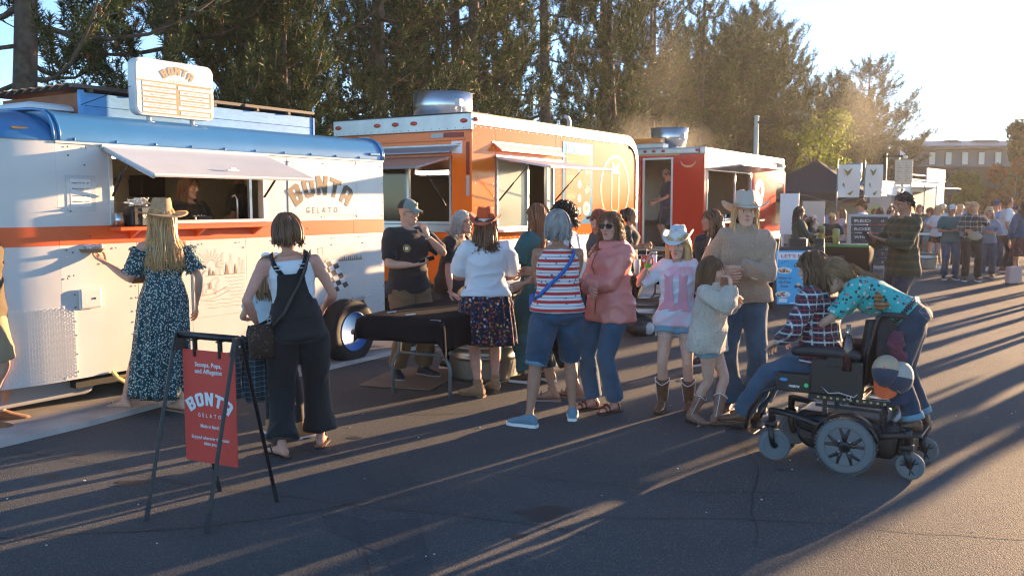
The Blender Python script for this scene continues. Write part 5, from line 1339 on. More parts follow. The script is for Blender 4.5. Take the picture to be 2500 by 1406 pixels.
def foot_loft(mb,s,i,grow=0.,zc=0.0,hscale=1.0,toecut=0.0,pts=None):
 A=s.foot[i]-V3(0,0,.085)
 Rm=rotz(s.toe[i])@rotx(-s.pf[i])
 S=pts or[(-.066,.016,.03),(-.052,.030,.062),(-.02,.034,.09),(.03,.035,.078),(.085,.042,.052),(.135,.046,.036),(.17,.038,.026),(.19,.018,.016)]
 th=np.arange(14)/14*2*math.pi;rings=[]
 for y,w,h in S:
  w2=w+grow;h2=h*hscale+grow*1.2;yy=y*(1+grow*3)
  q=np.stack([np.cos(th)*w2,np.full(14,yy),h2/2+np.sin(th)*h2/2-grow*.5+zc],1)
  q[:,2]=np.maximum(q[:,2],zc-grow*.3)
  rings.append(A+(q-V3(0,0,.085))@Rm.T+V3(0,0,.085))
 mb.loft(rings)
def sole_loft(mb,s,i,w=.052,th=.018,z0=-.015,len_=1.0,heel=0.0):
 A=s.foot[i]-V3(0,0,.085);Rm=rotz(s.toe[i])@rotx(-s.pf[i])
 o=[(-.07,.0),(-.065,.6),(-.03,.78),(.04,.74),(.10,.92),(.15,.96),(.185,.7),(.205,.0)]
 pr=[(x*w,y*len_)for y,x in o]+[(-x*w,y*len_)for y,x in o[::-1][1:-1]]
 rr_=[]
 for z in(z0,z0+th):
  q=np.array([(x,y,z)for x,y in pr]);rr_.append(A+(q-V3(0,0,.085))@Rm.T+V3(0,0,.085))
 mb.loft(rr_)
 if heel:
  q=MB().box(-w*.7,w*.7,-.065,.0,z0-heel,z0+.005);v=np.concatenate(q.v);mb.add(A+(v-V3(0,0,.085))@Rm.T+V3(0,0,.085),q.f)
HEADP=[(-.112,.020,.020,.062),(-.104,.036,.040,.048),(-.085,.049,.058,.032),(-.055,.060,.074,.014),(-.02,.068,.086,.004),(.015,.0735,.093,-.003),(.05,.0765,.096,-.008),(.075,.072,.089,-.010),(.098,.056,.068,-.011),(.112,.034,.040,-.011),(.118,.012,.014,-.011)]
def head_mb(s):
 mb=MB();th=np.arange(28)/28*2*math.pi
 rings=[s.head(np.stack([np.cos(th)*rx,np.sin(th)*ry+yc,np.full(28,z)],1))for z,rx,ry,yc in HEADP]
 mb.loft(rings)
 def E_(c,r):
  q=MB().ell(c,r,12,8);mb.add(s.head(np.concatenate(q.v)),q.f)
 def Tb(pts,rad,n=8):
  q=MB().tube(pts,rad,n,round_end=True);mb.add(s.head(np.concatenate(q.v)),q.f)
 Tb([(0,.086,.028),(0,.100,.006),(0,.108,-.016)],[.0075,.009,.0115])
 E_((-.011,.099,-.021),(.009,.010,.008));E_((.011,.099,-.021),(.009,.010,.008))
 Tb([(-.050,.070,.036),(-.028,.085,.042),(0,.088,.036),(.028,.085,.042),(.050,.070,.036)],.0085)
 for sg in(-1,1):
  E_((sg*.040,.058,-.022),(.024,.026,.022));E_((sg*.029,.077,.012),(.014,.008,.010))
  E_((sg*.076,-.008,.0),(.009,.017,.030));E_((sg*.083,-.014,.008),(.007,.016,.024))
 E_((0,.085,-.052),(.022,.010,.012));E_((0,.082,-.094),(.020,.014,.016))
 c,a=s.at(.50)
 base=c;top=s.head((0,-.018,-.05))
 mb.tube([base,base*.5+top*.5,top],[.062 if not s.fem else .052,.054 if not s.fem else .045,.055 if not s.fem else .046],n=16,round_end=True)
 return mb
def hand_mb(mb,a,sc_=1.0):
 W,d,pn,sg=a['wr'],a['d'],a['pn'],a['sg']
 ts=np.cross(d,pn)*(-1 if sg>0 else 1)
 c=a['curl']
 mb.tube([W-d*.03,W,W+d*.03,W+d*.065,W+d*.088],[(.017,.022),(.017,.026),(.015,.036),(.0145,.041),(.012,.039)],n=10,up=ts)
 ln=(.92,1.05,1.0,.78)
 for i in range(4):
  o=.030-.020*i
  p=W+d*(.086-.004*abs(i-1.2))+ts*o;pts=[p-d*.02,p];ang=0
  fd=nrm(d+ts*(a['spread']*(.25-.17*i)))
  for j,L in enumerate((.036,.026,.021)):
   ang+=c*(.55,.75,.6)[j]+.06*i*c
   p=p+(fd*math.cos(ang)+pn*math.sin(ang))*L*ln[i];pts.append(p)
  mb.tube(pts,[.0095,.0095,.0088,.0080,.0065],n=7,round_end=True)
 b=W+d*.022+ts*.028+pn*.006
 p1=b+nrm(d*.62+ts*.72+pn*.25)*.036;p2=p1+nrm(d*.9+ts*.30+pn*(.25+.4*c))*.032;p3=p2+nrm(d*.95+ts*.05-(-pn)*(.4*c))*.024
 mb.tube([b-ts*.012-d*.01,b,p1,p2,p3],[.014,.0135,.0115,.0105,.008],n=8,round_end=True)
def join(meshes,name,mats):
 V=[];F=[];n=0;M_=[]
 for me,mi in meshes:
  v=np.empty(len(me.vertices)*3,np.float32);me.vertices.foreach_get('co',v);V.append(v.reshape(-1,3));
  F+=[tuple(i+n for i in p.vertices)for p in me.polygons];M_+=[mi]*len(me.polygons);n+=len(V[-1])
 out=bpy.data.meshes.new(name);out.from_pydata(np.concatenate(V).tolist(),[],F)
 for m in mats:out.materials.append(m)
 out.polygons.foreach_set('use_smooth',[True]*len(F));out.polygons.foreach_set('material_index',M_)
 for me,_ in meshes:bpy.data.meshes.remove(me)
 return out
SKIN={'fair':(.56,.31,.215),'tan':(.40,.20,.125),'light':(.62,.36,.26),'brown':(.29,.145,.09),'pink':(.60,.30,.22)}
def skin_mat(k):
 return mat('skin_'+k,SKIN[k],rough=.5,var=.07,vs=25,sss=.12,spec=.35)
QV={0:(.018,.0068,.0135),1:(.028,.0115,.021),2:(.036,.018,.030)}
M_EYE=mat('eye_white',(.7,.66,.62),rough=.2);M_IRIS=mat('eye_iris',(.05,.045,.04),rough=.15)
M_LIP={k:mat('lips_'+k,tuple(np.array(v)*(.85,.55,.6)),rough=.45)for k,v in SKIN.items()}
def hair_mat(key,c,c2):
 m=mat('hair_'+key,c,rough=.38,c2=c2,vs=30,stretch=(1,1,.15),spec=.6)
 return m
HAIR={'blonde':hair_mat('blonde',(.52,.29,.12),(.85,.57,.28)),'brown':hair_mat('brown',(.11,.048,.02),(.24,.115,.05)),'auburn':hair_mat('auburn',(.21,.075,.028),(.34,.15,.06)),'dark':hair_mat('dark',(.012,.009,.008),(.04,.026,.02)),'grey':hair_mat('grey',(.19,.185,.18),(.50,.48,.45)),'white':hair_mat('white',(.50,.46,.42),(.75,.70,.64)),'lightbrown':hair_mat('lightbrown',(.17,.09,.04),(.34,.20,.10)),'red':hair_mat('red',(.22,.05,.02),(.30,.09,.04))}
def hair(s,root,color,L=.1,n=240,curl=0.0,vol=1.0,part=0.0,fringe=False,bun=None,tail=None,r=.0075,line=.42,seed=1,flow=(.55,-.55,-1.),q=0,open_face=.0,wave=0.0,base=True,mlen=9.):
 """scalp shell plus many tapering locks; L = length falling below the scalp"""
 rng=np.random.RandomState(seed)
 if q:n=int(n*(.45 if q==1 else .25));r=r*(1.4 if q==1 else 1.9)
 n=min(540,int(n*1.35))if q==0 else int(n*.8);r=r*(.66 if q==0 else .95)
 E=V3(.083,.102,.124)*(1+.04*vol);C=V3(0,-.008,.0)
 mb=MB()
 if base:
  q_=MB().ell((0,0,0),(1,1,1),28,18);v=np.concatenate(q_.v)
  keep=[]
  for f in q_.f:
   c=v[list(f)].mean(0)
   if c[1]>.15:ok=c[2]>line+.25*c[1]-(.3 if fringe else 0)
   elif c[1]>-.25:ok=c[2]>-.12-(.0 if abs(c[0])>.5 else .0)
   else:ok=c[2]>-.62
   if ok:keep.append(f)
  vv=v*E*.985*(1+.012*wob(v,(9,9,9),seed)[:,None])+C
  mb.add(s.head(vv),keep)
 d=rng.randn(n*5,3);d/=np.linalg.norm(d,axis=1)[:,None]
 ok=np.where(d[:,1]>.1,d[:,2]>line+.1,np.where(d[:,1]>-.25,d[:,2]>.0,d[:,2]>-.45))
 d=d[ok][:n];n=len(d)
 hl=s.hs
 g=np.tile(np.array(flow,float),(n,1));g[:,0]*=np.sign(d[:,0]-part*.3)
 if fringe:
  fr=(d[:,1]>.25)&(rng.rand(n)<.8);g[fr]=V3(0,.9,-.6)+rng.randn(fr.sum(),3)*.12
 else:fr=np.zeros(n,bool)
 zend=-.085-L+rng.randn(n)*(.012+.05*max(L,0))
 K=int(min(20,max(9,(.30+max(0,L))/.026))*(1 if q==0 else .7))+(3 if curl else 0)
 stp=(.30+max(0,L))/K*(1.0+.1*rng.rand(n));maxl=np.where(fr,.075,mlen*(.7+.5*rng.rand(n)));gone=np.zeros(n);length=np.minimum(maxl,.3+max(0,L))
 p=d*E*(1.0+.05*rng.rand(n,1))+C;paths=[p.copy()]
 world=None;gd=s.Hm.T@V3(0,0,-1)
 free=np.zeros(n,bool);off_out=rng.rand(n)*.03*vol
 for k in range(K):
  u_=(p-C)/E;nn=u_/E;nn/=np.linalg.norm(nn,axis=1)[:,None]
  gg=g+gd*.4
  tdir=gg-nn*(gg*nn).sum(1)[:,None];tdir/=np.linalg.norm(tdir,axis=1)[:,None]+1e-9
  free|=((nn@gd)>.12)&(~fr)
  fd=np.tile(gd,(n,1))+nn*(.10*vol)*np.exp(-k/8.)
  if fr.any():free|=fr&(k>4)
  dirn=np.where(free[:,None],fd,tdir);dirn/=np.linalg.norm(dirn,axis=1)[:,None]
  hw=(p*hl)@s.Hm.T
  live=(hw[:,2]>zend)&(gone<maxl);stepv=np.where(live,stp,stp*.02)[:,None];gone+=stepv[:,0]
  p=p+dirn*stepv
  u_=(p-C)/E;l=np.linalg.norm(u_,axis=1);ins=l<1.03+.04*rng.rand(n)*vol
  p[ins]=C+(u_[ins]/l[ins][:,None])*E*1.035
  paths.append(p.copy())
 Pp=np.stack(paths,1)
 Pw=s.head(Pp.reshape(-1,3)).reshape(Pp.shape)
 t=np.array([[float((q2-s.cs[18])@s.ax[18][2])for q2 in[0]]for _ in[0]])if False else None
 flat=Pw.reshape(-1,3);c0,a0=s.at(.42);tt=(flat-c0)@a0[2]+.42
 rx,ry,yo=s.rad(tt);rel=flat-(c0+np.outer(tt-.42,a0[2]));lx=rel@a0[0];ly=rel@a0[1]-yo
 m=np.sqrt((lx/(rx+.022))**2+(ly/(ry+.026))**2);ins=(m<1)&(tt>.1)&(tt<.52)
 sc_=np.where(ins,1/np.maximum(m,.25),1)
 flat=flat+np.outer(lx*(sc_-1),a0[0])+np.outer(ly*(sc_-1),a0[1]);Pw=flat.reshape(Pw.shape)
 if bun is not None or tail is not None:pass
 M_=Pw.shape[1];f=np.linspace(0,1,M_)
 if curl or wave:
  ph=rng.rand(n)*6.28;fq=26+8*rng.rand(n)
  ln_=length[:,None]*f[None]
  if curl:
   a_=ph[:,None]+ln_*fq[:,None]*5.0
   Pw=Pw+(np.stack([np.cos(a_),np.sin(a_),np.cos(a_*1.3)*.6],2)*curl*np.minimum(1,f*5)[None,:,None])
  if wave:
   a_=ph[:,None]*.5+ln_*34;Pw=Pw+np.stack([np.sin(a_),np.cos(a_*.8),0*a_],2)*wave*f[None,:,None]
 Pw=Pw+(rng.randn(n,1,3)*.012*vol)*(f**1.5)[None,:,None]
 if open_face is not False:
  Hf=(Pw.reshape(-1,3)-s.hc)@s.Hm/hl;cond=(Hf[:,1]>.05)&(abs(Hf[:,0])<.062)&(Hf[:,2]<.05)&(Hf[:,2]>-.14)
  c2_=(Hf[:,2]<.04)&(Hf[:,1]>.025)&(Hf[:,2]>-.16);Hf[c2_,1]=.025+.3*(Hf[c2_,1]-.025)
  if not fringe:Hf[cond,0]=np.sign(Hf[cond,0]+1e-6)*.066
  Pw=s.head(Hf).reshape(Pw.shape)
 rad=r*(1-.8*f**3)*hl
 T_=np.gradient(Pw,axis=1);T_/=np.linalg.norm(T_,axis=2)[...,None]+1e-9
 ref=rng.randn(n,1,3);U_=np.cross(T_,ref);U_/=np.linalg.norm(U_,axis=2)[...,None]+1e-9;W_=np.cross(T_,U_)
 rings=np.stack([Pw+(U_*math.cos(a)+W_*math.sin(a)*.6)*rad[None,:,None]for a in(0,2.09,4.19)],2)
 v=rings.reshape(-1,3);base_i=(np.arange(n)[:,None]*M_+np.arange(M_-1)[None])*3
 F=[]
 for j in range(3):
  j2=(j+1)%3;F.append(np.stack([base_i+j,base_i+j2,base_i+3+j2,base_i+3+j],2).reshape(-1,4))
 mb.add(v,np.concatenate(F).tolist())
 if bun is not None:
  q_=MB().ell(bun[:3],(bun[3],)*3,14,9);mb.add(s.head(np.concatenate(q_.v)),q_.f)
 if tail is not None:
  for j in range(60 if q==0 else 10):
   o=rng.randn(3)*.011;m_=len(tail);mb.tube([np.array(p)+o*(.6+.7*i/m_)*(1 if i else .5)for i,p in enumerate(tail)],[.006*(1-.7*i/(m_-1))for i in range(m_)],n=3)
 mb.v=[x*s.k for x in mb.v]
 return mb.build('hair',HAIR[color],root,True)
def cloth(s,root,mb,name,m,vox,fold=.006,seed=1,smooth=3,stretch=(10,10,14),extra=None):
 me,v,n=remesh(mb,vox,smooth)
 v=folds(v,n,fold,seed,stretch)
 if extra:v=extra(v,n)
 setv(me,v*s.k);me.materials.append(m)
 me.polygons.foreach_set('use_smooth',[True]*len(me.polygons))
 return obj_from(me,name,root)
def top_mb(s,hem=-.05,off=.012,sleeve=.62,puff=0.,neck=.495,sl_off=.016,cuff=None,off_sh=False,hemflare=0.0,bag=0.0):
 mb=MB()
 ts=[t for t in np.linspace(hem,neck,16)]
 rings=[]
 for t in ts:
  q=(t-hem)/(neck-hem);o=off+puff*math.sin(math.pi*min(1,q*1.05))**.7+hemflare*(1-q)**2
  if t<.08 and bag:o+=bag*(1-abs(t-hem)/.2)if t-hem<.2 else 0
  r_=list(s.rad(max(t,-.03)))
  if t<.05:he=abs((s.hipR-s.hipL)@s.ax[18][0])/2+.088*s.w**.5+.006;r_[0]=max(r_[0],he*(1 if t<-.02 else 1-(t+.02)*1.5))
  rings.append(s.ring(t,max(.004,o*(1 if t<.44 else .55)),n=28,rx=r_[0],ry=r_[1]))
 mb.loft(rings)
 if sleeve>0:
  for a in s.arm:
   c,ax=s.at(.40);inn=c+ax[0]*a['sg']*s.sw*.45+ax[2]*.02
   pts=[inn,a['sh']+(a['el']-a['sh'])*.0,]
   rr_=[.085+sl_off,.064+sl_off]
   wf=1+(s.w-1)*.5
   for f in(.15,.35,.6,.85,1.0,1.15,1.4,1.7,1.93):
    if f>sleeve:break
    p=a['sh']+(a['el']-a['sh'])*f if f<=1 else a['el']+(a['wr']-a['el'])*(f-1)
    pts.append(p);rr_.append((np.interp(f,[0,.3,.9,1.2,2],[.058,.050,.041,.039,.028])*wf+sl_off+(cuff or 0)*(1 if f>sleeve-.2 else 0)))
   f=min(sleeve,1.96)
   p=a['sh']+(a['el']-a['sh'])*f if f<=1 else a['el']+(a['wr']-a['el'])*(f-1)
   pts.append(p);rr_.append(np.interp(f,[0,.3,.9,1.2,2],[.058,.050,.041,.039,.028])*wf+sl_off+(cuff if cuff is not None else .004))
   mb.tube(pts,rr_,n=16,up=(0.3,1,.2))
 return mb
def pants_mb(s,length=1.95,off=.010,waist=.10,flare=None,cuff=0.0,loose=0.0):
 mb=MB()
 mb.loft([s.ring(t,off+loose*.5 if t<-.04 else min(.006,off),n=28)for t in np.linspace(-.11,waist,9)])
 for i in(0,1):
  hp=(s.hipL,s.hipR)[i];c,a=s.at(-.02)
  pts=[hp+a[2]*.03];rr_=[.080*s.w**.5+off*.5]
  fs=[f for f in np.linspace(.12,1.95,13)if f<length-.04]+[length]
  for f in fs:
   p=s.leg(i,f);b=np.interp(f,*LEGR)*s.w**.5+off+loose
   if flare is not None:b=max(b,np.interp(f,[0,.8,1.1,1.5,2],[0,.0,.055,.075,flare]))
   pts.append(p);rr_.append(b)
  mb.tube(pts,rr_,n=18,up=(0,1,0))
  if cuff:
   d=nrm(pts[-1]-pts[-2]);mb.tube([pts[-1]-d*cuff,pts[-1]],[rr_[-1]+.008,rr_[-1]+.010],n=18,up=(0,1,0))
 return mb
def skirt_mb(s,t0=.12,hem=.45,r0=.01,r1=.26,ruf=14,amp=.02,n=112,mid=None,squash=.8,shift=(0,0),seed=0,flare_pow=1.0,tiers=()):
 """rings from the waist down to height hem"""
 c0,a0=s.at(t0);rx0,ry0,yo=s.rad(t0);rh,ryh,_=s.rad(-.05)
 th=np.arange(n)/n*2*math.pi;rings=[]
 for q in np.linspace(0,1,22):
  z=c0[2]+(hem-c0[2])*q;c=V3(c0[0]+shift[0]*q,c0[1]+shift[1]*q,z)
  qh=min(.6,(c0[2]-s.at(-.0)[0][2])/max(.1,c0[2]-hem));bx=np.interp(q,[0,qh,1],[rx0+r0,max(rx0,rh)+r0+.008,r1]);by=np.interp(q,[0,qh,1],[ry0+r0,max(ry0,ryh)+r0+.012,r1*squash])
  w=amp*q**.8*(np.sin(th*ruf+seed+.8*np.sin(th*3)+q*1.5)+.5*np.sin(th*(ruf*2+1)+seed*2-q*2))
  for t_ in tiers:w=w+(.012*np.exp(-((q-t_)/.02)**2))
  rings.append(c+np.stack([np.cos(th)*(bx+w),np.sin(th)*(by+w),0*th+.012*q*np.sin(th*2+seed)],1))
 inner=[c+(r_-c)*.97 for r_,c in[(rings[-1],rings[-1].mean(0))]]
 mb=MB();mb.loft(rings+[inner[0]+V3(0,0,.03)]);return mb
def glasses(s,root,col_=M_BLACK,lens=M_GLASSD,rw=.026,rh=.02,thick=.0035):
 mb=MB()
 for sg in(-1,1):
  a=np.linspace(0,6.283,14)[:-1]
  pts=[s.head((sg*.031+rw*math.cos(t),.098-.18*abs(sg*.031+rw*math.cos(t))**1.2,.012+rh*math.sin(t)))for t in a]
  mb.tube(pts+[pts[0]],thick*s.hs,n=5,mi=0)
  mb.add(pts,[tuple(range(13))],1)
  mb.tube([s.head((sg*(.031+rw),.085,.018)),s.head((sg*.078,.03,.018)),s.head((sg*.082,-.02,.006))],thick*s.hs,n=5)
 mb.tube([s.head((-.007,.099,.016)),s.head((.007,.099,.016))],thick*s.hs,n=5)
 mb.v=[x*s.k for x in mb.v]
 return mb.build('glasses',[col_,lens],root)
def hat_brim(s,root,m,R_=.2,crown_r=.088,crown_h=.115,roll=.05,band=None,tilt=0.,dip=.02,pinch=.02,z0=.045,name='hat',yoff=-.012,thick=.004,roll_pow=2.2,bm2=None):
 """western or sun hat: brim rolled up at the sides, dented crown"""
 mb=MB();n=48;th=np.arange(n)/n*2*math.pi;Rt=rotx(tilt)
 def P(x,y,z):return s.head((np.stack([x,y,z],1)@Rt.T)+V3(0,yoff,z0))
 cr=np.cos(th);sr=np.sin(th)
 def ringb(f,dz=0.):
  rx=crown_r*.93+(R_*.93-crown_r*.93)*f;ry=crown_r*1.14+(R_*1.08-crown_r*1.14)*f
  z=roll*(abs(cr)**roll_pow)*f**1.8*1.0-dip*(abs(sr)**2)*f+dz
  rx2=rx*(1-.25*roll/.1*f*(abs(cr)**2))
  return P(cr*rx2,sr*ry,z)
 def crown(f):
  k=(1-.16*f**1.5)if f<.9 else(.82 if f<.97 else .55)
  x=cr*crown_r*.93*k*(1-pinch*6*f*np.maximum(0,sr)**2);y=sr*crown_r*1.14*k
  z=crown_h*min(f,1.0)-(f>.5)*pinch*(1.2 if f>=.97 else .5)*(np.abs(cr)<.5)*(1-np.abs(cr)*1.6)*f+(.012 if f<.97 else 0)*np.maximum(0,-sr)*f
  return P(x,y,z*np.ones(n))
 top=MB()
 under=[ringb(f,-thick)for f in(0,.35,.7,1.0)];over=[ringb(f,0)for f in(1.0,.7,.35,0)]
 cw=[crown(f)for f in(.05,.25,.5,.75,.9,.955,1.0)];cap=[P(cr*crown_r*.25,sr*crown_r*.45,(crown_h-pinch*1.6)*np.ones(n)),P(cr*.004,sr*.004,(crown_h-pinch*1.7)*np.ones(n))]
 top.loft(under+over+cw+cap,cap=True)
 top.v=[x*s.k for x in top.v];o=top.build(name,m,root,True)
 if band:
  b=MB();b.loft([P(cr*crown_r*.93*g,sr*crown_r*1.14*g,z*np.ones(n))for g,z in((1.01,.002),(1.035,.004),(1.03,.028),(1.0,.028))],cap=False);b.v=[x*s.k for x in b.v];b.build('hat_band',band,o,True)
 return o
def cap_hat(s,root,m,bill=None,back=None,badge=None,tilt=0.):
 mb=MB();n=32;th=np.arange(n)/n*2*math.pi
 rings=[]
 for a in np.linspace(0,1.5,8):rings.append(s.head(np.stack([np.cos(th)*.086*math.cos(a)**.8,np.sin(th)*.106*math.cos(a)**.8-.012,np.full(n,.045+.088*math.sin(a))-.02*(np.sin(th)<0)*abs(np.sin(th))*(1-a/1.5)],1)))
 mb.loft([rings[0]*.999]+rings)
 if back:mb.m=[1 if(i%n)>=n//2+1 and i<n*8 else 0 for i in range(len(mb.f))]
 mb.v=[x*s.k for x in mb.v];o=mb.build('cap',[m,back or m],root,True)
 b=MB();g=[]
 for y in np.linspace(0,1,5):
  row=[]
  for x in np.linspace(-1,1,11):
   yy=.075*y+.088*math.sqrt(max(0,1-(x*.80)**2))*(1-.0*y);row.append(s.head((x*(.068-.006*y*y),yy-.01+.0,.052-.016*y-.018*x*x*(.5+y))))
  g.append(row)
 b.loft(g,cap=False,closed=False);b.loft([[q-V3(0,0,.006)for q in row]for row in g],cap=False,closed=False)
 b.v=[x*s.k for x in b.v];b.build('bill',bill or m,o,True)
 if badge:
  q=MB();q.ell((0,0,0),(.020,.004,.022));v=np.concatenate(q.v);c=MB().add(s.head(v+V3(0.0,.088,.086)),q.f);c.v=[x*s.k for x in c.v];c.build('cap_badge',badge,o,True)
 return o
def fwd_face(s,root,sk,brow=None,lips=True):
 mb=MB()
 for sg in(-1,1):
  q=MB().ell((sg*.0295,.0775,.0125),(.0135,.0115,.0075),10,6);mb.add(s.head(np.concatenate(q.v)),q.f,0)
  q=MB().ell((sg*.0295,.0835,.0125),(.0062,.0070,.0064),8,5);mb.add(s.head(np.concatenate(q.v)),q.f,1)
 mb.v=[x*s.k for x in mb.v];mb.build('eyes',[M_EYE,M_IRIS],root,True)
 mb=MB()
 for sg in(-1,1):
  mb.tube([s.head((sg*.013,.0945,.040)),s.head((sg*.029,.0925,.047)),s.head((sg*.047,.0785,.041))],[.003,.0036,.002],n=5)
  mb.tube([s.head((sg*.015,.087,.018)),s.head((sg*.0295,.0895,.0215)),s.head((sg*.043,.078,.016))],[.0015,.0019,.0014],n=4)
 mb.v=[x*s.k for x in mb.v];mb.build('eyebrows',HAIR[brow or 'brown'],root,True)
 mb=MB()
 for z,r_ in((-.0485,.0042),(-.056,.005)):mb.tube([s.head((-.021,.0855,-.052)),s.head((-.010,.0945,z)),s.head((0,.0960,z+.0006)),s.head((.010,.0945,z)),s.head((.021,.0855,-.052))],[.0015,r_,r_*.9,r_,.0015],n=7)
 mb.v=[x*s.k for x in mb.v];mb.build('lips',M_LIP[sk],root,True)
def shoes(s,root,kind,m,m2=None,sides=(0,1),q=0):
 m2=m2 or M_PAPER
 for i in sides:
  mb=MB();so=MB();nm='shoe'
  if kind=='sneaker':
   foot_loft(mb,s,i,.007,.004,1.05);sole_loft(so,s,i,.054,.024,-.013,1.04)
  elif kind=='sandal':
   nm='sandal'
   A=s.foot[i]-V3(0,0,.085);Rm=rotz(s.toe[i])
   def st(pts,r_):mb.tube([A+Rm@V3(*p)for p in pts],[(r_,.003)]*len(pts)if r_>.004 else r_,n=6,up=(0,1,0))
   st([(-.042,.10,.01),(-.03,.10,.052),(.0,.10,.064),(.03,.10,.052),(.044,.10,.01)],.014);st([(-.044,.14,.008),(-.03,.14,.036),(.0,.14,.046),(.03,.14,.036),(.044,.14,.008)],.011)
   st([(-.034,-.02,.01),(-.038,.0,.06),(-.03,.03,.088),(.0,.045,.092),(.03,.03,.088),(.038,.0,.06),(.034,-.02,.01)],.008);sole_loft(so,s,i,.050,.022,-.022,1.03)
  elif kind=='flipflop':
   nm='flip_flop'
   A=s.foot[i]-V3(0,0,.085);Rm=rotz(s.toe[i])@rotx(-s.pf[i])
   for sg in(-1,1):mb.tube([A+Rm@V3(-.004,.15,.03-.085)+V3(0,0,.085),A+Rm@V3(sg*.022,.11,.055-.085)+V3(0,0,.085),A+Rm@V3(sg*.042,.06,.02-.085)+V3(0,0,.085)],.0055,n=6)
   sole_loft(so,s,i,.050,.017,-.018,1.04)
  elif kind in('boot','ankleboot'):
   nm='boot'
   foot_loft(mb,s,i,.008,.010,1.0,pts=[(-.062,.02,.05),(-.05,.034,.09),(-.01,.036,.105),(.04,.036,.085),(.09,.041,.056),(.14,.041,.04),(.18,.028,.030),(.208,.010,.018)])
   A=s.foot[i];kn=s.knee[i];d=nrm(kn-A);top_=.06 if kind=='ankleboot' else .235
   pts=[A-d*.03,A+d*.02,A+d*top_*.55,A+d*top_];rr_=[.044,.044,.05,.046]if kind=='ankleboot' else[.046,.047,.056,.066]
   mb.tube(pts,rr_,n=20,up=(0,1,0));sole_loft(so,s,i,.050,.012,-.004,1.03,heel=.022 if kind=='boot' else .03)
  me,v,n=remesh(mb,QV[q][1]*1.05,2)if kind not in('sandal','flipflop')else(None,None,None)
  if me is None:mb.v=[x*s.k for x in mb.v];o=mb.build(nm,m,root,True)
  else:setv(me,v*s.k);me.materials.append(m);me.polygons.foreach_set('use_smooth',[True]*len(me.polygons));o=obj_from(me,nm,root)
  so.v=[x*s.k for x in so.v];so.build('sole',m2,o,False)
  if kind=='boot' and q==0:
   st=MB();A=s.foot[i];d=nrm(s.knee[i]-A);uu=nrm(np.cross(d,(0,1,0)));ww=np.cross(d,uu)
   th=np.linspace(0,6.283,25);st.tube([A+d*(.225+.022*abs(math.cos(t))-.022*abs(math.sin(t)))+(uu*math.cos(t)+ww*math.sin(t))*.069 for t in th],.0035,n=4)
   for sg in(-1,1):st.tube([A+d*f+uu*sg*(.048+.09*max(0,f))for f in(.0,.08,.16,.23)],.003,n=4)
   st.v=[x*s.k for x in st.v];st.build('boot_piping',M_PAPER,o)
def body(s,root,skin,q=0,arms=True):
 mb=MB()
 mb.loft([s.ring(t,0)for t in s.prof[:,0]if t<.535])
 for i in(0,1):
  fs=[0,.15,.4,.7,.9,1.0,1.1,1.25,1.45,1.7,1.9,2.0]
  c,a=s.at(.0);pts=[(s.hipL,s.hipR)[i]+a[2]*.05]+[s.leg(i,f)for f in fs];rr_=[.08*s.w**.6]+[np.interp(f,*LEGR)*s.w**.5 for f in fs]
  for j,f in enumerate(fs):
   if 1.1<f<1.6:bk=np.cross(nrm(s.foot[i]-s.knee[i]),(1,0,0));pts[j+1]=pts[j+1]+nrm(V3(0,1,0))*-.012
  mb.tube(pts,rr_,n=16,up=(0,1,0));mb.tube([s.foot[i]+nrm(s.knee[i]-s.foot[i])*.04,s.foot[i],s.foot[i]-V3(0,0,.04)],[.034,.036,.034],n=12)
  foot_loft(mb,s,i)
 wf=1+(s.w-1)*.6
 for a in s.arm:
  c,ax=s.at(.42);inn=c+ax[0]*a['sg']*s.sw*.5
  P_=[inn,a['sh']]+[a['sh']+(a['el']-a['sh'])*f for f in(.25,.55,.85,1)]+[a['el']+(a['wr']-a['el'])*f for f in(.2,.45,.75,1)]
  k=.88 if s.fem else 1.0
  mb.tube(P_,[r_*k*wf for r_ in(.07,.060,.052,.046,.040,.039)]+[r_*k*wf for r_ in(.042,.040,.031)]+[(.0235*k,.021*k)],n=14,up=(.2,1,.3),round_end=True)
 v1,v2,_=QV[q]
 me1,v,n=remesh(mb,v1,4 if q==0 else 2);setv(me1,v*s.k)
 hm=head_mb(s);me2,v,n=remesh(hm,v2*s.hs,2);setv(me2,v*s.k)
 hb=MB();[hand_mb(hb,a)for a in s.arm];hb.v=[x*s.k for x in hb.v];me3=hb.mesh('h',[])
 me=join([(me1,0),(me2,0),(me3,0)],'body',[skin_mat(skin)])
 return obj_from(me,'body',root)
def world_pt(root,s,p):
 a=root.rotation_euler.z;q=rotz(a)@(np.asarray(p,float)*s.k);return tuple(q+np.array(root.location))
def fab(key,c,rough=.85,bump=.35,bs=220,var=.08,sheen=.15,**k):return mat(key,c,rough=rough,bump=bump,bs=bs,var=var,vs=8,sheen=sheen,**k)
def _coord(nt,sc_=(1,1,1),rot=(0,0,0)):
 tc=nt.nodes.new('ShaderNodeTexCoord');mp=nt.nodes.new('ShaderNodeMapping');mp.inputs['Scale'].default_value=sc_;mp.inputs['Rotation'].default_value=rot
 nt.links.new(tc.outputs['Object'],mp.inputs[0]);return mp.outputs[0]
def _math(nt,op,a,b=None,c=None):
 n=nt.nodes.new('ShaderNodeMath');n.operation=op
 for i,x in enumerate((a,b,c)):
  if x is None:continue
  if isinstance(x,(int,float)):n.inputs[i].default_value=x
  else:nt.links.new(x,n.inputs[i])
 return n.outputs[0]
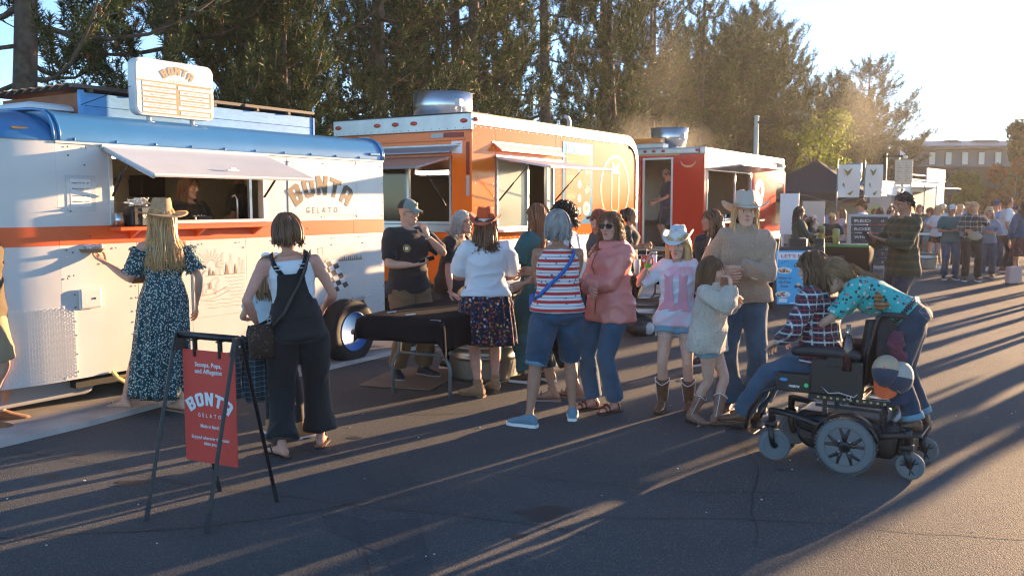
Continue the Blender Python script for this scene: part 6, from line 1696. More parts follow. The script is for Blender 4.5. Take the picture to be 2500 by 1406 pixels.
def _mix(nt,f,a,b):
 n=nt.nodes.new('ShaderNodeMix');n.data_type='RGBA'
 if isinstance(f,(int,float)):n.inputs[0].default_value=f
 else:nt.links.new(f,n.inputs[0])
 for i,x in((6,a),(7,b)):
  if isinstance(x,tuple):n.inputs[i].default_value=(*x,1)
  else:nt.links.new(x,n.inputs[i])
 return n.outputs[2]
def voro_pattern(key,base,spots,scale=40,thr=.35,**k):
 """spots: list of (colour, share)"""
 m=fab(key,base,**k);nt,b,new,link=nodes_of(m)
 v=new('ShaderNodeTexVoronoi');v.inputs['Scale'].default_value=scale;link(_coord(nt),v.inputs[0])
 d=_math(nt,'LESS_THAN',v.outputs['Distance'],thr)
 sp=new('ShaderNodeSeparateColor');link(v.outputs['Color'],sp.inputs[0])
 r=new('ShaderNodeValToRGB');r.color_ramp.interpolation='CONSTANT'
 pos=0
 els=r.color_ramp.elements;els[0].color=(*spots[0][0],1);els[0].position=0;els[1].position=.999;els[1].color=(*spots[-1][0],1)
 for i,(c,sh)in enumerate(spots):
  if i:e=els.new(pos);e.color=(*c,1)
  pos+=sh
 link(sp.outputs[0],r.inputs[0])
 link(_mix(nt,d,base,r.outputs[0]),b.inputs['Base Color']);return m
def stripes_z(key,base,c,period,duty,thin=None,**k):
 m=fab(key,base,**k);nt,b,new,link=nodes_of(m)
 sp=new('ShaderNodeSeparateXYZ');link(_coord(nt),sp.inputs[0])
 f=_math(nt,'FRACT',_math(nt,'MULTIPLY',sp.outputs[2],1/period));on=_math(nt,'LESS_THAN',f,duty);out=_mix(nt,on,base,c)
 if thin:
  g=_math(nt,'LESS_THAN',_math(nt,'ABSOLUTE',_math(nt,'SUBTRACT',f,(1+duty)/2)),.03);out=_mix(nt,g,out,thin)
 link(out,b.inputs['Base Color']);return m
def plaid(key,cols,period=.07,ang=0.,**k):
 """cols: base, dark band, light line, accent line"""
 m=fab(key,cols[0],**k);nt,b,new,link=nodes_of(m)
 sp=new('ShaderNodeSeparateXYZ');link(_coord(nt,rot=(0,ang,R(35))),sp.inputs[0])
 out=cols[0]
 for ax in(0,2):
  f=_math(nt,'FRACT',_math(nt,'MULTIPLY',sp.outputs[ax],1/period))
  band=_math(nt,'MULTIPLY',_math(nt,'LESS_THAN',f,.5),.55);out=_mix(nt,band,out,cols[1])
  l=_math(nt,'LESS_THAN',_math(nt,'ABSOLUTE',_math(nt,'SUBTRACT',f,.78)),.075);out=_mix(nt,l,out,cols[2])
  l2=_math(nt,'LESS_THAN',_math(nt,'ABSOLUTE',_math(nt,'SUBTRACT',f,.25)),.045);out=_mix(nt,l2,out,cols[3])
 link(out,b.inputs['Base Color']);return m
F_BLACK=fab('black_cotton',(.014,.014,.016));F_WHITE=fab('white_cotton',(.68,.72,.76),var=.03);F_TEAL=fab('teal_scrubs',(.012,.105,.13));F_DENIM=fab('denim',(.025,.07,.13),bump=.5,bs=400,var=.3)
F_DENIML=fab('light_denim',(.22,.38,.48),bump=.5,bs=400,var=.2);F_DENIMD=fab('dark_denim',(.012,.025,.05),bump=.5,bs=400,var=.25);F_KHAKI=fab('brown_canvas',(.17,.095,.045));F_BEIGE=fab('beige_cotton',(.42,.34,.24))
def sherpa(key,c):
 m=fab(key,c,bump=1.0,bs=170,var=.15,sheen=.6);nt,b,new,link=nodes_of(m)
 v=new('ShaderNodeTexVoronoi');v.inputs['Scale'].default_value=90;link(_coord(nt),v.inputs[0]);bp=new('ShaderNodeBump');bp.inputs['Strength'].default_value=1;bp.inputs['Distance'].default_value=.012
 link(v.outputs['Distance'],bp.inputs['Height']);old=b.inputs['Normal'].links[0].from_node;link(bp.outputs[0],old.inputs['Normal']);return m
 #  the people in front
def surf(s,t,ang,off=.02):
 c,a=s.at(t);rx,ry,yo=s.rad(t);A=R(ang);e=.85
 cx=math.copysign(abs(math.cos(A))**e,math.cos(A));cy=math.copysign(abs(math.sin(A))**e,math.sin(A))
 p=c+a[1]*(yo+cy*(ry+off))+a[0]*cx*(rx+off)
 return p,nrm(a[0]*cx/(rx+off)+a[1]*cy/(ry+off))
def ribbon(P_,Nn,w,th=.003,mb=None,mi=0):
 mb=mb or MB();P_=[np.array(p)for p in P_];rings=[]
 for i,p in enumerate(P_):
  t=nrm(P_[min(i+1,len(P_)-1)]-P_[max(i-1,0)]);n_=np.array(Nn[i]);sd=nrm(np.cross(n_,t));ww=w[i]if hasattr(w,'__len__')else w
  rings.append(np.array([p-sd*ww-n_*th,p+sd*ww-n_*th,p+sd*ww+n_*th,p-sd*ww+n_*th]))
 mb.loft(rings,True,mi);return mb
def strap(s,path,w,off,th=.003,mb=None):
 """path of (t, angle) knots, resampled over the torso"""
 ts=np.array(path,float);u_=np.linspace(0,len(ts)-1,len(ts)*6);q=[surf(s,np.interp(x,range(len(ts)),ts[:,0]),np.interp(x,range(len(ts)),ts[:,1]),off)for x in u_]
 return ribbon([a for a,b in q],[b for a,b in q],w,th,mb)
def patch(s,t0,t1,fa,off,nt=12,na=10,th=.004):
 mb=MB();g=[];g2=[]
 for t in np.linspace(t0,t1,nt):
  a0,a1=fa(t);g.append([surf(s,t,a,off)[0]for a in np.linspace(a0,a1,na)]);g2.append([surf(s,t,a,off-th)[0]for a in np.linspace(a0,a1,na)])
 mb.loft(g,cap=False,closed=False);mb.loft(g2,cap=False,closed=False)
 e=[g[0]+g2[0][::-1],g[-1]+g2[-1][::-1]];
 for i in range(nt-1):
  for j in(0,na-1):mb.add([g[i][j],g[i+1][j],g2[i+1][j],g2[i][j]],[(0,1,2,3)])
 return mb
def fin(s,root,mb,name,m,smooth=True,parent=None):
 mb.v=[x*s.k for x in mb.v];return mb.build(name,m,parent or root,smooth)
def person(label,at,az,q=0,skin='fair',face=None,brow='brown',z=0.0,group=None,name='person',**k):
 s=Sk(**k);r=empty(name,(at[0],at[1],z),-R(az),label,'person',group)
 body(s,r,skin,q)
 if face:fwd_face(s,r,skin,brow)
 return r,s
def skirt(s,root,mb,name,m):return fin(s,root,mb,name,m)
X=dict
BLK,WHT=M_BLACK,M_PAPER
r,s=person('man cut off by the left edge in brown tee, khaki shorts and tan slip-ons',(-3.93,6.50),70,h=1.76,w=1.12,feet=((-.12,.05),(.12,-.02)),toe=(0,-5),skin='fair',face=True)
cloth(s,r,top_mb(s,-.14,.03,.9,sl_off=.03,hemflare=.02),'shirt',fab('olive_brown_tee',(.10,.07,.03)),.0125,.007,1)
cloth(s,r,pants_mb(s,.98,.02,loose=.02),'shorts',fab('khaki_shorts',(.36,.27,.16)),.0125,.006,2);shoes(s,r,'sneaker',fab('tan_suede',(.26,.12,.05)));hair(s,r,'brown',.0,160,line=.5,mlen=.05)
F_DRESS=voro_pattern('navy_flower_print',(.012,.055,.072),[((.42,.52,.48),.6),((.08,.22,.25),.15),((.58,.64,.58),.25)],66,.40)
r,s=person('blonde woman in wide straw hat and long blue flowered dress facing the gelato window',(-2.80,7.06),325,h=1.66,fem=1,w=.98,feet=((-.30,.20),(.08,-.10)),toe=(42,22),head=(-6,-4),skin='light',face=True,armL=X(to=(-.40,.20,1.24),pole=(.1,-.2,-1),palm=(0,-.2,1),dir=(-.6,.35,.5),curl=.5),armR=X(to=(.27,.03,.88)),footz=(.0,0))
BL=s;BLR=r
mb=MB();mb.loft([s.ring(t,.012+(.006 if t>.4 else 0))for t in np.linspace(.03,.415,12)])
for a in s.arm:mb.tube([a['sh']+(a['el']-a['sh'])*f for f in(.10,.2,.4,.6,.72)],[(.072 if f<.3 else .066)+.012*(f>.5)for f in(.10,.2,.4,.6,.72)],n=18)
cloth(s,r,mb,'dress_bodice',F_DRESS,.0125,.006,3,stretch=(26,26,18))
for a in s.arm:
 for f0 in(.10,.74):
  fr=MB();d=nrm(a['el']-a['sh']);uu=nrm(np.cross(d,(0,1,.2)));ww=np.cross(d,uu);c=a['sh']+(a['el']-a['sh'])*f0;th=np.linspace(0,2*math.pi,60,endpoint=False)
  fr.loft([c+d*dz+np.outer(np.cos(th),uu)*rr+np.outer(np.sin(th),ww)*rr+np.outer(np.sin(th*15)*am,d)for dz,rr,am in((-.012,.066,0),(.010,.082,.006),(.02,.088,.010))],cap=False);fin(s,r,fr,'sleeve_ruffle',F_DRESS)
fr=MB();fr.loft([s.ring(t,o,n=72)+np.outer(np.sin(np.arange(72)*1.9)*am,(0,0,1))for t,o,am in((.395,.02,0),(.42,.03,.006),(.435,.026,.009))],cap=False);fin(s,r,fr,'neck_ruffle',F_DRESS)
skirt(s,r,skirt_mb(s,.17,.13,.020,.235,11,.022,shift=(-.06,.03),squash=.82,tiers=(.7,),seed=1),'dress_skirt',F_DRESS)
hair(s,r,'blonde',.27,480,wave=.010,seed=3,vol=1.7,r=.006);shoes(s,r,'flipflop',fab('cream_strap',(.55,.42,.24)),mat('tan_sole',(.30,.20,.12)))
hat_brim(s,r,mat('straw',(.46,.32,.19),rough=.8,bump=.9,bs=160,var=.15,vs=40),R_=.225,crown_r=.09,crown_h=.125,roll=.02,dip=.02,z0=.05,tilt=.12)
tb=empty('food_tray',world_pt(r,s,s.arm[0]['wr']+V3(-.09,.05,.085)),.3,'paper food tray with foil held up by the woman in straw hat','tray')
mb=MB();mb.loft([[(x*w,y*w,z)for x,y in((-.09,-.055),(.09,-.055),(.09,.055),(-.09,.055))]for w,z in((.8,0),(1,.03))]);mb.build('tray',mat('kraft_paper',(.30,.19,.10),rough=.7),tb)
mb=MB();rg=np.random.RandomState(1)
for i in range(9):mb.ell((rg.uniform(-.05,.06),rg.uniform(-.03,.03),.035+rg.rand()*.02),(.03,.02,.018),8,5)
mb.build('foil',mat('crumpled_foil',(.7,.7,.72),rough=.3,metal=.7,bump=1,bs=60),tb)
mb=MB();mb.loft([[(-.16+.05*i+rg.randn()*.006,-.03+.035*j,.02+.03*math.sin(i*2+j))for i in range(4)]for j in range(4)],cap=False,closed=False);mb.build('paper_napkin',M_PAPER,tb)
cb=empty('clutch_bag',world_pt(r,s,V3(-.10,.10,1.13)),R(35),'brown leather clutch tucked under the left arm of the woman in straw hat','bag')
boxo('clutch_body',mat('brown_leather',(.33,.09,.03),rough=.45,bump=.2,bs=90),cb,-.13,.12,-.015,.015,-.06,.07,bev=.008)
r,s=person('short-haired woman in white tank top and black wide-leg overalls, back turned',(-1.44,5.84),347,h=1.60,fem=1,w=1.05,side=-5,feet=((-.12,-.10),(.15,.13)),toe=(35,-10),head=(-22,-16),skin='pink',face=True,shw=.175,armL=X(to=(-.27,.03,.93),pole=(-.6,-1,0),curl=.7),armR=X(to=(.20,.26,1.02),pole=(.8,-.6,-.8),curl=.7))
OV=s;OVR=r
cloth(s,r,top_mb(s,.08,.008,0,neck=.46),'tank_top',F_WHITE,.0125,.006,5,stretch=(6,6,30))
for sg in(-1,1):
 pth=[(.40,-90+sg*38),(.45,-90+sg*45),(.485,-90+sg*60),(.49,sg*0+90-sg*90 if 0 else(90-sg*90 if sg>0 else 180)),(.45,90-sg*55),(.38,90-sg*50)]
F_OVER=fab('black_linen',(.010,.010,.011),var=.2,bump=.5,bs=150)
mbp=pants_mb(s,1.93,.018,waist=.17,loose=.018,flare=.132)
cloth(s,r,mbp,'overalls',F_OVER,.0125,.011,6,stretch=(9,9,5))
def bib(t):w=np.interp(t,[.10,.16,.22,.30,.37],[88,62,40,30,27]);return(-90-w,-90+w)
fin(s,r,patch(s,.06,.37,bib,.024),'overalls_bib',F_OVER)
def fbib(t):w=np.interp(t,[.10,.2,.34],[80,45,32]);return(90-w,90+w)
fin(s,r,patch(s,.10,.34,fbib,.024),'overalls_bib',F_OVER)
for sg in(-1,1):
 A=[];
 for t,x,y in((.36,.055,-1),(.42,.095,-1),(.465,.115,-.9),(.492,.120,-.4),(.497,.120,.1),(.48,.115,.7),(.42,.10,1),(.33,.07,1)):
  c,a=s.at(t);rx,ry,yo=s.rad(t);x_=x*1.0;yy=y*(math.sqrt(max(.1,1-(x_/(rx+.02))**2))if abs(y)>=.9 and rx>x_ else .6)*(ry+.022)+yo
  A.append(c+a[0]*sg*x_+a[1]*yy+a[2]*(.02 if abs(y)<.8 else 0))
 c0,a0=s.at(.36);m=ribbon(A,[nrm(p-s.at(.36)[0])for p in A],.018,.003);o=fin(s,r,m,'overall_strap',F_OVER)
 p=A[1]*.75+A[0]*.25;q=MB();
 for dz in(0,.025):q.box(-.022,.022,-.004,.004,-.004+dz,.004+dz)
 nrm_=nrm(p-s.at(.36)[0]);v=np.concatenate(q.v);b_=MB().add(p+v@np.array([a0[0],a0[1],a0[2]])+a0[1]*-.008,q.f);fin(s,r,b_,'strap_buckle',M_STEEL,parent=o)
hair(s,r,'brown',-.03,620,seed=9,vol=.9,flow=(.6,-.5,-1),line=.40,r=.009);shoes(s,r,'flipflop',BLK,BLK)
q=MB();a=np.linspace(0,6.283,14);q.tube([s.head((-.082,-.012+.012*math.cos(t),-.045+.014*math.sin(t)))for t in a],.0025,n=5);fin(s,r,q,'earring',mat('gold',(.7,.45,.12),rough=.25,metal=1))
q=MB();q.tube([s.ring(.50,.012,n=20)[i]for i in list(range(20))+[0]],.002,n=4);fin(s,r,q,'necklace',MATS['gold'])
bagp=world_pt(r,s,V3(-.235,-.075,.83));bg=empty('shoulder_bag',bagp,-R(347)+.25,'dark brown printed bucket bag hanging at the hip of the woman in overalls','bag')
M_MONO=voro_pattern('brown_monogram_canvas',(.045,.024,.016),[((.16,.09,.045),.5),((.045,.024,.016),.5)],55,.33,sheen=0)
mb=MB();mb.loft([[(x*w,y*d,z)for x,y in[(math.cos(t),math.sin(t))for t in np.linspace(0,6.283,17)[:-1]]]for w,d,z in((.06,.035,-.115),(.085,.055,-.10),(.092,.06,.0),(.085,.05,.07),(.075,.03,.105),(.07,.02,.11))]);mb.build('bag_body',M_MONO,bg,True)
mb=MB();P_=[V3(-.16,-.115,.93),];a=[(.10,-110),(.2,-92),(.3,-75),(.40,-60),(.45,-48)]
pts=[surf(s,t,an,.032)for t,an in a];c,ax_=s.at(.49);pts2=[V3(-.16,-.115,.93)]+[p for p,n_ in pts]+[c+ax_[0]*.15-ax_[1]*.02+ax_[2]*.02,surf(s,.42,40,.03)[0],surf(s,.25,75,.03)[0],surf(s,.05,140,.04)[0],V3(-.26,-.0,.93)]
st=ribbon(pts2,[nrm(p-s.at(.25)[0]*V3(1,1,0)-V3(0,0,p[2]))for p in pts2],.013,.003)
Rr=rotz(-R(347));Ri=rotz(-(-R(347)+.25));st.v=[((x*s.k)@Rr.T+(np.array(r.location)-np.array(bagp)))@Ri.T for x in st.v];st.build('strap',mat('dark_strap',(.03,.022,.018),rough=.5),bg,True)
for dz in(.135,.16):
 MB().tube([(.045+.012*math.cos(t),-.02,dz+.012*math.sin(t))for t in np.linspace(0,6.28,10)],.003,n=5).build('strap_ring',M_STEEL,bg,True)
F_FLAN=plaid('blue_green_flannel',((.012,.03,.05),(.008,.015,.022),(.10,.14,.17),(.02,.06,.07)),.035)
fl_=empty('flannel_shirt',world_pt(r,s,V3(-.30,.04,.80)),R(20),'dark plaid flannel shirt dangling from the hand beside the black overalls','shirt')
mb=MB();th=np.linspace(0,2*math.pi,40,endpoint=False)
mb.loft([[(math.cos(t)*(w*.75+.012*math.sin(5*t+z*9)),math.sin(t)*(w*.45+.01*math.cos(4*t)),z)for t in th]for z,w in((.12,.035),(.08,.05),(0,.06),(-.10,.085),(-.22,.10),(-.34,.095),(-.40,.06))]);mb.tube([(-.05,-.02,.05),(-.12,-.03,-.08),(-.13,-.02,-.26),(-.10,-.02,-.36)],[.03,.045,.04,.035],n=12);mb.build('flannel_cloth',F_FLAN,fl_,True)
r,s=person('small child with a white bow mostly hidden behind the woman in overalls',(-1.73,6.28),10,h=1.27,fem=1,w=.95,hs=1.25,feet=((-.04,0),(.30,-.06)),toe=(40,-40),skin='light',armL=X(to=(-.30,.30,1.10)))
cloth(s,r,top_mb(s,-.05,.012,.6),'shirt',fab('pale_blue_tee',(.4,.5,.56)),.016,.004,7);cloth(s,r,pants_mb(s,1.9),'leggings',F_BLACK,.016,.004,8);shoes(s,r,'ankleboot',fab('tan_boot',(.42,.20,.07)),q=1);hair(s,r,'lightbrown',.12,220,seed=4)
q=MB();
for sg in(-1,1):q.ell((sg*.04,.02,.125),(.045,.014,.028),10,6)
q.v=[s.head(x)for x in q.v];fin(s,r,q,'hair_bow',M_PAPER)
r,s=person('man in grey-green cap, glasses and black tee, hand at his chin, phone in the other',(-1.0,8.45),140,h=1.70,w=1.06,feet=((-.14,.04),(.13,-.02)),toe=(15,-20),head=(-28,-6),skin='fair',face=True,brow='grey',armR=X(to=(.10,.27,1.11),pole=(.9,-.4,-1),palm=(-.2,0,1),dir=(-.85,.5,.12),curl=.75),armL=X(to=(-.085,.215,1.37),pole=(-1,.7,-1.2),palm=(.3,-1,0),dir=(.38,-.1,1),curl=.55))
cloth(s,r,top_mb(s,-.10,.02,.82,sl_off=.022,hemflare=.015),'tee_shirt',F_BLACK,.0125,.009,11)
cloth(s,r,pants_mb(s,1.92,.014,loose=.018,flare=.09),'trousers',F_KHAKI,.0125,.011,12);shoes(s,r,'sneaker',mat('dark_trainer',(.03,.035,.045),rough=.7),mat('grey_sole',(.35,.35,.36)))
cap_hat(s,r,fab('grey_green_twill',(.20,.25,.22)),back=fab('brown_mesh',(.045,.03,.025)),badge=mat('dark_badge',(.06,.035,.02)))
glasses(s,r,mat('thin_frame',(.12,.08,.06),rough=.3,metal=.6),mat('clear_lens',(.35,.3,.26),rough=.05,trans=.85),rw=.024,rh=.017,thick=.0022)
q=MB();ca=s.arm[0];q.tube([ca['wr']-ca['d']*.015+(nrm(np.cross(ca['d'],(0,1,0)))*math.cos(t)+nrm(np.cross(ca['d'],np.cross(ca['d'],(0,1,0))))*math.sin(t))*.029 for t in np.linspace(0,6.28,14)],.004,n=5);fin(s,r,q,'wrist_bracelet',M_PAPER)
q=MB();cen=[surf(s,.33,62,.026)];p0,n0=cen[0];a_=s.at(.33)[1];rr_=[]
for rad_ in(.034,.027):rr_+=[surf(s,.33+rad_*math.sin(t),62+math.degrees(rad_*math.cos(t)/.17),.027)[0]for t in np.linspace(0,6.283,20,endpoint=False)]
q.add(rr_,[(i,(i+1)%20,(i+1)%20+20,i+20)for i in range(20)]);fin(s,r,q,'shirt_emblem',mat('yellow_print',(.65,.42,.08)))
q=MB();q.add([surf(s,.33+.018*math.sin(t),62+math.degrees(.018*math.cos(t)/.17),.028)[0]for t in np.linspace(0,6.283,12,endpoint=False)],[tuple(range(12))]);fin(s,r,q,'shirt_emblem',M_PAPER)
ph=empty('phone',world_pt(r,s,s.arm[1]['wr']+s.arm[1]['d']*.11+V3(0,0,.035)),R(10),'black phone held by the man in the grey-green cap','phone');o=boxo('phone_body',mat('phone_glass',(.03,.03,.035),rough=.1),ph,-.075,.075,-.036,.036,-.004,.005,bev=.004);o.rotation_euler=(R(-35),R(-18),0)
r,s=person('woman with curly white hair and sunglasses leaning one hand on the black table',(-.62,9.0),118,h=1.60,fem=1,w=1.18,lean=16,feet=((-.1,0),(.14,.0)),head=(-6,2),skin='pink',face=True,brow='grey',armR=X(to=(.34,.20,.84),pole=(1,-.8,.2),palm=(0,-.4,-1),dir=(-.05,.75,-.45),curl=.1,spread=.8),armL=X(to=(-.25,.3,.9)))
cloth(s,r,top_mb(s,-.12,.02,.8,sl_off=.02),'tee_shirt',F_BLACK,.0125,.008,13);cloth(s,r,pants_mb(s,1.95,.014),'trousers',F_DENIMD,.0165,.008,14);shoes(s,r,'sneaker',BLK,q=1)
hair(s,r,'white',.03,620,curl=.014,vol=2.4,seed=21,mlen=.2,r=.0065,flow=(.8,-.2,-.5));glasses(s,r,mat('tort',(.12,.03,.01),rough=.2),mat('amber_glass',(.05,.015,.008),rough=.05),rw=.030,rh=.021)
r,s=person('woman in bright orange cowboy hat, white tee and dark floral skirt, seen from behind',(-.23,7.70),350,h=1.58,fem=1,w=1.22,feet=((-.09,-.12),(.10,.08)),toe=(55,10),head=(20,-4),skin='pink',shw=.175,armL=X(to=(-.12,.30,1.10),pole=(-1,-.5,-1),curl=.6),armR=X(to=(.14,.30,1.08),pole=(1,-.5,-1),curl=.6))
cloth(s,r,top_mb(s,.02,.022,.88,sl_off=.028,bag=.015),'tee_shirt',F_WHITE,.0125,.011,15)
F_FLOR=voro_pattern('dark_floral_skirt',(.012,.014,.035),[((.42,.10,.03),.3),((.05,.10,.28),.22),((.5,.25,.06),.16),((.55,.5,.5),.10),((.25,.03,.03),.22)],34,.40)
skirt(s,r,skirt_mb(s,.13,.49,.020,.29,17,.020,mid=None,squash=.80,tiers=(.33,)),'skirt',F_FLOR)
shoes(s,r,'ankleboot',fab('camel_suede',(.34,.19,.10)),mat('stacked_heel',(.22,.12,.06)));hair(s,r,'brown',.10,380,wave=.012,vol=1.6,seed=6)
F_FELT=voro_pattern('orange_felt',(.62,.09,.02),[((.42,.05,.015),.6),((.62,.09,.02),.4)],22,.3,bump=.4)
hat_brim(s,r,F_FELT,R_=.195,crown_r=.09,crown_h=.135,roll=.085,dip=.02,z0=.055,tilt=.16,pinch=.028,band=mat('white_lace',(.75,.7,.68),rough=.8,bump=.8,bs=120),yoff=-.01)
r,s=person('woman in teal medical scrubs with long straight auburn hair facing left',(.24,8.2),312,h=1.66,fem=1,w=1.02,feet=((-.1,.04),(.12,-.06)),toe=(10,-15),head=(-4,0),skin='light',face=True,brow='auburn',armL=X(to=(-.10,.30,1.10),pole=(-1,-.6,-1),curl=.6),armR=X(to=(.12,.30,1.05),pole=(1,-.6,-1)))
cloth(s,r,top_mb(s,-.14,.022,.72,sl_off=.026),'scrub_top',F_TEAL,.0125,.009,17);cloth(s,r,pants_mb(s,1.92,.014,loose=.022,flare=.10),'scrub_trousers',F_TEAL,.0125,.010,18);shoes(s,r,'sneaker',mat('brown_clog',(.10,.05,.03)))
hair(s,r,'auburn',.36,420,seed=8,vol=.9,part=0)
F_FLW=voro_pattern('white_flower_blouse',(.62,.64,.66),[((.12,.14,.2),.4),((.62,.64,.66),.6)],45,.3)
r,s=person('person with dark curly hair in profile, white floral blouse and black capris',(.44,7.45),285,h=1.69,w=1.0,feet=((-.06,.08),(.12,-.10)),toe=(5,0),skin='tan',face=True,brow='dark',head=(0,2),armL=X(to=(-.24,.30,1.02),pole=(-.5,-1,-.3),curl=.5),armR=X(to=(.2,.3,1.1)))
cloth(s,r,top_mb(s,-.08,.02,.9,sl_off=.022),'blouse',F_FLW,.0125,.007,19);cloth(s,r,pants_mb(s,1.5,.012,loose=.01),'capri_trousers',F_BLACK,.0125,.008,20);shoes(s,r,'sandal',fab('mauve_strap',(.33,.2,.18)),mat('mauve_sole',(.3,.2,.18)))
hair(s,r,'dark',-.03,520,curl=.013,vol=1.5,mlen=.09,seed=12,flow=(.3,.2,-.4),r=.006)
F_FLAG=stripes_z('red_stripe_jersey',(.70,.68,.68),(.55,.03,.03),.062,.36,thin=(.12,.08,.18),var=.0)
r,s=person('silver-haired woman in red and white striped star tank top and rolled denim shorts',(.35,6.72),357,h=1.61,fem=1,w=1.10,feet=((-.24,-.19),(.13,.03)),toe=(58,-8),head=(6,0),skin='tan',shw=.17,armL=X(to=(.06,.24,1.10),pole=(-1,-.6,-.6),curl=.7),armR=X(to=(-.06,.27,1.13),pole=(1,-.6,-.6),curl=.7))
cloth(s,r,top_mb(s,-.02,.016,0,neck=.475,hemflare=.014),'tank_top',F_FLAG,.0125,.007,23,stretch=(7,7,9))
q=MB();rg=np.random.RandomState(5)
for i in range(56):
 t=.0+.44*rg.rand();an=rg.uniform(-175,-5)if i%4 else rg.uniform(5,175);sz=rg.choice([.006,.009,.0125]);ro=rg.rand()*6
 pts=[surf(s,t+sz*(1 if j%2==0 else .42)*math.sin(ro+j*math.pi/5),an+math.degrees(sz*(1 if j%2==0 else .42)*math.cos(ro+j*math.pi/5)/.15),.027)[0]for j in range(10)]
 q.add(pts,[tuple(range(10))])
o=fin(s,r,q,'star_print',mat('navy_star',(.02,.035,.11)),False);o['kind']='stuff'
cloth(s,r,pants_mb(s,.98,.016,loose=.014),'denim_shorts',F_DENIM,.0125,.008,24)
for i in(0,1):
 mb=MB();a_,b_=s.leg(i,.90),s.leg(i,1.0);mb.tube([a_,b_],[.088,.090],n=24,up=(0,1,0));fin(s,r,mb,'rolled_cuff',fab('pale_denim_cuff',(.13,.28,.38),bump=.5,bs=300))
shoes(s,r,'sneaker',fab('blue_grey_canvas',(.14,.25,.33)));hair(s,r,'grey',-.025,620,seed=14,vol=1.3,wave=.004,flow=(.7,-.4,-.8),mlen=.17,r=.009)
sbg=empty('sling_bag',world_pt(r,s,V3(-.17,.07,1.0)),-R(357),'bright blue cross-body strap with small bag over the striped tank top','bag')
pth=[surf(s,t,an,.036)for t,an in((.08,-165),(.12,-140),(.2,-112),(.3,-85),(.38,-68),(.44,-55),(.475,-35))];c,ax_=s.at(.49)
pts2=[p for p,n_ in pth]+[c+ax_[0]*.10+ax_[2]*.03,surf(s,.42,60,.03)[0],surf(s,.25,100,.03)[0],surf(s,.1,160,.035)[0]]
st=ribbon(pts2,[nrm((p-s.at(.25)[0])*V3(1,1,.2))for p in pts2],.0145,.003);o0=np.array(sbg.location)-np.array(r.location);st.v=[x*s.k-rotz(R(357))@o0 for x in st.v];st.build('strap',mat('royal_blue_strap',(.02,.12,.42),rough=.5),sbg,True)
boxo('pouch',MATS['royal_blue_strap'],sbg,-.04,.10,.13,.19,-.12,.02,bev=.02)
r,s=person('person in rust baseball cap and sunglasses behind the woman in pink jacket',(.98,9.9),255,q=1,h=1.60,w=1.0,skin='pink',face=True,brow='red')
cloth(s,r,top_mb(s,-.08,.02,.8),'tee_shirt',fab('charcoal_tee',(.05,.055,.07)),.017,.006,26);cloth(s,r,pants_mb(s,1.95),'jeans',F_DENIMD,.017,.006,27);shoes(s,r,'sneaker',M_PAPER,q=1);hair(s,r,'red',.06,220,q=1,line=.2);cap_hat(s,r,fab('rust_cap',(.30,.08,.04)));glasses(s,r)
F_PINK=mat('pink_rain_shell',(.68,.22,.185),rough=.42,bump=.12,bs=14,coat=.15,var=.05)
r,s=person('curly-haired woman in dusty pink rain jacket and sunglasses, arms folded',(.80,7.10),236,h=1.59,fem=1,w=1.10,feet=((-.10,.02),(.10,.10)),toe=(4,-6),head=(-22,0),skin='pink',face=True,brow='brown',armL=X(to=(.08,.26,1.13),pole=(-1,-.3,-.8),palm=(0,-1,0),curl=.6),armR=X(to=(-.09,.30,1.09),pole=(1,-.3,-.8),palm=(0,-1,0),curl=.6))
cloth(s,r,top_mb(s,-.14,.030,1.82,sl_off=.026,cuff=.012,hemflare=.018),'rain_jacket',F_PINK,.0125,.013,29)
q=MB();c,a_=s.at(.50)
q.loft([[c+a_[0]*x*w+a_[1]*(y*w2-.03)+a_[2]*z for x,y in[(math.cos(t),math.sin(t))for t in np.linspace(0,6.283,20,endpoint=False)]]for w,w2,z in((.075,.07,.05),(.12,.11,.045),(.14,.14,.0),(.12,.13,-.05),(.09,.10,-.08))]);
q2=MB();q2.ell(tuple(c+a_[1]*-.12+a_[2]*-.04),(.13,.06,.09),16,10);q.add(np.concatenate(q2.v),q2.f)
cloth(s,r,q,'hood',F_PINK,.012,.010,30);cloth(s,r,pants_mb(s,1.97,.010,loose=.008,flare=.075),'jeans',fab('mid_blue_jeans',(.03,.095,.17),bump=.5,bs=400,var=.25),.0125,.006,31,stretch=(12,12,9))
shoes(s,r,'sandal',mat('brown_strap',(.10,.035,.02),rough=.5),mat('dark_brown_sole',(.05,.03,.02)));hair(s,r,'brown',.15,480,curl=.016,vol=1.9,seed=32,r=.007,line=.36);glasses(s,r,M_BLACK,M_GLASSD,rw=.029,rh=.020)
q=strap(s,[(-.13,92),(.1,91),(.3,90),(.45,88)],.004,.055,.003);fin(s,r,q,'zip',mat('dark_pink_zip',(.28,.06,.06)))
r,s=person('woman with dark hair in a bun and sunglasses behind the farther table',(1.72,12.95),108,q=1,h=1.60,fem=1,w=1.05,skin='tan',face=True,brow='dark',armR=X(to=(.1,.26,1.12),pole=(1,-.5,-1)),armL=X(to=(-.05,.28,1.15),pole=(-1,-.5,-1)))
cloth(s,r,top_mb(s,-.1,.02,.8),'tee_shirt',fab('dark_olive_tee',(.04,.035,.028)),.017,.006,33);cloth(s,r,pants_mb(s,1.95),'trousers',F_BLACK,.017,.006,34);shoes(s,r,'sneaker',BLK,q=1);hair(s,r,'dark',-.04,260,q=1,vol=.3,bun=(0,-.12,.06,.045));glasses(s,r)
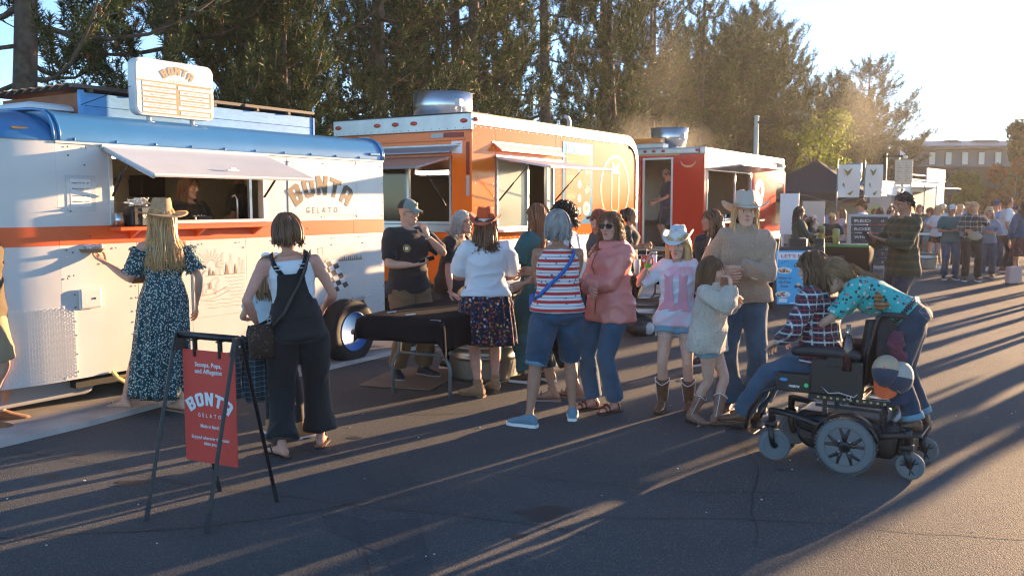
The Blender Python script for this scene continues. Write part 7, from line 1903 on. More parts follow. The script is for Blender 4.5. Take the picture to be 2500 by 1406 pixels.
r,s=person('girl in white cowboy hat, tie-dyed tee and cutoff shorts with a green wristband',(1.33,7.05),196,h=1.44,fem=1,w=.90,hs=1.10,feet=((-.13,.0),(.12,.03)),toe=(10,-8),head=(10,-10),skin='light',face=True,brow='lightbrown',shw=.15,armR=X(to=(.26,.17,1.42),pole=(1,.1,-1),palm=(-.8,.2,.3),dir=(-.15,.12,1),curl=.9),armL=X(to=(-.24,.05,.90)))
m_=fab('white_pink_tiedye',(.70,.68,.72),var=.0);nt,b,new,link=nodes_of(m_);nn_=new('ShaderNodeTexNoise');nn_.inputs['Scale'].default_value=5;link(_coord(nt),nn_.inputs[0]);cr_=new('ShaderNodeValToRGB');cr_.color_ramp.elements[0].position=.45;cr_.color_ramp.elements[0].color=(.68,.72,.78,1);cr_.color_ramp.elements[1].position=.62;cr_.color_ramp.elements[1].color=(.80,.42,.50,1);link(nn_.outputs['Fac'],cr_.inputs[0]);link(cr_.outputs[0],b.inputs['Base Color'])
cloth(s,r,top_mb(s,-.10,.026,.88,sl_off=.030,hemflare=.02),'tee_shirt',m_,.012,.011,35)
M_BOOTP=mat('pink_boot_print',(.72,.32,.40),rough=.8)
for sg in(-1,1):
 o_=[(-.030,.34),(.030,.34),(.034,.40),(.0,.375),(-.034,.40)];
 pl_=[(-.038,.40),(0,.375),(.038,.40),(.034,.25),(.040,.14),(.085,.09),(.09,.05),(-.04,.05),(-.044,.14),(-.032,.25)]
 q=MB();q.add([surf(s,t,90-math.degrees((sg*.052+x*1.0)/.15),.048+.03*max(0,.32-t))[0]for x,t in pl_],[(0,1,8+1,),(1,2,3),(1,3,9),(9,3,4,8),(8,4,5,6,7)]);fin(s,r,q,'boot_print',M_BOOTP,False)
cloth(s,r,pants_mb(s,.34,.014,loose=.012),'denim_shorts',F_DENIML,.012,.004,36)
q=MB();rg=np.random.RandomState(3)
for i in(0,1):
 c=s.leg(i,.34)
 for k in range(40):a=k/40*6.28;p=c+V3(math.cos(a)*.098,math.sin(a)*.098,0);q.tube([p,p+V3(*rg.randn(2)*.004,-.012-.022*rg.rand())],[.0025,.001],n=3)
o=fin(s,r,q,'frayed_threads',M_PAPER);o['kind']='stuff'
shoes(s,r,'boot',mat('brown_boot',(.16,.07,.035),rough=.5,var=.25,vs=30,bump=.3,bs=60),mat('dark_boot_sole',(.05,.03,.02)));hair(s,r,'blonde',.25,320,seed=37,vol=1.0)
M_HATW=mat('white_straw',(.74,.74,.73),rough=.7,bump=.7,bs=180)
hat_brim(s,r,M_HATW,R_=.165,crown_r=.084,crown_h=.10,roll=.075,dip=.012,z0=.06,tilt=-.05)
q=MB();
for i in range(30):
 a=R(60+(i%10)*7);z=.085+(i//10)*.016;q.add([s.head((math.cos(a)*(.0715)+dx,math.sin(a)*.088+.001-.012,z+dz+.02))for dx,dz in((-.003,0),(0,.004),(.003,0),(0,-.004))],[(0,1,2,3)])
o=fin(s,r,q,'vent_holes',M_INK,False);o['kind']='stuff'
q=MB();ca=s.arm[1];uu=nrm(np.cross(ca['d'],(0,1,0)));ww=np.cross(ca['d'],uu)
for dz in(-.02,-.005):q.tube([ca['wr']+ca['d']*dz+(uu*math.cos(t)+ww*math.sin(t))*.031 for t in np.linspace(0,6.28,14)],.0065,n=6)
q.tube([ca['wr']-ca['d']*.01-uu*.03,ca['wr']+V3(-.02,.03,-.09)],.005,n=5);fin(s,r,q,'wristband',mat('lime_band',(.10,.55,.03)))
r,s=person('long-haired woman in black blouse looking left behind the two hats',(2.04,9.0),235,h=1.60,q=1,fem=1,w=1.02,skin='tan',face=True,brow='dark',head=(28,4))
cloth(s,r,top_mb(s,-.1,.02,1.2),'blouse',voro_pattern('black_dot_blouse',(.016,.016,.018),[((.4,.4,.4),.5),((.016,.016,.018),.5)],28,.12),.017,.007,38);cloth(s,r,pants_mb(s,1.95),'trousers',F_BLACK,.017,.007,39);shoes(s,r,'sneaker',BLK,q=1);hair(s,r,'brown',.26,420,q=1,seed=40,vol=1.3,wave=.01)
F_CREAM=sherpa('cream_fleece',(.74,.62,.49))
r,s=person('small girl in cream fleece jacket with hand at her mouth, standing in front',(1.49,6.60),112,h=1.25,fem=1,w=1.0,hs=1.22,feet=((.02,.10),(-.02,-.16)),toe=(30,-35),head=(-2,-12),skin='light',face=True,brow='brown',shw=.15,armR=X(to=(.10,.22,1.45),pole=(1,.5,-.9),palm=(-.3,-.9,0),dir=(-.35,-.1,.9),curl=.8),armL=X(to=(-.10,.26,1.30),pole=(-1,.3,-1),curl=.6))
cloth(s,r,top_mb(s,-.17,.045,1.85,puff=.01,sl_off=.036,cuff=.008,hemflare=.03,neck=.50),'fleece_jacket',F_CREAM,.012,.016,41,stretch=(8,8,8))
q=MB();th=np.arange(28)/28*6.283;q.loft([s.ring(t,o,n=28)for t,o in((.44,.03),(.50,.035),(.54,.045),(.565,.05),(.565,.035),(.52,.02))]);cloth(s,r,q,'collar',F_CREAM,.011,.006,42)
cloth(s,r,pants_mb(s,.36,.022,loose=.016,waist=.0),'denim_shorts',F_DENIML,.012,.004,43)
s.foot[1][2]+=0;shoes(s,r,'boot',mat('dusty_rose_boot',(.27,.14,.10),rough=.5,var=.2,vs=30,bump=.3,bs=60),mat('dark_boot_sole',(.05,.03,.02)));hair(s,r,'brown',.07,420,seed=44,vol=.7,r=.0065,flow=(.4,-.5,-1))
F_TANF=sherpa('tan_fleece',(.46,.30,.19))
r,s=person('tall woman in cream felt hat, tan fleece pullover and flared jeans, hands clasped',(1.87,7.08),197,h=1.71,fem=1,w=.93,feet=((-.13,.02),(.09,.08)),toe=(15,-12),head=(-12,3),skin='light',face=True,brow='lightbrown',armR=X(to=(.13,.23,1.13),pole=(1,-.4,-1),palm=(-.8,-.6,.2),dir=(-.5,.8,-.1),curl=.8),armL=X(to=(.04,.26,1.17),pole=(-1,-.2,-1),palm=(.8,-.6,.2),dir=(.8,.3,-.15),curl=.8))
cloth(s,r,top_mb(s,-.03,.032,1.8,puff=.006,sl_off=.030,cuff=-.002,neck=.50,bag=.018),'fleece_pullover',F_TANF,.0125,.018,46,stretch=(8,8,8))
q=MB();q.loft([s.ring(t,o,n=28)for t,o in((.44,.03),(.50,.04),(.55,.04),(.585,.036),(.585,.022),(.52,.012))]);cloth(s,r,q,'collar',F_TANF,.011,.006,47)
o=strap(s,[(.33,90),(.40,90),(.46,90)],.003,.046,.003);fin(s,r,o,'zip',M_PAPER)
for a in s.arm:
 pts=[a['sh']+(a['el']-a['sh'])*f for f in(.0,.3,.6,.92)]+[a['el']+(a['wr']-a['el'])*f for f in(.12,.4,.7)];rr_=[.108,.096,.088,.086,.086,.080,.072]
 outd=[nrm(V3(a['sg']*1,-.1,.2))]*3+[nrm(V3(a['sg']*1,-.25,-.3))]+[nrm(V3(a['sg']*.7,.2,-.9))]*3
 fin(s,r,ribbon([p+d*q_ for p,d,q_ in zip(pts,outd,rr_)],outd,.006,.003),'sleeve_piping',M_PAPER)
cloth(s,r,pants_mb(s,1.97,.009,loose=.006,flare=.135),'flared_jeans',fab('faded_blue_jeans',(.032,.085,.14),bump=.5,bs=400,var=.35),.0125,.011,48,stretch=(9,9,7))
shoes(s,r,'ankleboot',mat('cognac_boot',(.16,.06,.03),rough=.45));hair(s,r,'blonde',.16,320,seed=49,vol=1.0,wave=.008,part=.2)
hat_brim(s,r,mat('cream_felt',(.50,.41,.34),rough=.85,bump=.3,bs=120,sheen=.3),R_=.225,crown_r=.09,crown_h=.135,roll=.052,dip=.025,z0=.052,tilt=.03,pinch=.026)
q=MB();ca=s.arm[1];uu=nrm(np.cross(ca['d'],(0,1,0)));ww=np.cross(ca['d'],uu);q.tube([ca['wr']-ca['d']*.01+(uu*math.cos(t)+ww*math.sin(t))*.03 for t in np.linspace(0,6.28,14)],.006,n=6);fin(s,r,q,'watch',M_STEEL)
F_GRN=plaid('dark_green_flannel',((.055,.05,.02),(.018,.03,.014),(.10,.075,.03),(.04,.02,.01)),.085)
r,s=person('tall dark-haired man in green flannel shirt reading his phone in the road',(4.62,10.4),258,h=1.79,w=.93,feet=((-.12,.05),(.12,-.05)),head=(0,-24),skin='tan',face=True,brow='dark',armR=X(to=(.10,.33,1.18),pole=(1,-.6,-1),palm=(-.3,-.2,1),curl=.7),armL=X(to=(-.08,.34,1.20),pole=(-1,-.6,-1),palm=(.3,-.2,1),curl=.7))
cloth(s,r,top_mb(s,-.18,.026,1.75,sl_off=.024,hemflare=.02),'flannel_shirt',F_GRN,.0125,.012,50);cloth(s,r,pants_mb(s,1.97,.012,loose=.010,flare=.078),'jeans',F_DENIMD,.0125,.007,51,stretch=(12,12,9));shoes(s,r,'sneaker',BLK);hair(s,r,'dark',-.05,520,seed=52,vol=.5,r=.006,line=.45,flow=(.3,-.4,.1),mlen=.03)
ph=empty('phone',world_pt(r,s,V3(.0,.46,1.23)),0,'dark phone in a hand of the man in green flannel','phone');o=boxo('phone_body',MATS['phone_glass'],ph,-.036,.036,-.004,.004,-.075,.075,bev=.004);o.rotation_euler=(R(-40),0,R(20))
#power wheelchair and the two children
WC=(2.24,5.62);WAZ=303
wc=empty('power_wheelchair',(WC[0],WC[1],0),-R(WAZ),'black power wheelchair with grey tyres carrying one child and another leaning on it','wheelchair')
M_WB=mat('chair_black',(.014,.014,.015),rough=.4,bump=.1,bs=60);M_WG=mat('grey_tyre',(.13,.145,.155),rough=.7);M_WM=mat('chair_metal',(.02,.02,.022),rough=.35);M_VIN=mat('black_vinyl',(.018,.018,.02),rough=.5,bump=.25,bs=120)
def wheel(x,y,r,w,spokes,name='wheel',tread=True,rz=0.):
 e=empty(name,(x,y,r),rz,parent=wc)
 mb=MB();mb.lathe([(r*.72,-w/2*.9),(r*.86,-w/2),(r*.96,-w/2*.85),(r,-w/2*.45),(r,w/2*.45),(r*.96,w/2*.85),(r*.86,w/2),(r*.72,w/2*.9)],n=44,axis='x');mb.build('tyre',M_WG,e,True)
 if tread:
  mb=MB()
  for i in range(46):
   a=i/46*6.283;
   for sg in(-1,1):
    c=np.array([sg*w*.3,math.cos(a)*r*.985,math.sin(a)*r*.985]);t=np.array([0,-math.sin(a),math.cos(a)])*.0065;u2=np.array([w*.17,0,0]);o=np.array([0,math.cos(a),math.sin(a)])*.007
    mb.add([c-t-u2,c+t-u2,c+t+u2,c-t+u2,c-t-u2+o,c+t-u2+o,c+t+u2+o,c-t+u2+o],[(4,5,6,7),(0,1,5,4),(1,2,6,5),(2,3,7,6),(3,0,4,7)])
  tag(mb.build('tread_blocks',M_WG,e),kind='stuff')
 mb=MB();mb.lathe([(r*.73,-w*.42),(r*.68,-w*.46),(r*.64,-w*.3),(r*.64,w*.3),(r*.68,w*.46),(r*.73,w*.42)],n=36,axis='x')
 for i in range(spokes):
  a=i/spokes*6.283+.3
  for d in(-.16,.16):
   p0=np.array([-w*.35,math.cos(a)*r*.15,math.sin(a)*r*.15]);p1=np.array([-w*.42,math.cos(a+d)*r*.42,math.sin(a+d)*r*.42]);p2=np.array([-w*.40,math.cos(a+d*1.6)*r*.66,math.sin(a+d*1.6)*r*.66]);mb.tube([p0,p1,p2],[r*.085,r*.07,r*.055],n=6)
 mb.build('rim',M_WM,e,True)
 mb=MB();mb.lathe([(r*.2,-w*.5),(r*.17,-w*.56),(0,-w*.57)],n=16,axis='x');mb.lathe([(r*.66,w*.0),(r*.66,w*.2),(0,w*.2)],n=24,axis='x');mb.build('hub',M_WB,e,True)
 if spokes>3:
  for i in range(4):
   a=i/4*6.283+.78;MB().lathe([(.007,0),(.007,-.008),(0,-.009)],(-w*.5,math.cos(a)*r*.26,math.sin(a)*r*.26),n=8,axis='x').build('wheel_bolt',M_STEEL,e,True)
 return e
for sx in(-1,1):wheel(sx*.29,.0,.177,.075,5)
for x,y,r_,a in((-.23,.46,.103,.35),(.23,.46,.103,.2)):wheel(x,y,r_,.06,0,'front_caster',False,a)
for x,y,r_,a in((-.19,-.36,.083,.0),(.24,-.38,.083,.25)):wheel(x,y,r_,.04,3,'rear_caster',False,a)
for x,y,r_,nm in((-.23,.46,.103,'front_fork'),(.23,.46,.103,'front_fork'),(-.19,-.36,.083,'rear_fork'),(.24,-.38,.083,'rear_fork')):
 mb=MB()
 for sg in(-1,1):mb.tube([(x+sg*.038,y,r_),(x+sg*.040,y+.01,r_*1.6),(x+sg*.036,y+.02,r_*2.25)],[(.016,.008),(.020,.008),(.022,.01)],n=8,up=(1,0,0))
 mb.box(x-.045,x+.045,y-.015,y+.055,r_*2.2,r_*2.2+.03);mb.lathe([(.024,0),(.024,.09),(.018,.10),(0,.10)],(x,y+.02,r_*2.2+.02),n=14);mb.build(nm,M_WB,wc,True)
for sx in(-1,1):
 mb=MB();mb.tube([(sx*.23,.48,.33),(sx*.235,.34,.315),(sx*.22,.18,.27),(sx*.22,.0,.24)],[(.022,.03),(.022,.03),(.026,.035),(.03,.04)],n=8,up=(1,0,0))
 mb.tube([(sx*.20,-.34,.27),(sx*.21,-.24,.26),(sx*.22,-.08,.23)],[(.02,.024),(.022,.03),(.03,.04)],n=8,up=(1,0,0));mb.build('suspension_arm',M_WB,wc,True)
for sx in(-1,1):
 mb=MB()
 for k in range(9):mb.tube([(sx*.22+.022*math.cos(t),-.20+.022*math.sin(t),.30+k*.013+t*.002)for t in np.linspace(0,6.28,9)],.0035,n=4)
 mb.tube([(sx*.22,-.20,.27),(sx*.22,-.20,.44)],.010,n=8);mb.build('shock_spring',M_WM,wc,True)
 mb=MB();th=np.linspace(R(12),R(165),16);g=[]
 for t in th:g.append([(sx*(.29+dx),math.cos(t)*(.197+dr),.177+math.sin(t)*(.197+dr))for dx,dr in((-.045,0),(-.045,.008),(.045,.008),(.045,0))])
 mb.loft(g);mb.build('mudguard',M_WB,wc,True)
mb=MB();mb.loft([[(x*w,y*l+o,z)for x,y in((-1,-1),(1,-1),(1,1),(-1,1))]for w,l,o,z in((.17,.25,.0,.09),(.2,.30,.02,.14),(.2,.33,.03,.28),(.17,.30,.03,.34))]);mb.build('base_shroud',M_WB,wc,bev=.03)
for sx in(-1,1):MB().ell((sx*.18,.13,.26),(.05,.22,.07),16,10).build('side_shroud',mat('gloss_black',(.02,.02,.022),rough=.2),wc,True)
boxo('battery_box',M_WB,wc,-.14,.14,-.36,-.22,.12,.30,bev=.015);boxo('step_plate',M_WM,wc,-.2,.24,-.42,-.22,.265,.28,bev=.004)
boxo('warning_label',mat('yellow_label',(.5,.5,.05)),wc,-.235,-.233,.02,.09,.30,.315)
boxo('rear_label',mat('tan_label',(.45,.33,.2)),wc,-.09,-.01,-.364,-.361,.22,.27)
mb=MB()
for sx in(-1,1):
 mb.box(sx*.19-.012,sx*.19+.012,-.26,.26,.43,.465);mb.box(sx*.17-.01,sx*.17+.01,-.22,.22,.38,.40)
for y in(-.22,-.05,.10,.22):mb.box(-.19,.19,y-.015,y+.015,.44,.46)
for y in(-.2,.16):
 for sx in(-1,1):mb.box(sx*.17-.012,sx*.17+.012,y-.015,y+.015,.33,.44)
mb.build('seat_frame',M_WM,wc,bev=.002)
mb=MB()
for k in range(11):mb.box(-.204,-.203,-.21+k*.04,-.195+k*.04,.442,.455)
tag(mb.build('rail_slots',mat('slot_brass',(.5,.4,.18),rough=.4),wc),kind='stuff')
boxo('seat_pan',M_WB,wc,-.225,.225,-.16,.34,.465,.50,bev=.01);boxo('seat_cushion',M_VIN,wc,-.215,.215,-.14,.36,.50,.585,bev=.025)
sp=boxo('side_panel',M_WB,wc,-.245,-.222,-.20,.12,.47,.70,bev=.012);boxo('side_panel',M_WB,wc,-.24,-.226,.12,.34,.47,.585,bev=.01);boxo('side_panel',M_WB,wc,.222,.245,-.20,.12,.47,.70,bev=.012)
mb=MB();put_text(mb,'matrx',(-.2415,.22,.50),(0,-1,0),(0,0,1),.020,bold=.02);mb.build('brand_lettering',M_PAPER,wc)
mb=MB();mb.add([(-.2412,.29+.026*math.cos(a),.545+.011*math.sin(a))for a in np.linspace(0,6.28,16)[:-1]],[tuple(range(15))]);mb.build('blue_badge',mat('badge_blue',(.03,.25,.6)),wc)
mb=MB();mb.add([(-.2412,.145+.014*math.cos(a),.52+.014*math.sin(a))for a in np.linspace(0,6.28,16)[:-1]],[tuple(range(15))]);mb.build('green_badge',mat('badge_green',(.05,.6,.15)),wc)
for sx in(-1,1):
 MB().tube([(sx*.245,-.16,.735),(sx*.245,-.12,.745),(sx*.245,.18,.745),(sx*.245,.22,.735)],[(.032,.018),(.036,.02),(.036,.02),(.028,.016)],n=12,up=(1,0,0),round_end=True).build('armrest',M_VIN,wc,True)
 boxo('arm_post',M_WB,wc,sx*.245-.012,sx*.245+.012,-.12,.02,.66,.735,bev=.004)
mb=MB()
for sx in(-1,1):mb.tube([(sx*.18,-.18,.5),(sx*.18,-.21,.75),(sx*.18,-.25,.93),(sx*.18,-.27,.985),(sx*.18,-.33,1.0)],.013,n=9)
mb.tube([(-.18,-.30,1.0),(.18,-.30,1.0)],.011,n=8);mb.build('back_canes',M_WM,wc,True)
for sx in(-1,1):MB().tube([(sx*.18,-.29,.998),(sx*.18,-.41,.998)],.019,n=10,round_end=True).build('push_grip',M_VIN,wc,True)
mb=MB();g=[]
for z in np.linspace(.56,.96,8):g.append([(.19*math.sin(a),-.21-.12*(z-.56)+.05*(1-math.cos(a))*2-.03,z)for a in np.linspace(-1.2,1.2,9)]+[(.17*math.sin(a),-.17-.12*(z-.56)+.05*(1-math.cos(a))*2-.03,z)for a in np.linspace(1.2,-1.2,9)])
mb.loft(g);mb.build('backrest',M_VIN,wc,True)
for sx in(-1,1):MB().tube([(sx*.22,.30,.50),(sx*.235,.42,.45),(sx*.20,.52,.30),(sx*.15,.56,.17)],.014,n=8).build('footrest_hanger',M_WM,wc,True)
for sx in(-1,1):boxo('footplate',M_WM,wc,sx*.1-.07,sx*.1+.07,.50,.70,.125,.14,bev=.006)
mb=MB();mb.tube([(-.25,.05,.53),(-.265,.0,.49),(-.26,-.06,.50),(-.255,-.15,.48),(-.25,-.17,.5)],.004,n=5);mb.tube([(-.255,-.12+.012*math.cos(t),.475+.012*math.sin(t))for t in np.linspace(0,6.28,12)],.003,n=5);mb.build('cable',M_STEEL,wc,True)
def hung(name,label,cat,pos,rz=0):
 q=rotz(-R(WAZ))@(V3(*pos)+V3(-.03,.19,0));return empty(name,(WC[0]+q[0],WC[1]+q[1],pos[2]),-R(WAZ)+rz,label,cat)
e=hung('jacket','dark grey jacket draped over the back of the wheelchair','jacket',(.0,-.36,.86))
mb=MB();th=np.linspace(0,2*math.pi,36,endpoint=False)
mb.loft([[(math.cos(t)*(w+.012*math.sin(5*t+z*20)),math.sin(t)*(d+.01*math.cos(4*t))+o,z)for t in th]for z,w,d,o in((.115,.10,.03,.02),(.09,.15,.055,.0),(.02,.17,.075,-.01),(-.08,.165,.08,-.02),(-.18,.13,.06,-.01),(-.27,.06,.04,0))]);mb.tube([(.12,-.03,.02),(.16,-.06,-.1),(.15,-.06,-.24)],[.05,.06,.035],n=12,round_end=True);mb.build('jacket_cloth',fab('charcoal_fleece',(.022,.022,.026),var=.3),e,True)
e=hung('scarf','crumpled maroon cloth stuffed beside the wheelchair back','scarf',(-.12,-.43,.80))
mb=MB();[mb.ell(c,r_,12,8)for c,r_ in(((0,0,.03),(.065,.05,.065)),((.03,-.01,-.05),(.055,.045,.05)),((.03,.0,-.13),(.045,.04,.05)))];me,v,n=remesh(mb,.008,2);setv(me,folds(v,n,.014,3,(40,40,40)));me.materials.append(fab('maroon_cloth',(.13,.025,.05)));me.polygons.foreach_set('use_smooth',[True]*len(me.polygons));obj_from(me,'scarf_cloth',e)
def hungcap(name,label,pos,rz,tilt,c1,c2,c3,band):
 e=hung(name,label,'cap',pos,rz)
 mb=MB();n=28;th=np.arange(n)/n*6.283;Rm=rotx(tilt)
 rings=[np.stack([np.cos(th)*.085*math.cos(a)**.8,np.sin(th)*.10*math.cos(a)**.8,np.full(n,.12*math.sin(a))],1)@Rm.T for a in np.linspace(0,1.52,8)]
 mb.loft(rings);mb.m=[(0 if(i%n)<n//2 else 1)for i in range(len(mb.f))]
 mb.build('cap_crown',[c1,c2],e,True)
 b=MB();g=[]
 for y in np.linspace(0,1,5):g.append([np.array((x*(.072-.008*y*y),.09*math.sqrt(max(0,1-(x*.8)**2))+.075*y,-.012*y-.016*x*x))@Rm.T for x in np.linspace(-1,1,11)])
 b.loft(g,cap=False,closed=False);b.loft([[q-V3(0,0,.005)for q in row]for row in g],cap=False,closed=False);b.build('bill',c3,e,True)
 q=MB();q.add([np.array(p)@Rm.T for p in((-.032,.094,.02),(.032,.094,.02),(.03,.083,.065),(-.03,.083,.065))],[(0,1,2,3)]);q.build('front_patch',band,e)
 q=MB();q.ell(tuple(np.array((0,0,.12))@Rm.T),(.008,)*3);q.build('cap_button',c3,e,True)
hungcap('cap','navy and tan mesh cap with orange bill hanging on the wheelchair back',(-.20,-.40,.66),R(93),R(-72),fab('navy_twill',(.03,.05,.09)),fab('tan_mesh',(.45,.33,.22)),mat('orange_bill',(.70,.10,.02),rough=.7),mat('patch_dark',(.08,.03,.02)))
hungcap('cap','navy cap with white strap hanging behind the orange-billed one',(-.15,-.47,.62),R(75),R(-76),MATS['navy_twill'],fab('stone_mesh',(.40,.38,.33)),fab('navy_bill',(.025,.04,.08)),M_PAPER)
e=hung('bag','pink and lime drawstring bag hanging low on the wheelchair back','bag',(.06,-.42,.50));mb=MB();mb.ell((0,0,-.03),(.07,.04,.09),12,8);mb.build('bag_body',voro_pattern('pink_print',(.62,.25,.25),[((.7,.7,.65),.5),((.5,.08,.12),.5)],30,.35),e,True);MB().tube([(-.07,-.01,.06),(-.08,0,-.05),(-.06,0,-.12)],.008,n=5).build('cord',mat('lime_band',(.1,.55,.03)),e,True)
e=hung('pouch','olive side pouch on the far side of the wheelchair back','bag',(.19,-.36,.68));boxo('pouch_body',mat('olive_nylon',(.16,.13,.03),rough=.4),e,-.05,.05,-.045,.045,-.11,.14,bev=.02)
e=hung('water_bottle','dark drink bottle with round sticker beside the plaid shirt','bottle',(-.20,-.17,.74));MB().lathe([(.034,-.10),(.036,0),(.034,.08),(.02,.11),(.02,.13),(0,.13)],n=18).build('bottle_body',mat('smoky_plastic',(.06,.02,.02),rough=.2,coat=.4),e,True);MB().tube([(0,0,.12),(0,0,.19)],.014,n=10).build('clear_spout',mat('clear_spout',(.4,.45,.45),rough=.05,trans=.8),e,True)
e=hung('stuffed_toy','small orange striped plush toy resting on the wheelchair push handle','toy',(-.12,-.33,1.05),.4)
mb=MB();[mb.ell(c,r_,12,8)for c,r_ in(((0,0,.0),(.055,.035,.03)),((.03,.0,.045),(.028,.026,.034)),((.0,-.03,.01),(.022,.03,.02)),((.06,-.01,.0),(.035,.02,.018)),((.02,.012,.078),(.01,.008,.012)),((.042,.012,.076),(.01,.008,.012)))]
m_=stripes_z('plush_stripes',(.42,.17,.045),(.05,.02,.01),.024,.25,bump=1.0,bs=150);mb.build('plush_body',m_,e,True)
for o in list(wc.children):
 if o.name.split('.')[0]in('seat_pan','seat_cushion','side_panel','brand_lettering','blue_badge','green_badge','armrest','arm_post','back_canes','push_grip','backrest','cable','footrest_hanger','footplate'):o.location.y=.12
F_PLAID=plaid('navy_red_plaid',((.03,.045,.07),(.008,.012,.025),(.55,.56,.58),(.38,.03,.05)),.062)
q_=rotz(-R(WAZ))@V3(0,.24,0)
K1=1.42/1.7;K2=1.32/1.7
r,s=person('child with shoulder-length brown hair in navy and red plaid shirt seated in the wheelchair',(WC[0]+q_[0],WC[1]+q_[1]),WAZ+6,h=1.42,w=1.05,hs=1.12,lean=8,pel=(0,0,.70/K1),feet=((-.10,.50/K1),(.10,.50/K1)),footz=(.15/K1,.15/K1),knee=((-.2,.6,1),(.2,.6,1)),head=(4,-16),skin='light',face=True,armL=X(to=(-.23,.26,.93),pole=(-1,-.8,.2),palm=(0,0,-1),curl=.6),armR=X(to=(.23,.26,.93),pole=(1,-.8,.2),palm=(0,0,-1),curl=.6))
cloth(s,r,top_mb(s,-.06,.024,1.8,sl_off=.026,hemflare=.03),'plaid_shirt',F_PLAID,.0125,.012,60)
cloth(s,r,pants_mb(s,1.97,.014,loose=.014,flare=.085,waist=.02),'jeans',fab('blue_jeans',(.03,.085,.15),bump=.5,bs=400,var=.25),.0125,.011,61)
shoes(s,r,'ankleboot',mat('brown_leather_boot',(.13,.05,.025),rough=.4),mat('dark_boot_sole',(.05,.03,.02)))
hair(s,r,'brown',.03,680,seed=62,vol=1.9,r=.008,wave=.004,flow=(.7,-.4,-1),mlen=.40)
q_=rotz(-R(WAZ))@V3(.03,-.27,0)
r,s=person('child in turquoise horse-print shirt and jeans standing on the wheelchair back, bent over it',(WC[0]+q_[0],WC[1]+q_[1]),WAZ-4,h=1.32,fem=1,w=1.04,hs=1.16,lean=70,curve=.72,pel=(.0,-.02,.975/K2),feet=((-.13,-.10),(.12,-.14)),toe=(4,-12),footz=(.25/K2,.25/K2),head=(-8,-30),neckf=.5,skin='light',face=True,armL=X(to=(-.12,.72,1.10),pole=(-1,.2,-.9),palm=(0,0,-1),curl=.5),armR=X(to=(.17,.72,1.12),pole=(1,.2,-.9),palm=(0,0,-1),curl=.5))
F_HORSE=voro_pattern('turquoise_print',(.03,.42,.42),[((.02,.05,.06),.45),((.03,.42,.42),.2),((.5,.12,.12),.12),((.55,.55,.5),.23)],42,.40)
cloth(s,r,top_mb(s,.02,.018,.95,sl_off=.024),'print_shirt',F_HORSE,.0125,.008,63)
cloth(s,r,pants_mb(s,1.90,.010,waist=.07,loose=.006,flare=.078),'jeans',fab('indigo_jeans',(.014,.04,.075),bump=.5,bs=400,var=.3),.0125,.006,64,stretch=(12,12,10))
for i in(0,1):mb=MB();mb.tube([s.leg(i,1.83),s.leg(i,1.94)],[.086,.088],n=24,up=(0,1,0));fin(s,r,mb,'rolled_cuff',MATS['pale_denim_cuff'])
o=fin(s,r,strap(s,[(.05,a)for a in np.linspace(0,360,14)],.018,.026,.004),'studded_belt',M_BLACK);q=MB()
for a in range(0,360,9):
 for dt in(-.008,.008):p,n_=surf(s,.05+dt,a,.032);q.ell(tuple(p),(.0035,)*3,5,3)
q=fin(s,r,q,'belt_studs',M_STEEL,parent=o);q['kind']='stuff'
for sg in(-1,1):
 q=MB();q.tube([surf(s,-.02+dt,-90+sg*(20+da),.024)[0]for dt,da in((0,0),(0,32),(-.07,30),(-.09,16),(-.07,2),(0,0))],.002,n=4);q.tube([surf(s,-.03-.03*math.sin(x*3),-90+sg*(22+28*x),.025)[0]for x in np.linspace(0,1,8)],.0018,n=4);fin(s,r,q,'pocket_stitching',mat('pale_thread',(.35,.36,.36)))
shoes(s,r,'ankleboot',MATS['brown_leather_boot'],MATS['dark_boot_sole'])
hair(s,r,'lightbrown',-.02,420,seed=65,vol=.6,flow=(.4,-.9,-.5),mlen=.16,tail=[s.head((0,-.09,.03)),s.head((0,-.13,.01)),surf(s,.46,-92,.05)[0],surf(s,.40,-88,.035)[0],surf(s,.33,-84,.03)[0]])
#staff in the trucks
xx,yy,_=T(-1.30,.72)
r,s=person('young woman vendor in black gelato shop tee inside the trailer window',(xx,yy),122,z=.37,h=1.56,fem=1,skin='light',face=True,brow='brown',head=(-18,-6),armR=X(to=(.1,.3,1.06),pole=(1,-.5,-1)),armL=X(to=(-.12,.32,1.04),pole=(-1,-.5,-1)))
cloth(s,r,top_mb(s,-.05,.018,.8,sl_off=.02),'tee_shirt',F_BLACK,.0125,.007,70);cloth(s,r,pants_mb(s,1.9),'trousers',F_DENIMD,.024,.006,71);hair(s,r,'brown',.14,360,seed=72,tail=None);shoes(s,r,'sneaker',BLK,q=1)
lg=MB();put_logo(lg,(0,0,0),RT,UP,.20);lv=np.concatenate(lg.v);q=MB();q.add([surf(s,.33+z,90+math.degrees(x/.16),.036)[0]for x,y,z in lv],lg.f);fin(s,r,q,'shirt_lettering',M_PAPER,False)
xx,yy,_=T(-.62,.8)
r,s=person('second worker mostly hidden behind the right post of the trailer window',(xx,yy),250,z=.45,q=1,h=1.68,skin='brown',armL=X(to=(-.2,.3,1.0)))
cloth(s,r,top_mb(s,-.05,.018,.8),'tee_shirt',F_BLACK,.017,.006,73);cloth(s,r,pants_mb(s,1.9),'trousers',F_BLACK,.024,.006,74);hair(s,r,'dark',-.04,160,q=1,mlen=.05);shoes(s,r,'sneaker',BLK,q=2)
xx,yy,_=T(4.3,1.3)
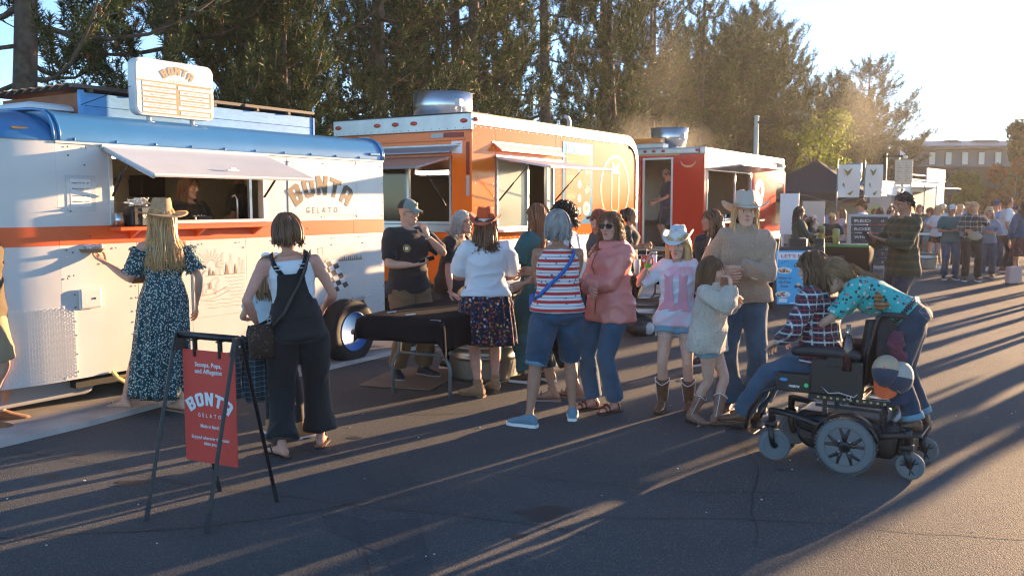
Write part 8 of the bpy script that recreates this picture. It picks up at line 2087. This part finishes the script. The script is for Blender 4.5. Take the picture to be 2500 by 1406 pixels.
r,s=person('dim figure working inside the orange truck behind its open pane',(xx,yy),160,z=.8,q=2,h=1.68,skin='fair');cloth(s,r,top_mb(s,-.05,.018,.8),'tee_shirt',F_BLACK,.024,.006,75);cloth(s,r,pants_mb(s,1.9),'trousers',F_BLACK,.024,.006,76);hair(s,r,'brown',.0,160,q=2)
xx,yy,_=T(11.5,1.02)
r,s=person('cook in tan cap, dark tee and blue apron in the red truck doorway',(xx,yy),262,z=.70,q=1,h=1.72,w=1.04,skin='fair',face=True,head=(-10,-18),armL=X(to=(-.16,.3,1.0),pole=(-.8,-1,-.4)),armR=X(to=(.1,.32,1.02)))
cloth(s,r,top_mb(s,-.06,.02,.8),'tee_shirt',fab('charcoal_tee',(.05,.055,.07)),.017,.006,77);cloth(s,r,pants_mb(s,.95,.02),'shorts',F_DENIMD,.017,.006,78);shoes(s,r,'sneaker',BLK,q=1);hair(s,r,'dark',-.04,160,q=1,mlen=.05,line=.2);cap_hat(s,r,fab('tan_cap',(.38,.28,.2)))
mb=skirt_mb(s,.16,.50,.026,.20,5,.01);fin(s,r,mb,'apron',fab('blue_apron',(.06,.10,.22)))
#far crowd
C_={'red':(.50,.04,.03),'teal':(.03,.12,.13),'white':(.66,.68,.70),'grey':(.22,.26,.28),'black':(.018,.018,.02),'denimj':(.06,.10,.17),'lblue':(.33,.46,.62),'lilac':(.50,.42,.46),'blueday':(.16,.36,.46),'plaid':None,'green':(.02,.05,.045),'navy':(.02,.03,.07),'royal':(.12,.25,.5)}
def folk(label,x,y,az,h,fem,top,bot,hr,hl=.0,hat=None,sleeve=.8,bag=None,arms=None,head=(0,0),skin='fair',shoe='white',skirtf=False,topm=None,w=1.0,q=2,sunglass=False,group=None,seed=0,legs=1.95,face=True):
 a=arms or 0
 aL=[None,X(to=(-.12,.30,1.12),pole=(-1,-.5,-1),palm=(.3,0,1)),X(to=(-.26,.02,.88)),X(to=(-.05,.22,1.42),pole=(-1,.3,-1),dir=(.3,-.2,1)),X(to=(-.22,.26,1.05))][a]
 aR=[None,X(to=(.12,.30,1.12),pole=(1,-.5,-1),palm=(-.3,0,1)),X(to=(.12,.30,1.10),pole=(1,-.5,-1)),X(to=(.16,.3,1.1),pole=(1,-.5,-1)),X(to=(.1,.3,1.08),pole=(1,-.5,-1))][a]
 d=.03*math.sin(seed*3.1)
 r,s=person(label,(x,y),az,q=q,h=h,fem=fem,w=w,skin=skin,face=face,brow='brown',head=head,armL=aL,armR=aR,feet=((-.12,d),(.12,-d+.05)),group=group)
 v3=QV[q][2]*(1 if q else .9)
 cloth(s,r,top_mb(s,-.08 if not skirtf else 0,.022,sleeve,sl_off=.022),'shirt',topm or fab('cloth_'+top,C_[top]),v3,.007,seed+100)
 if skirtf=='dot':fin(s,r,skirt_mb(s,.12,.55,.016,.27,9,.014),'skirt',voro_pattern('brown_dot_skirt',(.12,.035,.03),[((.5,.4,.36),.6),((.12,.035,.03),.4)],26,.25))
 elif skirtf:fin(s,r,skirt_mb(s,.12,.12,.016,.20,9,.016),'skirt',fab('cloth_'+bot,C_[bot]))
 else:cloth(s,r,pants_mb(s,legs,.014,loose=.008,flare=.08 if legs>1.8 else None),'trousers' if legs>1.4 else 'shorts',{'jeans':F_DENIM,'djeans':F_DENIMD,'black':F_BLACK,'ljeans':fab('pale_jeans',(.08,.16,.24))}[bot],v3,.007,seed+130)
 shoes(s,r,'sneaker',{'white':M_PAPER,'black':BLK,'brown':mat('brown_shoe',(.14,.07,.035))}[shoe],q=q)
 hair(s,r,hr,hl,300,q=max(1,q),seed=seed+1,vol=1.0 if hl>0 else .5,mlen=9 if hl>0 else .06)
 if hat=='cowboy':hat_brim(s,r,fab('brown_felt',(.14,.06,.03)),R_=.185,roll=.06)
 elif hat=='straw':hat_brim(s,r,fab('tan_straw',(.48,.36,.22)),R_=.17,roll=.02,band=mat('dark_band',(.08,.04,.03)))
 elif hat=='capw':cap_hat(s,r,fab('white_cap',(.6,.62,.64)))
 elif hat=='capb':cap_hat(s,r,fab('blue_cap',(.05,.09,.2)))
 elif hat=='sun':hat_brim(s,r,fab('peach_hat',(.62,.46,.40)),R_=.19,roll=.0,dip=.06)
 if sunglass:glasses(s,r)
 return r,s
F_LS=mat('blue_stripe_shirt',(.35,.5,.7));
def stripes_x(key,base,c,period,duty):
 m=fab(key,base);nt,b,new,link=nodes_of(m);sp=new('ShaderNodeSeparateXYZ');link(_coord(nt),sp.inputs[0]);f=_math(nt,'FRACT',_math(nt,'MULTIPLY',sp.outputs[0],1/period));link(_mix(nt,_math(nt,'LESS_THAN',f,duty),base,c),b.inputs['Base Color']);return m
F_VST=stripes_x('blue_striped_shirt',(.30,.47,.70),(.60,.62,.66),.03,.4)
F_BW=plaid('black_white_flannel',((.03,.035,.035),(.012,.013,.013),(.35,.36,.35),(.08,.09,.08)),.11)
r,s=folk('ponytailed woman in dark green top holding a camera, behind the blue menu board',5.78,17.8,92,1.60,1,'green','ljeans','dark',.10,sleeve=1.8,arms=1,head=(0,-10),w=1.1,q=1,seed=1)
e=empty('camera',world_pt(r,s,V3(0,.46,1.20)),0,'small black camera in the hands of the ponytailed woman in green','camera');boxo('camera_body',M_BLACK,e,-.07,.07,-.03,.03,-.04,.045,bev=.01);MB().lathe([(.03,0),(.03,.05),(0,.05)],(0,-.03,0),axis='y',n=12).build('lens',M_GLASSD,e,True)
folk('seated-height person in pale round sun hat next to the woman with the camera',6.30,18.6,110,1.40,1,'black','black','dark',.05,hat='sun',head=(0,-20),seed=2)
folk('blonde person in black top bending behind the green drinks table',6.95,19.2,200,1.46,1,'black','black','blonde',.0,head=(10,-20),arms=1,seed=3,skin='tan')
folk('dark-haired person in shade under the black tent, left one',7.0,24.2,180,1.62,0,'black','black','dark',-.03,seed=4,skin='brown')
folk('dark-haired person in shade under the black tent, right one',8.0,24.6,170,1.62,0,'navy','black','dark',-.03,seed=5,skin='brown')
r,s=folk('long-haired girl in pale lilac jacket holding a plate, beside a man in brown hat',8.02,21.5,285,1.55,1,'lilac','jeans','lightbrown',.26,sleeve=1.8,arms=1,q=1,seed=6)
e=empty('paper_plate',world_pt(r,s,V3(0,.44,1.20)),0,'paper plate of food held by the girl in the lilac jacket','plate');MB().lathe([(.06,0),(.11,.02),(.105,.022),(.05,.004),(0,.004)],n=20).build('plate',M_PAPER,e,True);MB().ell((0,0,.03),(.06,.05,.025)).build('food',MATS['food_orange'],e,True)
folk('man in brown cowboy hat and blue striped shirt, back half turned',8.40,21.2,305,1.72,0,'lblue','djeans','brown',-.03,hat='cowboy',sleeve=1.8,arms=4,head=(-15,-18),w=1.12,topm=F_VST,q=1,seed=7)
folk('person with curly brown hair in black tee with a yellow print',10.35,25.2,150,1.52,0,'black','black','brown',.0,seed=8)
folk('woman in red tee and blue jeans seen from behind with hands on hips',9.95,23.9,2,1.55,1,'red','ljeans','brown',.16,arms=4,shoe='brown',q=1,seed=9)
folk('person in dark clothes and dark cap behind the man in green flannel',10.75,25.0,200,1.60,0,'black','black','dark',-.03,seed=10)
folk('person in black tee holding a can right beside the white trailer',10.45,24.4,120,1.53,0,'green','black','dark',-.03,arms=1,seed=11)
folk('man in dark shirt just right of the man in green flannel, farther off',11.35,24.6,190,1.63,0,'green','jeans','dark',-.03,seed=12)
folk('woman in sleeveless pale blue jumpsuit with long wavy hair',11.45,24.2,255,1.55,1,'blueday','blueday','brown',.2,sleeve=0,arms=1,skirtf=True,q=1,seed=13,sunglass=True,skin='tan')
folk('blonde woman in white top, dark shorts and white trainers',11.05,22.9,240,1.62,1,'white','black','blonde',.15,legs=.5,seed=14,arms=1)
folk('man in white cap, sunglasses and dark teal printed tee holding food',9.70,19.5,192,1.64,0,'teal','jeans','grey',-.03,hat='capw',arms=1,q=1,seed=15,sunglass=True,shoe='black',w=1.05,skin='tan')
folk('man in plain grey tee standing behind the teal tee',11.55,22.8,195,1.65,0,'grey','black','blonde',-.03,seed=16)
r,s=folk('woman in black and white flannel and black trousers eating, belt bag at her waist',9.98,19.1,200,1.70,1,'black','black','blonde',-.02,arms=3,sleeve=1.8,topm=F_BW,q=1,seed=17,shoe='brown')
e=empty('belt_bag',world_pt(r,s,V3(-.02,.20,.98)),-R(200),'beige belt bag worn by the woman in flannel','bag');mb=MB();mb.ell((0,0,0),(.14,.06,.09),14,8);mb.build('bag_body',F_BEIGE,e,True);MB().tube([(-.12,0,.04),(0,.0,.09),(.12,0,.04)],.006,n=5).build('bag_strap',BLK,e,True)
folk('woman in tan straw hat and faded denim shirt holding food',10.80,20.0,205,1.56,1,'denimj','jeans','blonde',.12,hat='straw',sleeve=1.6,arms=1,q=1,seed=18,topm=fab('faded_denim_shirt',(.16,.24,.33)),shoe='brown')
folk('bearded man in blue cap and royal blue tee with orange print',12.1,22.1,200,1.74,0,'royal','jeans','brown',-.03,hat='capb',arms=2,seed=19,q=1,sunglass=True)
folk('man in white tee and dark jeans with sunglasses, taller than those beside him',12.05,21.5,105,1.82,0,'white','djeans','brown',-.05,q=1,seed=20,sunglass=True,skin='tan',shoe='brown',w=1.08)
r,s=folk('woman in denim jacket and brown dotted skirt cut by the right edge',10.90,18.75,20,1.72,1,'denimj','black','dark',.22,sleeve=1.8,skirtf='dot',q=1,seed=21)
e=empty('tote_bag',(10.60,18.55,.0),.2,'pale pink tote bag set down beside the dotted skirt','bag');boxo('tote_body',mat('pale_pink_canvas',(.62,.42,.38),rough=.8),e,-.16,.16,-.07,.07,.0,.36,bev=.03);MB().tube([(-.08,0,.35),(-.06,0,.5),(.06,0,.5),(.08,0,.35)],.01,n=6).build('tote_handle',BLK,e,True)
FG='indistinct people at the far edge of the crowd'
for i,(x,y,az,h,fm,tp,bt,hr,hl,ht)in enumerate([(14.3,25.6,200,1.70,0,'white','djeans','brown',-.03,None),(13.4,25.8,170,1.58,1,'grey','jeans','lightbrown',.1,None),(12.6,25.9,210,1.66,0,'lblue','jeans','brown',-.03,'capw'),(13.9,24.4,240,1.6,0,'navy','black','dark',-.03,'capb'),(14.9,27.2,190,1.72,1,'white','djeans','auburn',.12,'capw'),(15.6,26.4,215,1.66,0,'black','djeans','dark',-.03,None),(12.9,28.0,160,1.6,1,'red','jeans','blonde',.1,None),(11.9,26.6,230,1.64,0,'denimj','djeans','brown',-.03,None),(13.0,23.2,150,1.60,1,'teal','ljeans','auburn',.14,None),(14.2,23.9,220,1.7,0,'grey','jeans','dark',-.03,'capw'),(9.3,26.5,180,1.58,1,'royal','jeans','dark',.1,None),(15.2,29.5,200,1.68,0,'royal','jeans','brown',-.03,'straw'),(12.2,30.0,170,1.62,1,'lilac','black','blonde',.12,None)]):
 folk(['man in white tee far off at the right','woman in grey far behind the straw hat','man in pale blue and white cap far behind the teal tee','person in navy cap far behind the white tee','woman in white cap at the far right of the crowd','man in black at the far right edge of the crowd','woman in red farthest back near the fence','man in blue denim jacket behind the jumpsuit','auburn-haired woman in teal between the flannel and the blue cap','man in grey with white cap beyond the tall man in white tee','dark-haired woman in bright blue near the pink and green ring sign','man in straw hat and bright blue far behind the crowd','blonde woman in lilac far behind the crowd'][i],x,y,az,h,fm,tp,bt,hr,hl,hat=ht,seed=30+i,group=FG,face=False)
r7=random.Random(11);mbc=MB()
def figure(mb,x,y,h,w,a):
 k=h/1.7;c,s_=math.cos(a),math.sin(a)
 def P_(u_,v_,z):return(x+(u_*c-v_*s_)*k,y+(u_*s_+v_*c)*k,z*k)
 for sg in(-1,1):
  mb.tube([P_(sg*.1,.02*sg,.02),P_(sg*.1,0,.45),P_(sg*.09,0,.88)],[.05,.06*w,.085*w],n=7);mb.tube([P_(sg*.19*w,0,1.38),P_(sg*.27*w,-.02,1.1),P_(sg*.2*w,.12,.9)],[.055,.045,.035],n=6)
  mb.tube([P_(sg*.1,-.05,.03),P_(sg*.1,.16,.03)],[.04,.03],n=6)
 mb.tube([P_(0,0,.8),P_(0,0,1.0),P_(0,0,1.3),P_(0,0,1.42),P_(0,0,1.5)],[(.17*w,.12),(.15*w,.11),(.19*w,.12),(.14,.09),(.05,.05)],n=10,up=(-s_,c,0));mb.ell(P_(0,0,1.6),(.085*k,.1*k,.12*k),10,7)
for i,(p_,q_)in enumerate([(-2.2,15.5),(-2.62,18),(-3.35,16),(-3.9,19.5),(-4.35,18.6),(-5.0,21.5),(-5.7,23.5),(-1.9,20.5),(-6.4,26),(-7.2,28),(-1.0,6.9),(-.62,7.6)]):
 figure(mbc,.70*p_+.713*q_,-.713*p_+.70*q_,r7.uniform(1.58,1.8),r7.uniform(.95,1.2),r7.uniform(0,3))
tag(mbc.build('crowd',fab('cloth_navy2',(.04,.05,.08)),None,True),kind='stuff',label='more of the crowd standing beyond the right edge of the view')
#far stalls, building and edge trees
M_TENT=mat('black_canvas',(.02,.022,.03),rough=.7,bump=.15,bs=6)
def tent(x,y,rz,W_,D_,zE,zP,m,label,valance=.28):
 e=empty('canopy_tent',(x,y,0),rz,label,'tent')
 c=[(-W_/2,-D_/2),(W_/2,-D_/2),(W_/2,D_/2),(-W_/2,D_/2)]
 mb=MB();ridge=[(-.12,0,zP),(.12,0,zP)]
 for i in range(4):
  a,b=c[i],c[(i+1)%4];g=[]
  for t in np.linspace(0,1,9):
   sag=.10*math.sin(math.pi*t);k=1-t
   g.append([(a[0]*k+(b[0]-a[0])*u_*k,a[1]*k+(b[1]-a[1])*u_*k,zE+(zP-zE)*t-sag*(1-.6*abs(2*u_-1))*1.2)for u_ in np.linspace(0,1,9)])
  mb.loft(g,cap=False,closed=False)
 mb.build('canopy',m,e,True)
 mb=MB()
 for i in range(4):
  a,b=c[i],c[(i+1)%4];mb.loft([[(a[0]+(b[0]-a[0])*u_,a[1]+(b[1]-a[1])*u_,z+.02*math.sin(u_*20)*(z<zE))for u_ in np.linspace(0,1,13)]for z in(zE,zE-valance)],cap=False,closed=False)
 mb.build('valance',m,e,True)
 for a in c:MB().tube([(*a,0),(*a,zE)],.025,n=6).build('leg',M_GREY,e)
 mb=MB()
 for i in range(4):
  a,b=c[i],c[(i+1)%4];
  for k in range(4):p=lambda t:(a[0]+(b[0]-a[0])*t,a[1]+(b[1]-a[1])*t);mb.tube([(*p(k/4),zE-.05-.25*(k%2)),(*p((k+1)/4),zE-.05-.25*((k+1)%2))],.012,n=4)
 mb.build('truss',M_GREY,e)
 return e
tent(9.75,28.4,-R(32),3.7,3.6,2.0,3.05,M_TENT,'black pop-up canopy tent right after the red truck')
tent(12.0,33.5,-R(32),3.4,3.4,2.05,2.85,mat('grey_canvas',(.35,.36,.42),rough=.7),'pale grey canopy peak behind the white banners')
dt=empty('drinks_table',(6.75,18.6,0),-R(30),'table with lime green edge and clear drink jars near the chalkboard','table')
boxo('table_top',M_GREY,dt,-.8,.8,-.345,.35,.80,.84,bev=.005);boxo('table_edge',mat('lime_trim',(.06,.25,.04),rough=.5),dt,-.8,.8,-.36,-.346,.79,.84);boxo('table_skirt',M_CLOTH,dt,-.79,.79,-.34,.34,.05,.797)
for i,(x,h_)in enumerate(((-.5,.3),(-.2,.36),(.1,.3))):MB().lathe([(.07,0),(.075,h_),(.04,h_+.02),(0,h_+.02)],(x,-.1,.84),n=14).build('drink_jar',mat('lemon_drink',(.6,.5,.12),rough=.1,trans=.5)if i else M_PAPER,dt,True)
b2=empty('serving_table',(5.35,15.9,0),-R(25),'low black-draped table behind the blue menu board','table');boxo('table_top',M_CLOTH,b2,-.6,.6,-.35,.35,.70,.74);boxo('cloth',M_CLOTH,b2,-.61,.61,-.36,.36,.05,.697)
MB().lathe([(.08,0),(.08,.3),(.05,.32),(0,.32)],(-.1,0,.74),n=14).build('canister',M_PAPER,b2,True)
b3=empty('serving_table',(10.9,23.4,0),-R(25),'green-lit steel table beside the woman in red tee','table');boxo('table_top',M_STEEL,b3,-.7,.7,-.35,.35,.86,.90,bev=.005)
for sx in(-1,1):
 for sy in(-1,1):MB().tube([(sx*.6,sy*.3,0),(sx*.6,sy*.3,.86)],.02,n=6).build('leg',M_GREY,b3)
tub((10.75,23.0,0),.34,.42,'galvanised tub beside the feet of the woman in red tee')
wb=empty('whiteboard',(7.9,26.2,0),-R(25),'white panel standing in the shade under the black tent','board');boxo('board',mat('white_panel',(.55,.53,.5),rough=.6),wb,-1.0,1.3,-.02,.02,.5,1.75,bev=.004);boxo('board_foot',M_GREY,wb,-.9,-.84,-.2,.2,0,.5);boxo('board_foot',M_GREY,wb,1.1,1.16,-.2,.2,0,.5)
wb2=empty('white_sign',(6.15,19.6,0),-R(25),'white upright sign just right of the red truck mirror','sign');boxo('board',M_PAPER,wb2,-.2,.2,-.01,.01,1.0,1.9);boxo('post',M_GREY,wb2,-.02,.02,.011,.03,0,1.0)
M_BAN=mat('white_banner',(.75,.72,.66),rough=.6,trans=.0);M_BANP=mat('banner_print',(.22,.16,.03),rough=.6)
for i,(x,y,w_,lb_)in enumerate(((9.35,24.6,.58,'left of two tall white banners glowing in the sun'),(10.08,24.7,.45,'right of two tall white banners glowing in the sun'))):
 e=empty('banner',(x,y,0),R(-6),lb_,'banner');MB().tube([(-w_/2-.03,0,0),(-w_/2-.03,0,2.85)],.018,n=6).build('banner_pole',M_GREY,e)
 mb=MB();mb.loft([[(x_,.05*math.sin(z*4+x_*5),z)for x_ in np.linspace(-w_/2,w_/2,8)]for z in np.linspace(1.85,2.75,10)],cap=False,closed=False);mb.build('banner_cloth',M_BAN,e,True)
 mb=MB();mb.add([(-w_*.3,-.06,2.64),(-w_*.1,-.06,2.56),(w_*.12,-.06,2.66),(0,-.06,2.5),(-w_*.12,-.06,2.44),(-w_*.2,-.06,2.54)],[(0,1,5),(1,2,3),(1,3,4,5)]);mb.add([(-w_*.34,-.06,2.2),(-w_*.26,-.06,2.26),(-w_*.2,-.06,2.1)],[(0,1,2)]);mb.add([(-w_*.1,-.06,1.95),(w_*.2,-.06,2.04),(w_*.05,-.06,1.9)],[(0,1,2)]);mb.build('banner_print',M_BANP,e)
M_FW=mat('far_white',(.62,.66,.67),rough=.45);M_FT=mat('far_teal',(.12,.36,.36),rough=.5)
ft=empty('food_trailer',(12.0,29.0,0),R(50),'pale blue-white food trailer behind the man in green flannel','trailer')
boxo('body',M_FW,ft,-.2,3.4,0,2.2,.5,2.35,bev=.03);boxo('window',M_DARK,ft,.9,2.2,-.01,.0,1.25,1.95);boxo('window_frame',M_TRIM,ft,.85,2.25,-.03,-.011,1.18,1.24);boxo('wheel',M_RUB,ft,1.3,1.9,-.02,.2,0,.6,bev=.1);boxo('roof_trim',M_FT,ft,-.22,3.42,-.02,2.22,2.352,2.42);drum(ft,.5,1.0,2.42,.26,.55)
ft2=empty('food_trailer',(14.4,32.0,0),R(50),'white food trailer with teal roof rail and awning, farther back','trailer')
boxo('body',M_FW,ft2,-.3,4.5,0,2.2,.5,2.5,bev=.03);boxo('window',M_DARK,ft2,.2,1.6,-.01,.0,1.2,2.1);boxo('window',M_DARK,ft2,2.0,3.2,-.01,.0,1.2,2.1);boxo('roof_rail',M_FT,ft2,-.3,4.5,-.04,-.01,2.52,2.56);boxo('roof_rail',M_FT,ft2,-.3,4.5,-.04,-.01,2.70,2.73);boxo('signboard',M_PAPER,ft2,1.8,4.3,-.06,-.03,2.5,3.0)
awn(ft2,(0.1,-.02,2.3),(3.3,-.02,2.3),(3.3,-.9,2.25),(0.1,-.9,2.25),m=M_FW)
for x in(.0,1.8,3.4):boxo('body_post',M_FT,ft2,x,x+.06,-.02,.0,.6,2.4)
boxo('wheel',M_RUB,ft2,1.6,2.3,-.02,.2,0,.6,bev=.1)
ms=empty('menu_board',(11.9,27.0,0),R(-12),'beige menu board raised on a pole above the white trailer','sign');boxo('board',mat('beige_board',(.55,.46,.36),rough=.6),ms,-.24,.26,-.03,.03,2.25,3.0,bev=.01);boxo('bracket',M_PAPER,ms,-.2,.22,-.02,.02,2.12,2.2);MB().tube([(0,.05,0),(0,.05,2.3)],.04,n=8).build('pole',M_GREY,ms)
mb=MB()
for i in range(9):
 x1=.05+.12*((i*7)%5)/5;mb.add([(-.2,-.032,2.9-i*.065),(-.2+x1,-.032,2.9-i*.065),(-.2+x1,-.032,2.88-i*.065),(-.2,-.032,2.88-i*.065)],[(0,1,2,3)]);mb.add([(.04,-.032,2.9-i*.065),(.04+x1,-.032,2.9-i*.065),(.04+x1,-.032,2.88-i*.065),(.04,-.032,2.88-i*.065)],[(0,1,2,3)])
mb.build('menu_print',mat('grey_print',(.3,.25,.22)),ms)
pl=empty('street_lamp',(12.6,30.0,0),R(-5),'dark post with short arm light above the white trailers','street lamp');MB().tube([(0,0,0),(0,0,3.35)],.06,n=8).build('pole',M_FRAME,pl);boxo('lamp_arm',M_FRAME,pl,.061,.55,-.05,.05,3.22,3.30);boxo('lamp_head',MATS['lamp_white'],pl,.56,.7,-.07,.07,3.18,3.28,bev=.02);boxo('collar',M_FRAME,pl,-.14,-.061,-.06,.06,3.0,3.08)
pf=empty('pennant',(13.3,30.5,0),0,'small pale flag on a thin mast above the menu board','flag');MB().tube([(0,0,2.3),(0,0,3.5)],.015,n=5).build('mast',M_GREY,pf);MB().tube([(0,0,0),(0,0,2.3)],.03,n=5).build('pole',M_GREY,pf);MB().add([(0,-.02,3.5),(.22,0.01,3.36),(.0,-.02,3.3),(0,.02,3.5),(.22,.03,3.36),(0,.02,3.3)],[(0,1,2),(5,4,3)]).build('flag_cloth',M_PAPER,pf)
rb=empty('round_sign',(10.9,26.3,0),R(-10),'board with a green and pink ring sign beside the right banner','sign');boxo('board',mat('grey_wall',(.34,.33,.32)),rb,-.4,.35,0,.03,.4,1.9);mb=MB();ring_band(mb,-.05,1.42,.2,.22,.07,y=-.004);ring_band(mb,-.05,1.42,.12,.13,.05,y=-.004,mi=1);mb.build('ring_print',[mat('ring_green',(.25,.42,.12)),mat('ring_pink',(.6,.3,.35))],rb)
M_BRK=mat('dark_brick',(.07,.048,.04),rough=.9,var=.25,vs=3,bump=.4,bs=30);M_BND=mat('pale_siding',(.17,.18,.19),rough=.6);M_ROOF=mat('brown_metal_roof',(.10,.075,.065),rough=.5)
nt,b,new,link=nodes_of(M_BRK);bk=new('ShaderNodeTexBrick');bk.inputs['Scale'].default_value=4;bk.inputs['Color1'].default_value=(.075,.05,.04,1);bk.inputs['Color2'].default_value=(.05,.036,.03,1);bk.inputs['Mortar'].default_value=(.11,.10,.09,1);link(_coord(nt,rot=(R(90),0,0)),bk.inputs[0]);link(bk.outputs[0],b.inputs['Base Color'])
bd=empty('brick_building',(36.6,78,0),R(-2),'long dark brick building with a row of tall windows under a low roof','building')
boxo('wall',M_BRK,bd,-2,22,0,20,-.2,4.9);boxo('window_band',M_BND,bd,-2.05,22,-.05,20,4.92,6.35)
boxo('cornice',mat('eave_grey',(.4,.38,.36),rough=.5),bd,-2.6,22,-.9,20,6.37,6.62)
MB().add([(-2.8,-1.1,6.63),(22,-1.1,6.63),(22,9,7.75),(-2.8,9,7.75),(-2.8,-1.1,6.4),(22,-1.1,6.4)],[(0,1,2,3),(4,5,1,0)]).build('roof',M_ROOF,bd)
for x,w_ in((-.3,1.9),(3.7,1.3),(6.3,2.2),(9.6,1.6)):
 f=boxo('skylight',M_ROOF,bd,x,x+w_,5,7,7.0,7.5);boxo('skylight_dome',mat('dome_glass',(.5,.6,.65),rough=.2),f,x+.15,x+w_-.15,5.1,6.9,7.502,7.6,bev=.05)
MB().tube([(12.5,3,7),(12.5,3,8.0)],.05,n=5).build('mast',M_GREY,bd)
for k in range(9):
 x=-1.0+k*1.42+.9;w_=boxo('window',mat('window_frame_dark',(.05,.05,.055)),bd,x,x+.62,-.10,-.05,5.0,6.2);boxo('pane',mat('sky_pane',(.78,.72,.62),rough=.25),w_,x+.06,x+.56,-.13,-.101,5.06,6.14)
for x in(1.8,7.6,12.0):boxo('door',mat('dark_door',(.035,.03,.03)),bd,x,x+.9,-.06,-.01,0.2,2.4)
fc=empty('picket_fence',(25,56,0),R(-3),'thin dark metal picket fence in front of the brick building','fence')
for z in(.4,1.6):boxo('rail',M_FRAME,fc,-3,22,-.02,.02,z,z+.05)
for k in range(125):boxo('picket',M_FRAME,fc,-3+k*.2,-2.97+k*.2,-.035,-.021,.05,1.85)
leafy('shrub_tree',(30.8,60,0),3.4,1.7,7000,M_LEAFG,'round yellow-green small tree in front of the brick wall','tree',81,.13)
leafy('shrub_tree',(28.2,62,0),1.9,1.5,5000,M_LEAFG,'low green bush near the fence left of the round tree','bush',82,.12)
leafy('broadleaf_tree',(33.0,56.5,0),7.2,1.9,9000,M_LEAFD,'slender green tree at the right edge of the view','tree',83,.13,low=.3)
leafy('russet_shrub',(31.0,54.5,0),4.1,2.2,9000,M_LEAFR,'rust-coloured shrub below the slender tree at the right edge','bush',84,.13)
leafy('russet_shrub',(34.0,55,0),3.6,2.4,8000,M_LEAFD,'dark shrub at the far right edge beneath the slender tree','bush',85,.13)
leafy('planter_shrub',(9.1,23.6,0),1.25,.35,1500,M_LEAFG,'potted green plant left of the woman in red tee','plant',86,.07)
tag(MB().add([(20,70,.01),(400,70,.01),(900,1400,.01),(-600,1400,.01)],[(0,1,2,3)]).build('field',mat('dry_field',(.16,.15,.07),rough=1,var=.3,vs=.05)),kind='structure',label='dry field beyond the lot')
far=MB();rngf=np.random.RandomState(6);V_=[]
for i in range(26000):
 x=rngf.uniform(30,190);y=130+rngf.rand()*25;top_=3.6+1.6*math.sin(x*.11)+1.0*math.sin(x*.37+1)
 z=rngf.rand()**.8*top_;a=rngf.randn(3)*.35;c=rngf.randn(3)*.35;p=np.array([x,y,z]);V_+=[p,p+a,p+c]
me=bpy.data.meshes.new('distant_treeline');me.from_pydata([tuple(v)for v in V_],[],np.arange(len(V_)).reshape(-1,3).tolist());me.materials.append(M_LEAFD);o=obj_from(me,'distant_treeline');tag(o,'low hazy line of distant trees beyond the building',kind='stuff')
bpy.data.scenes.remove(SCR)
hm=bpy.data.materials.new('haze');hm.use_nodes=True;nt=hm.node_tree;nt.nodes.clear()
out=nt.nodes.new('ShaderNodeOutputMaterial');pv=nt.nodes.new('ShaderNodeVolumePrincipled');pv.inputs['Color'].default_value=(.95,.95,.95,1);pv.inputs['Density'].default_value=.0006;pv.inputs['Anisotropy'].default_value=.4
nt.links.new(pv.outputs[0],out.inputs['Volume'])
tag(MB().box(-700,1000,-80,1600,-1.5,20).build('haze',hm),kind='stuff',label='thin warm evening haze, partly standing in for lens flare')  # far haze, which also stands in for the veil of lens flare
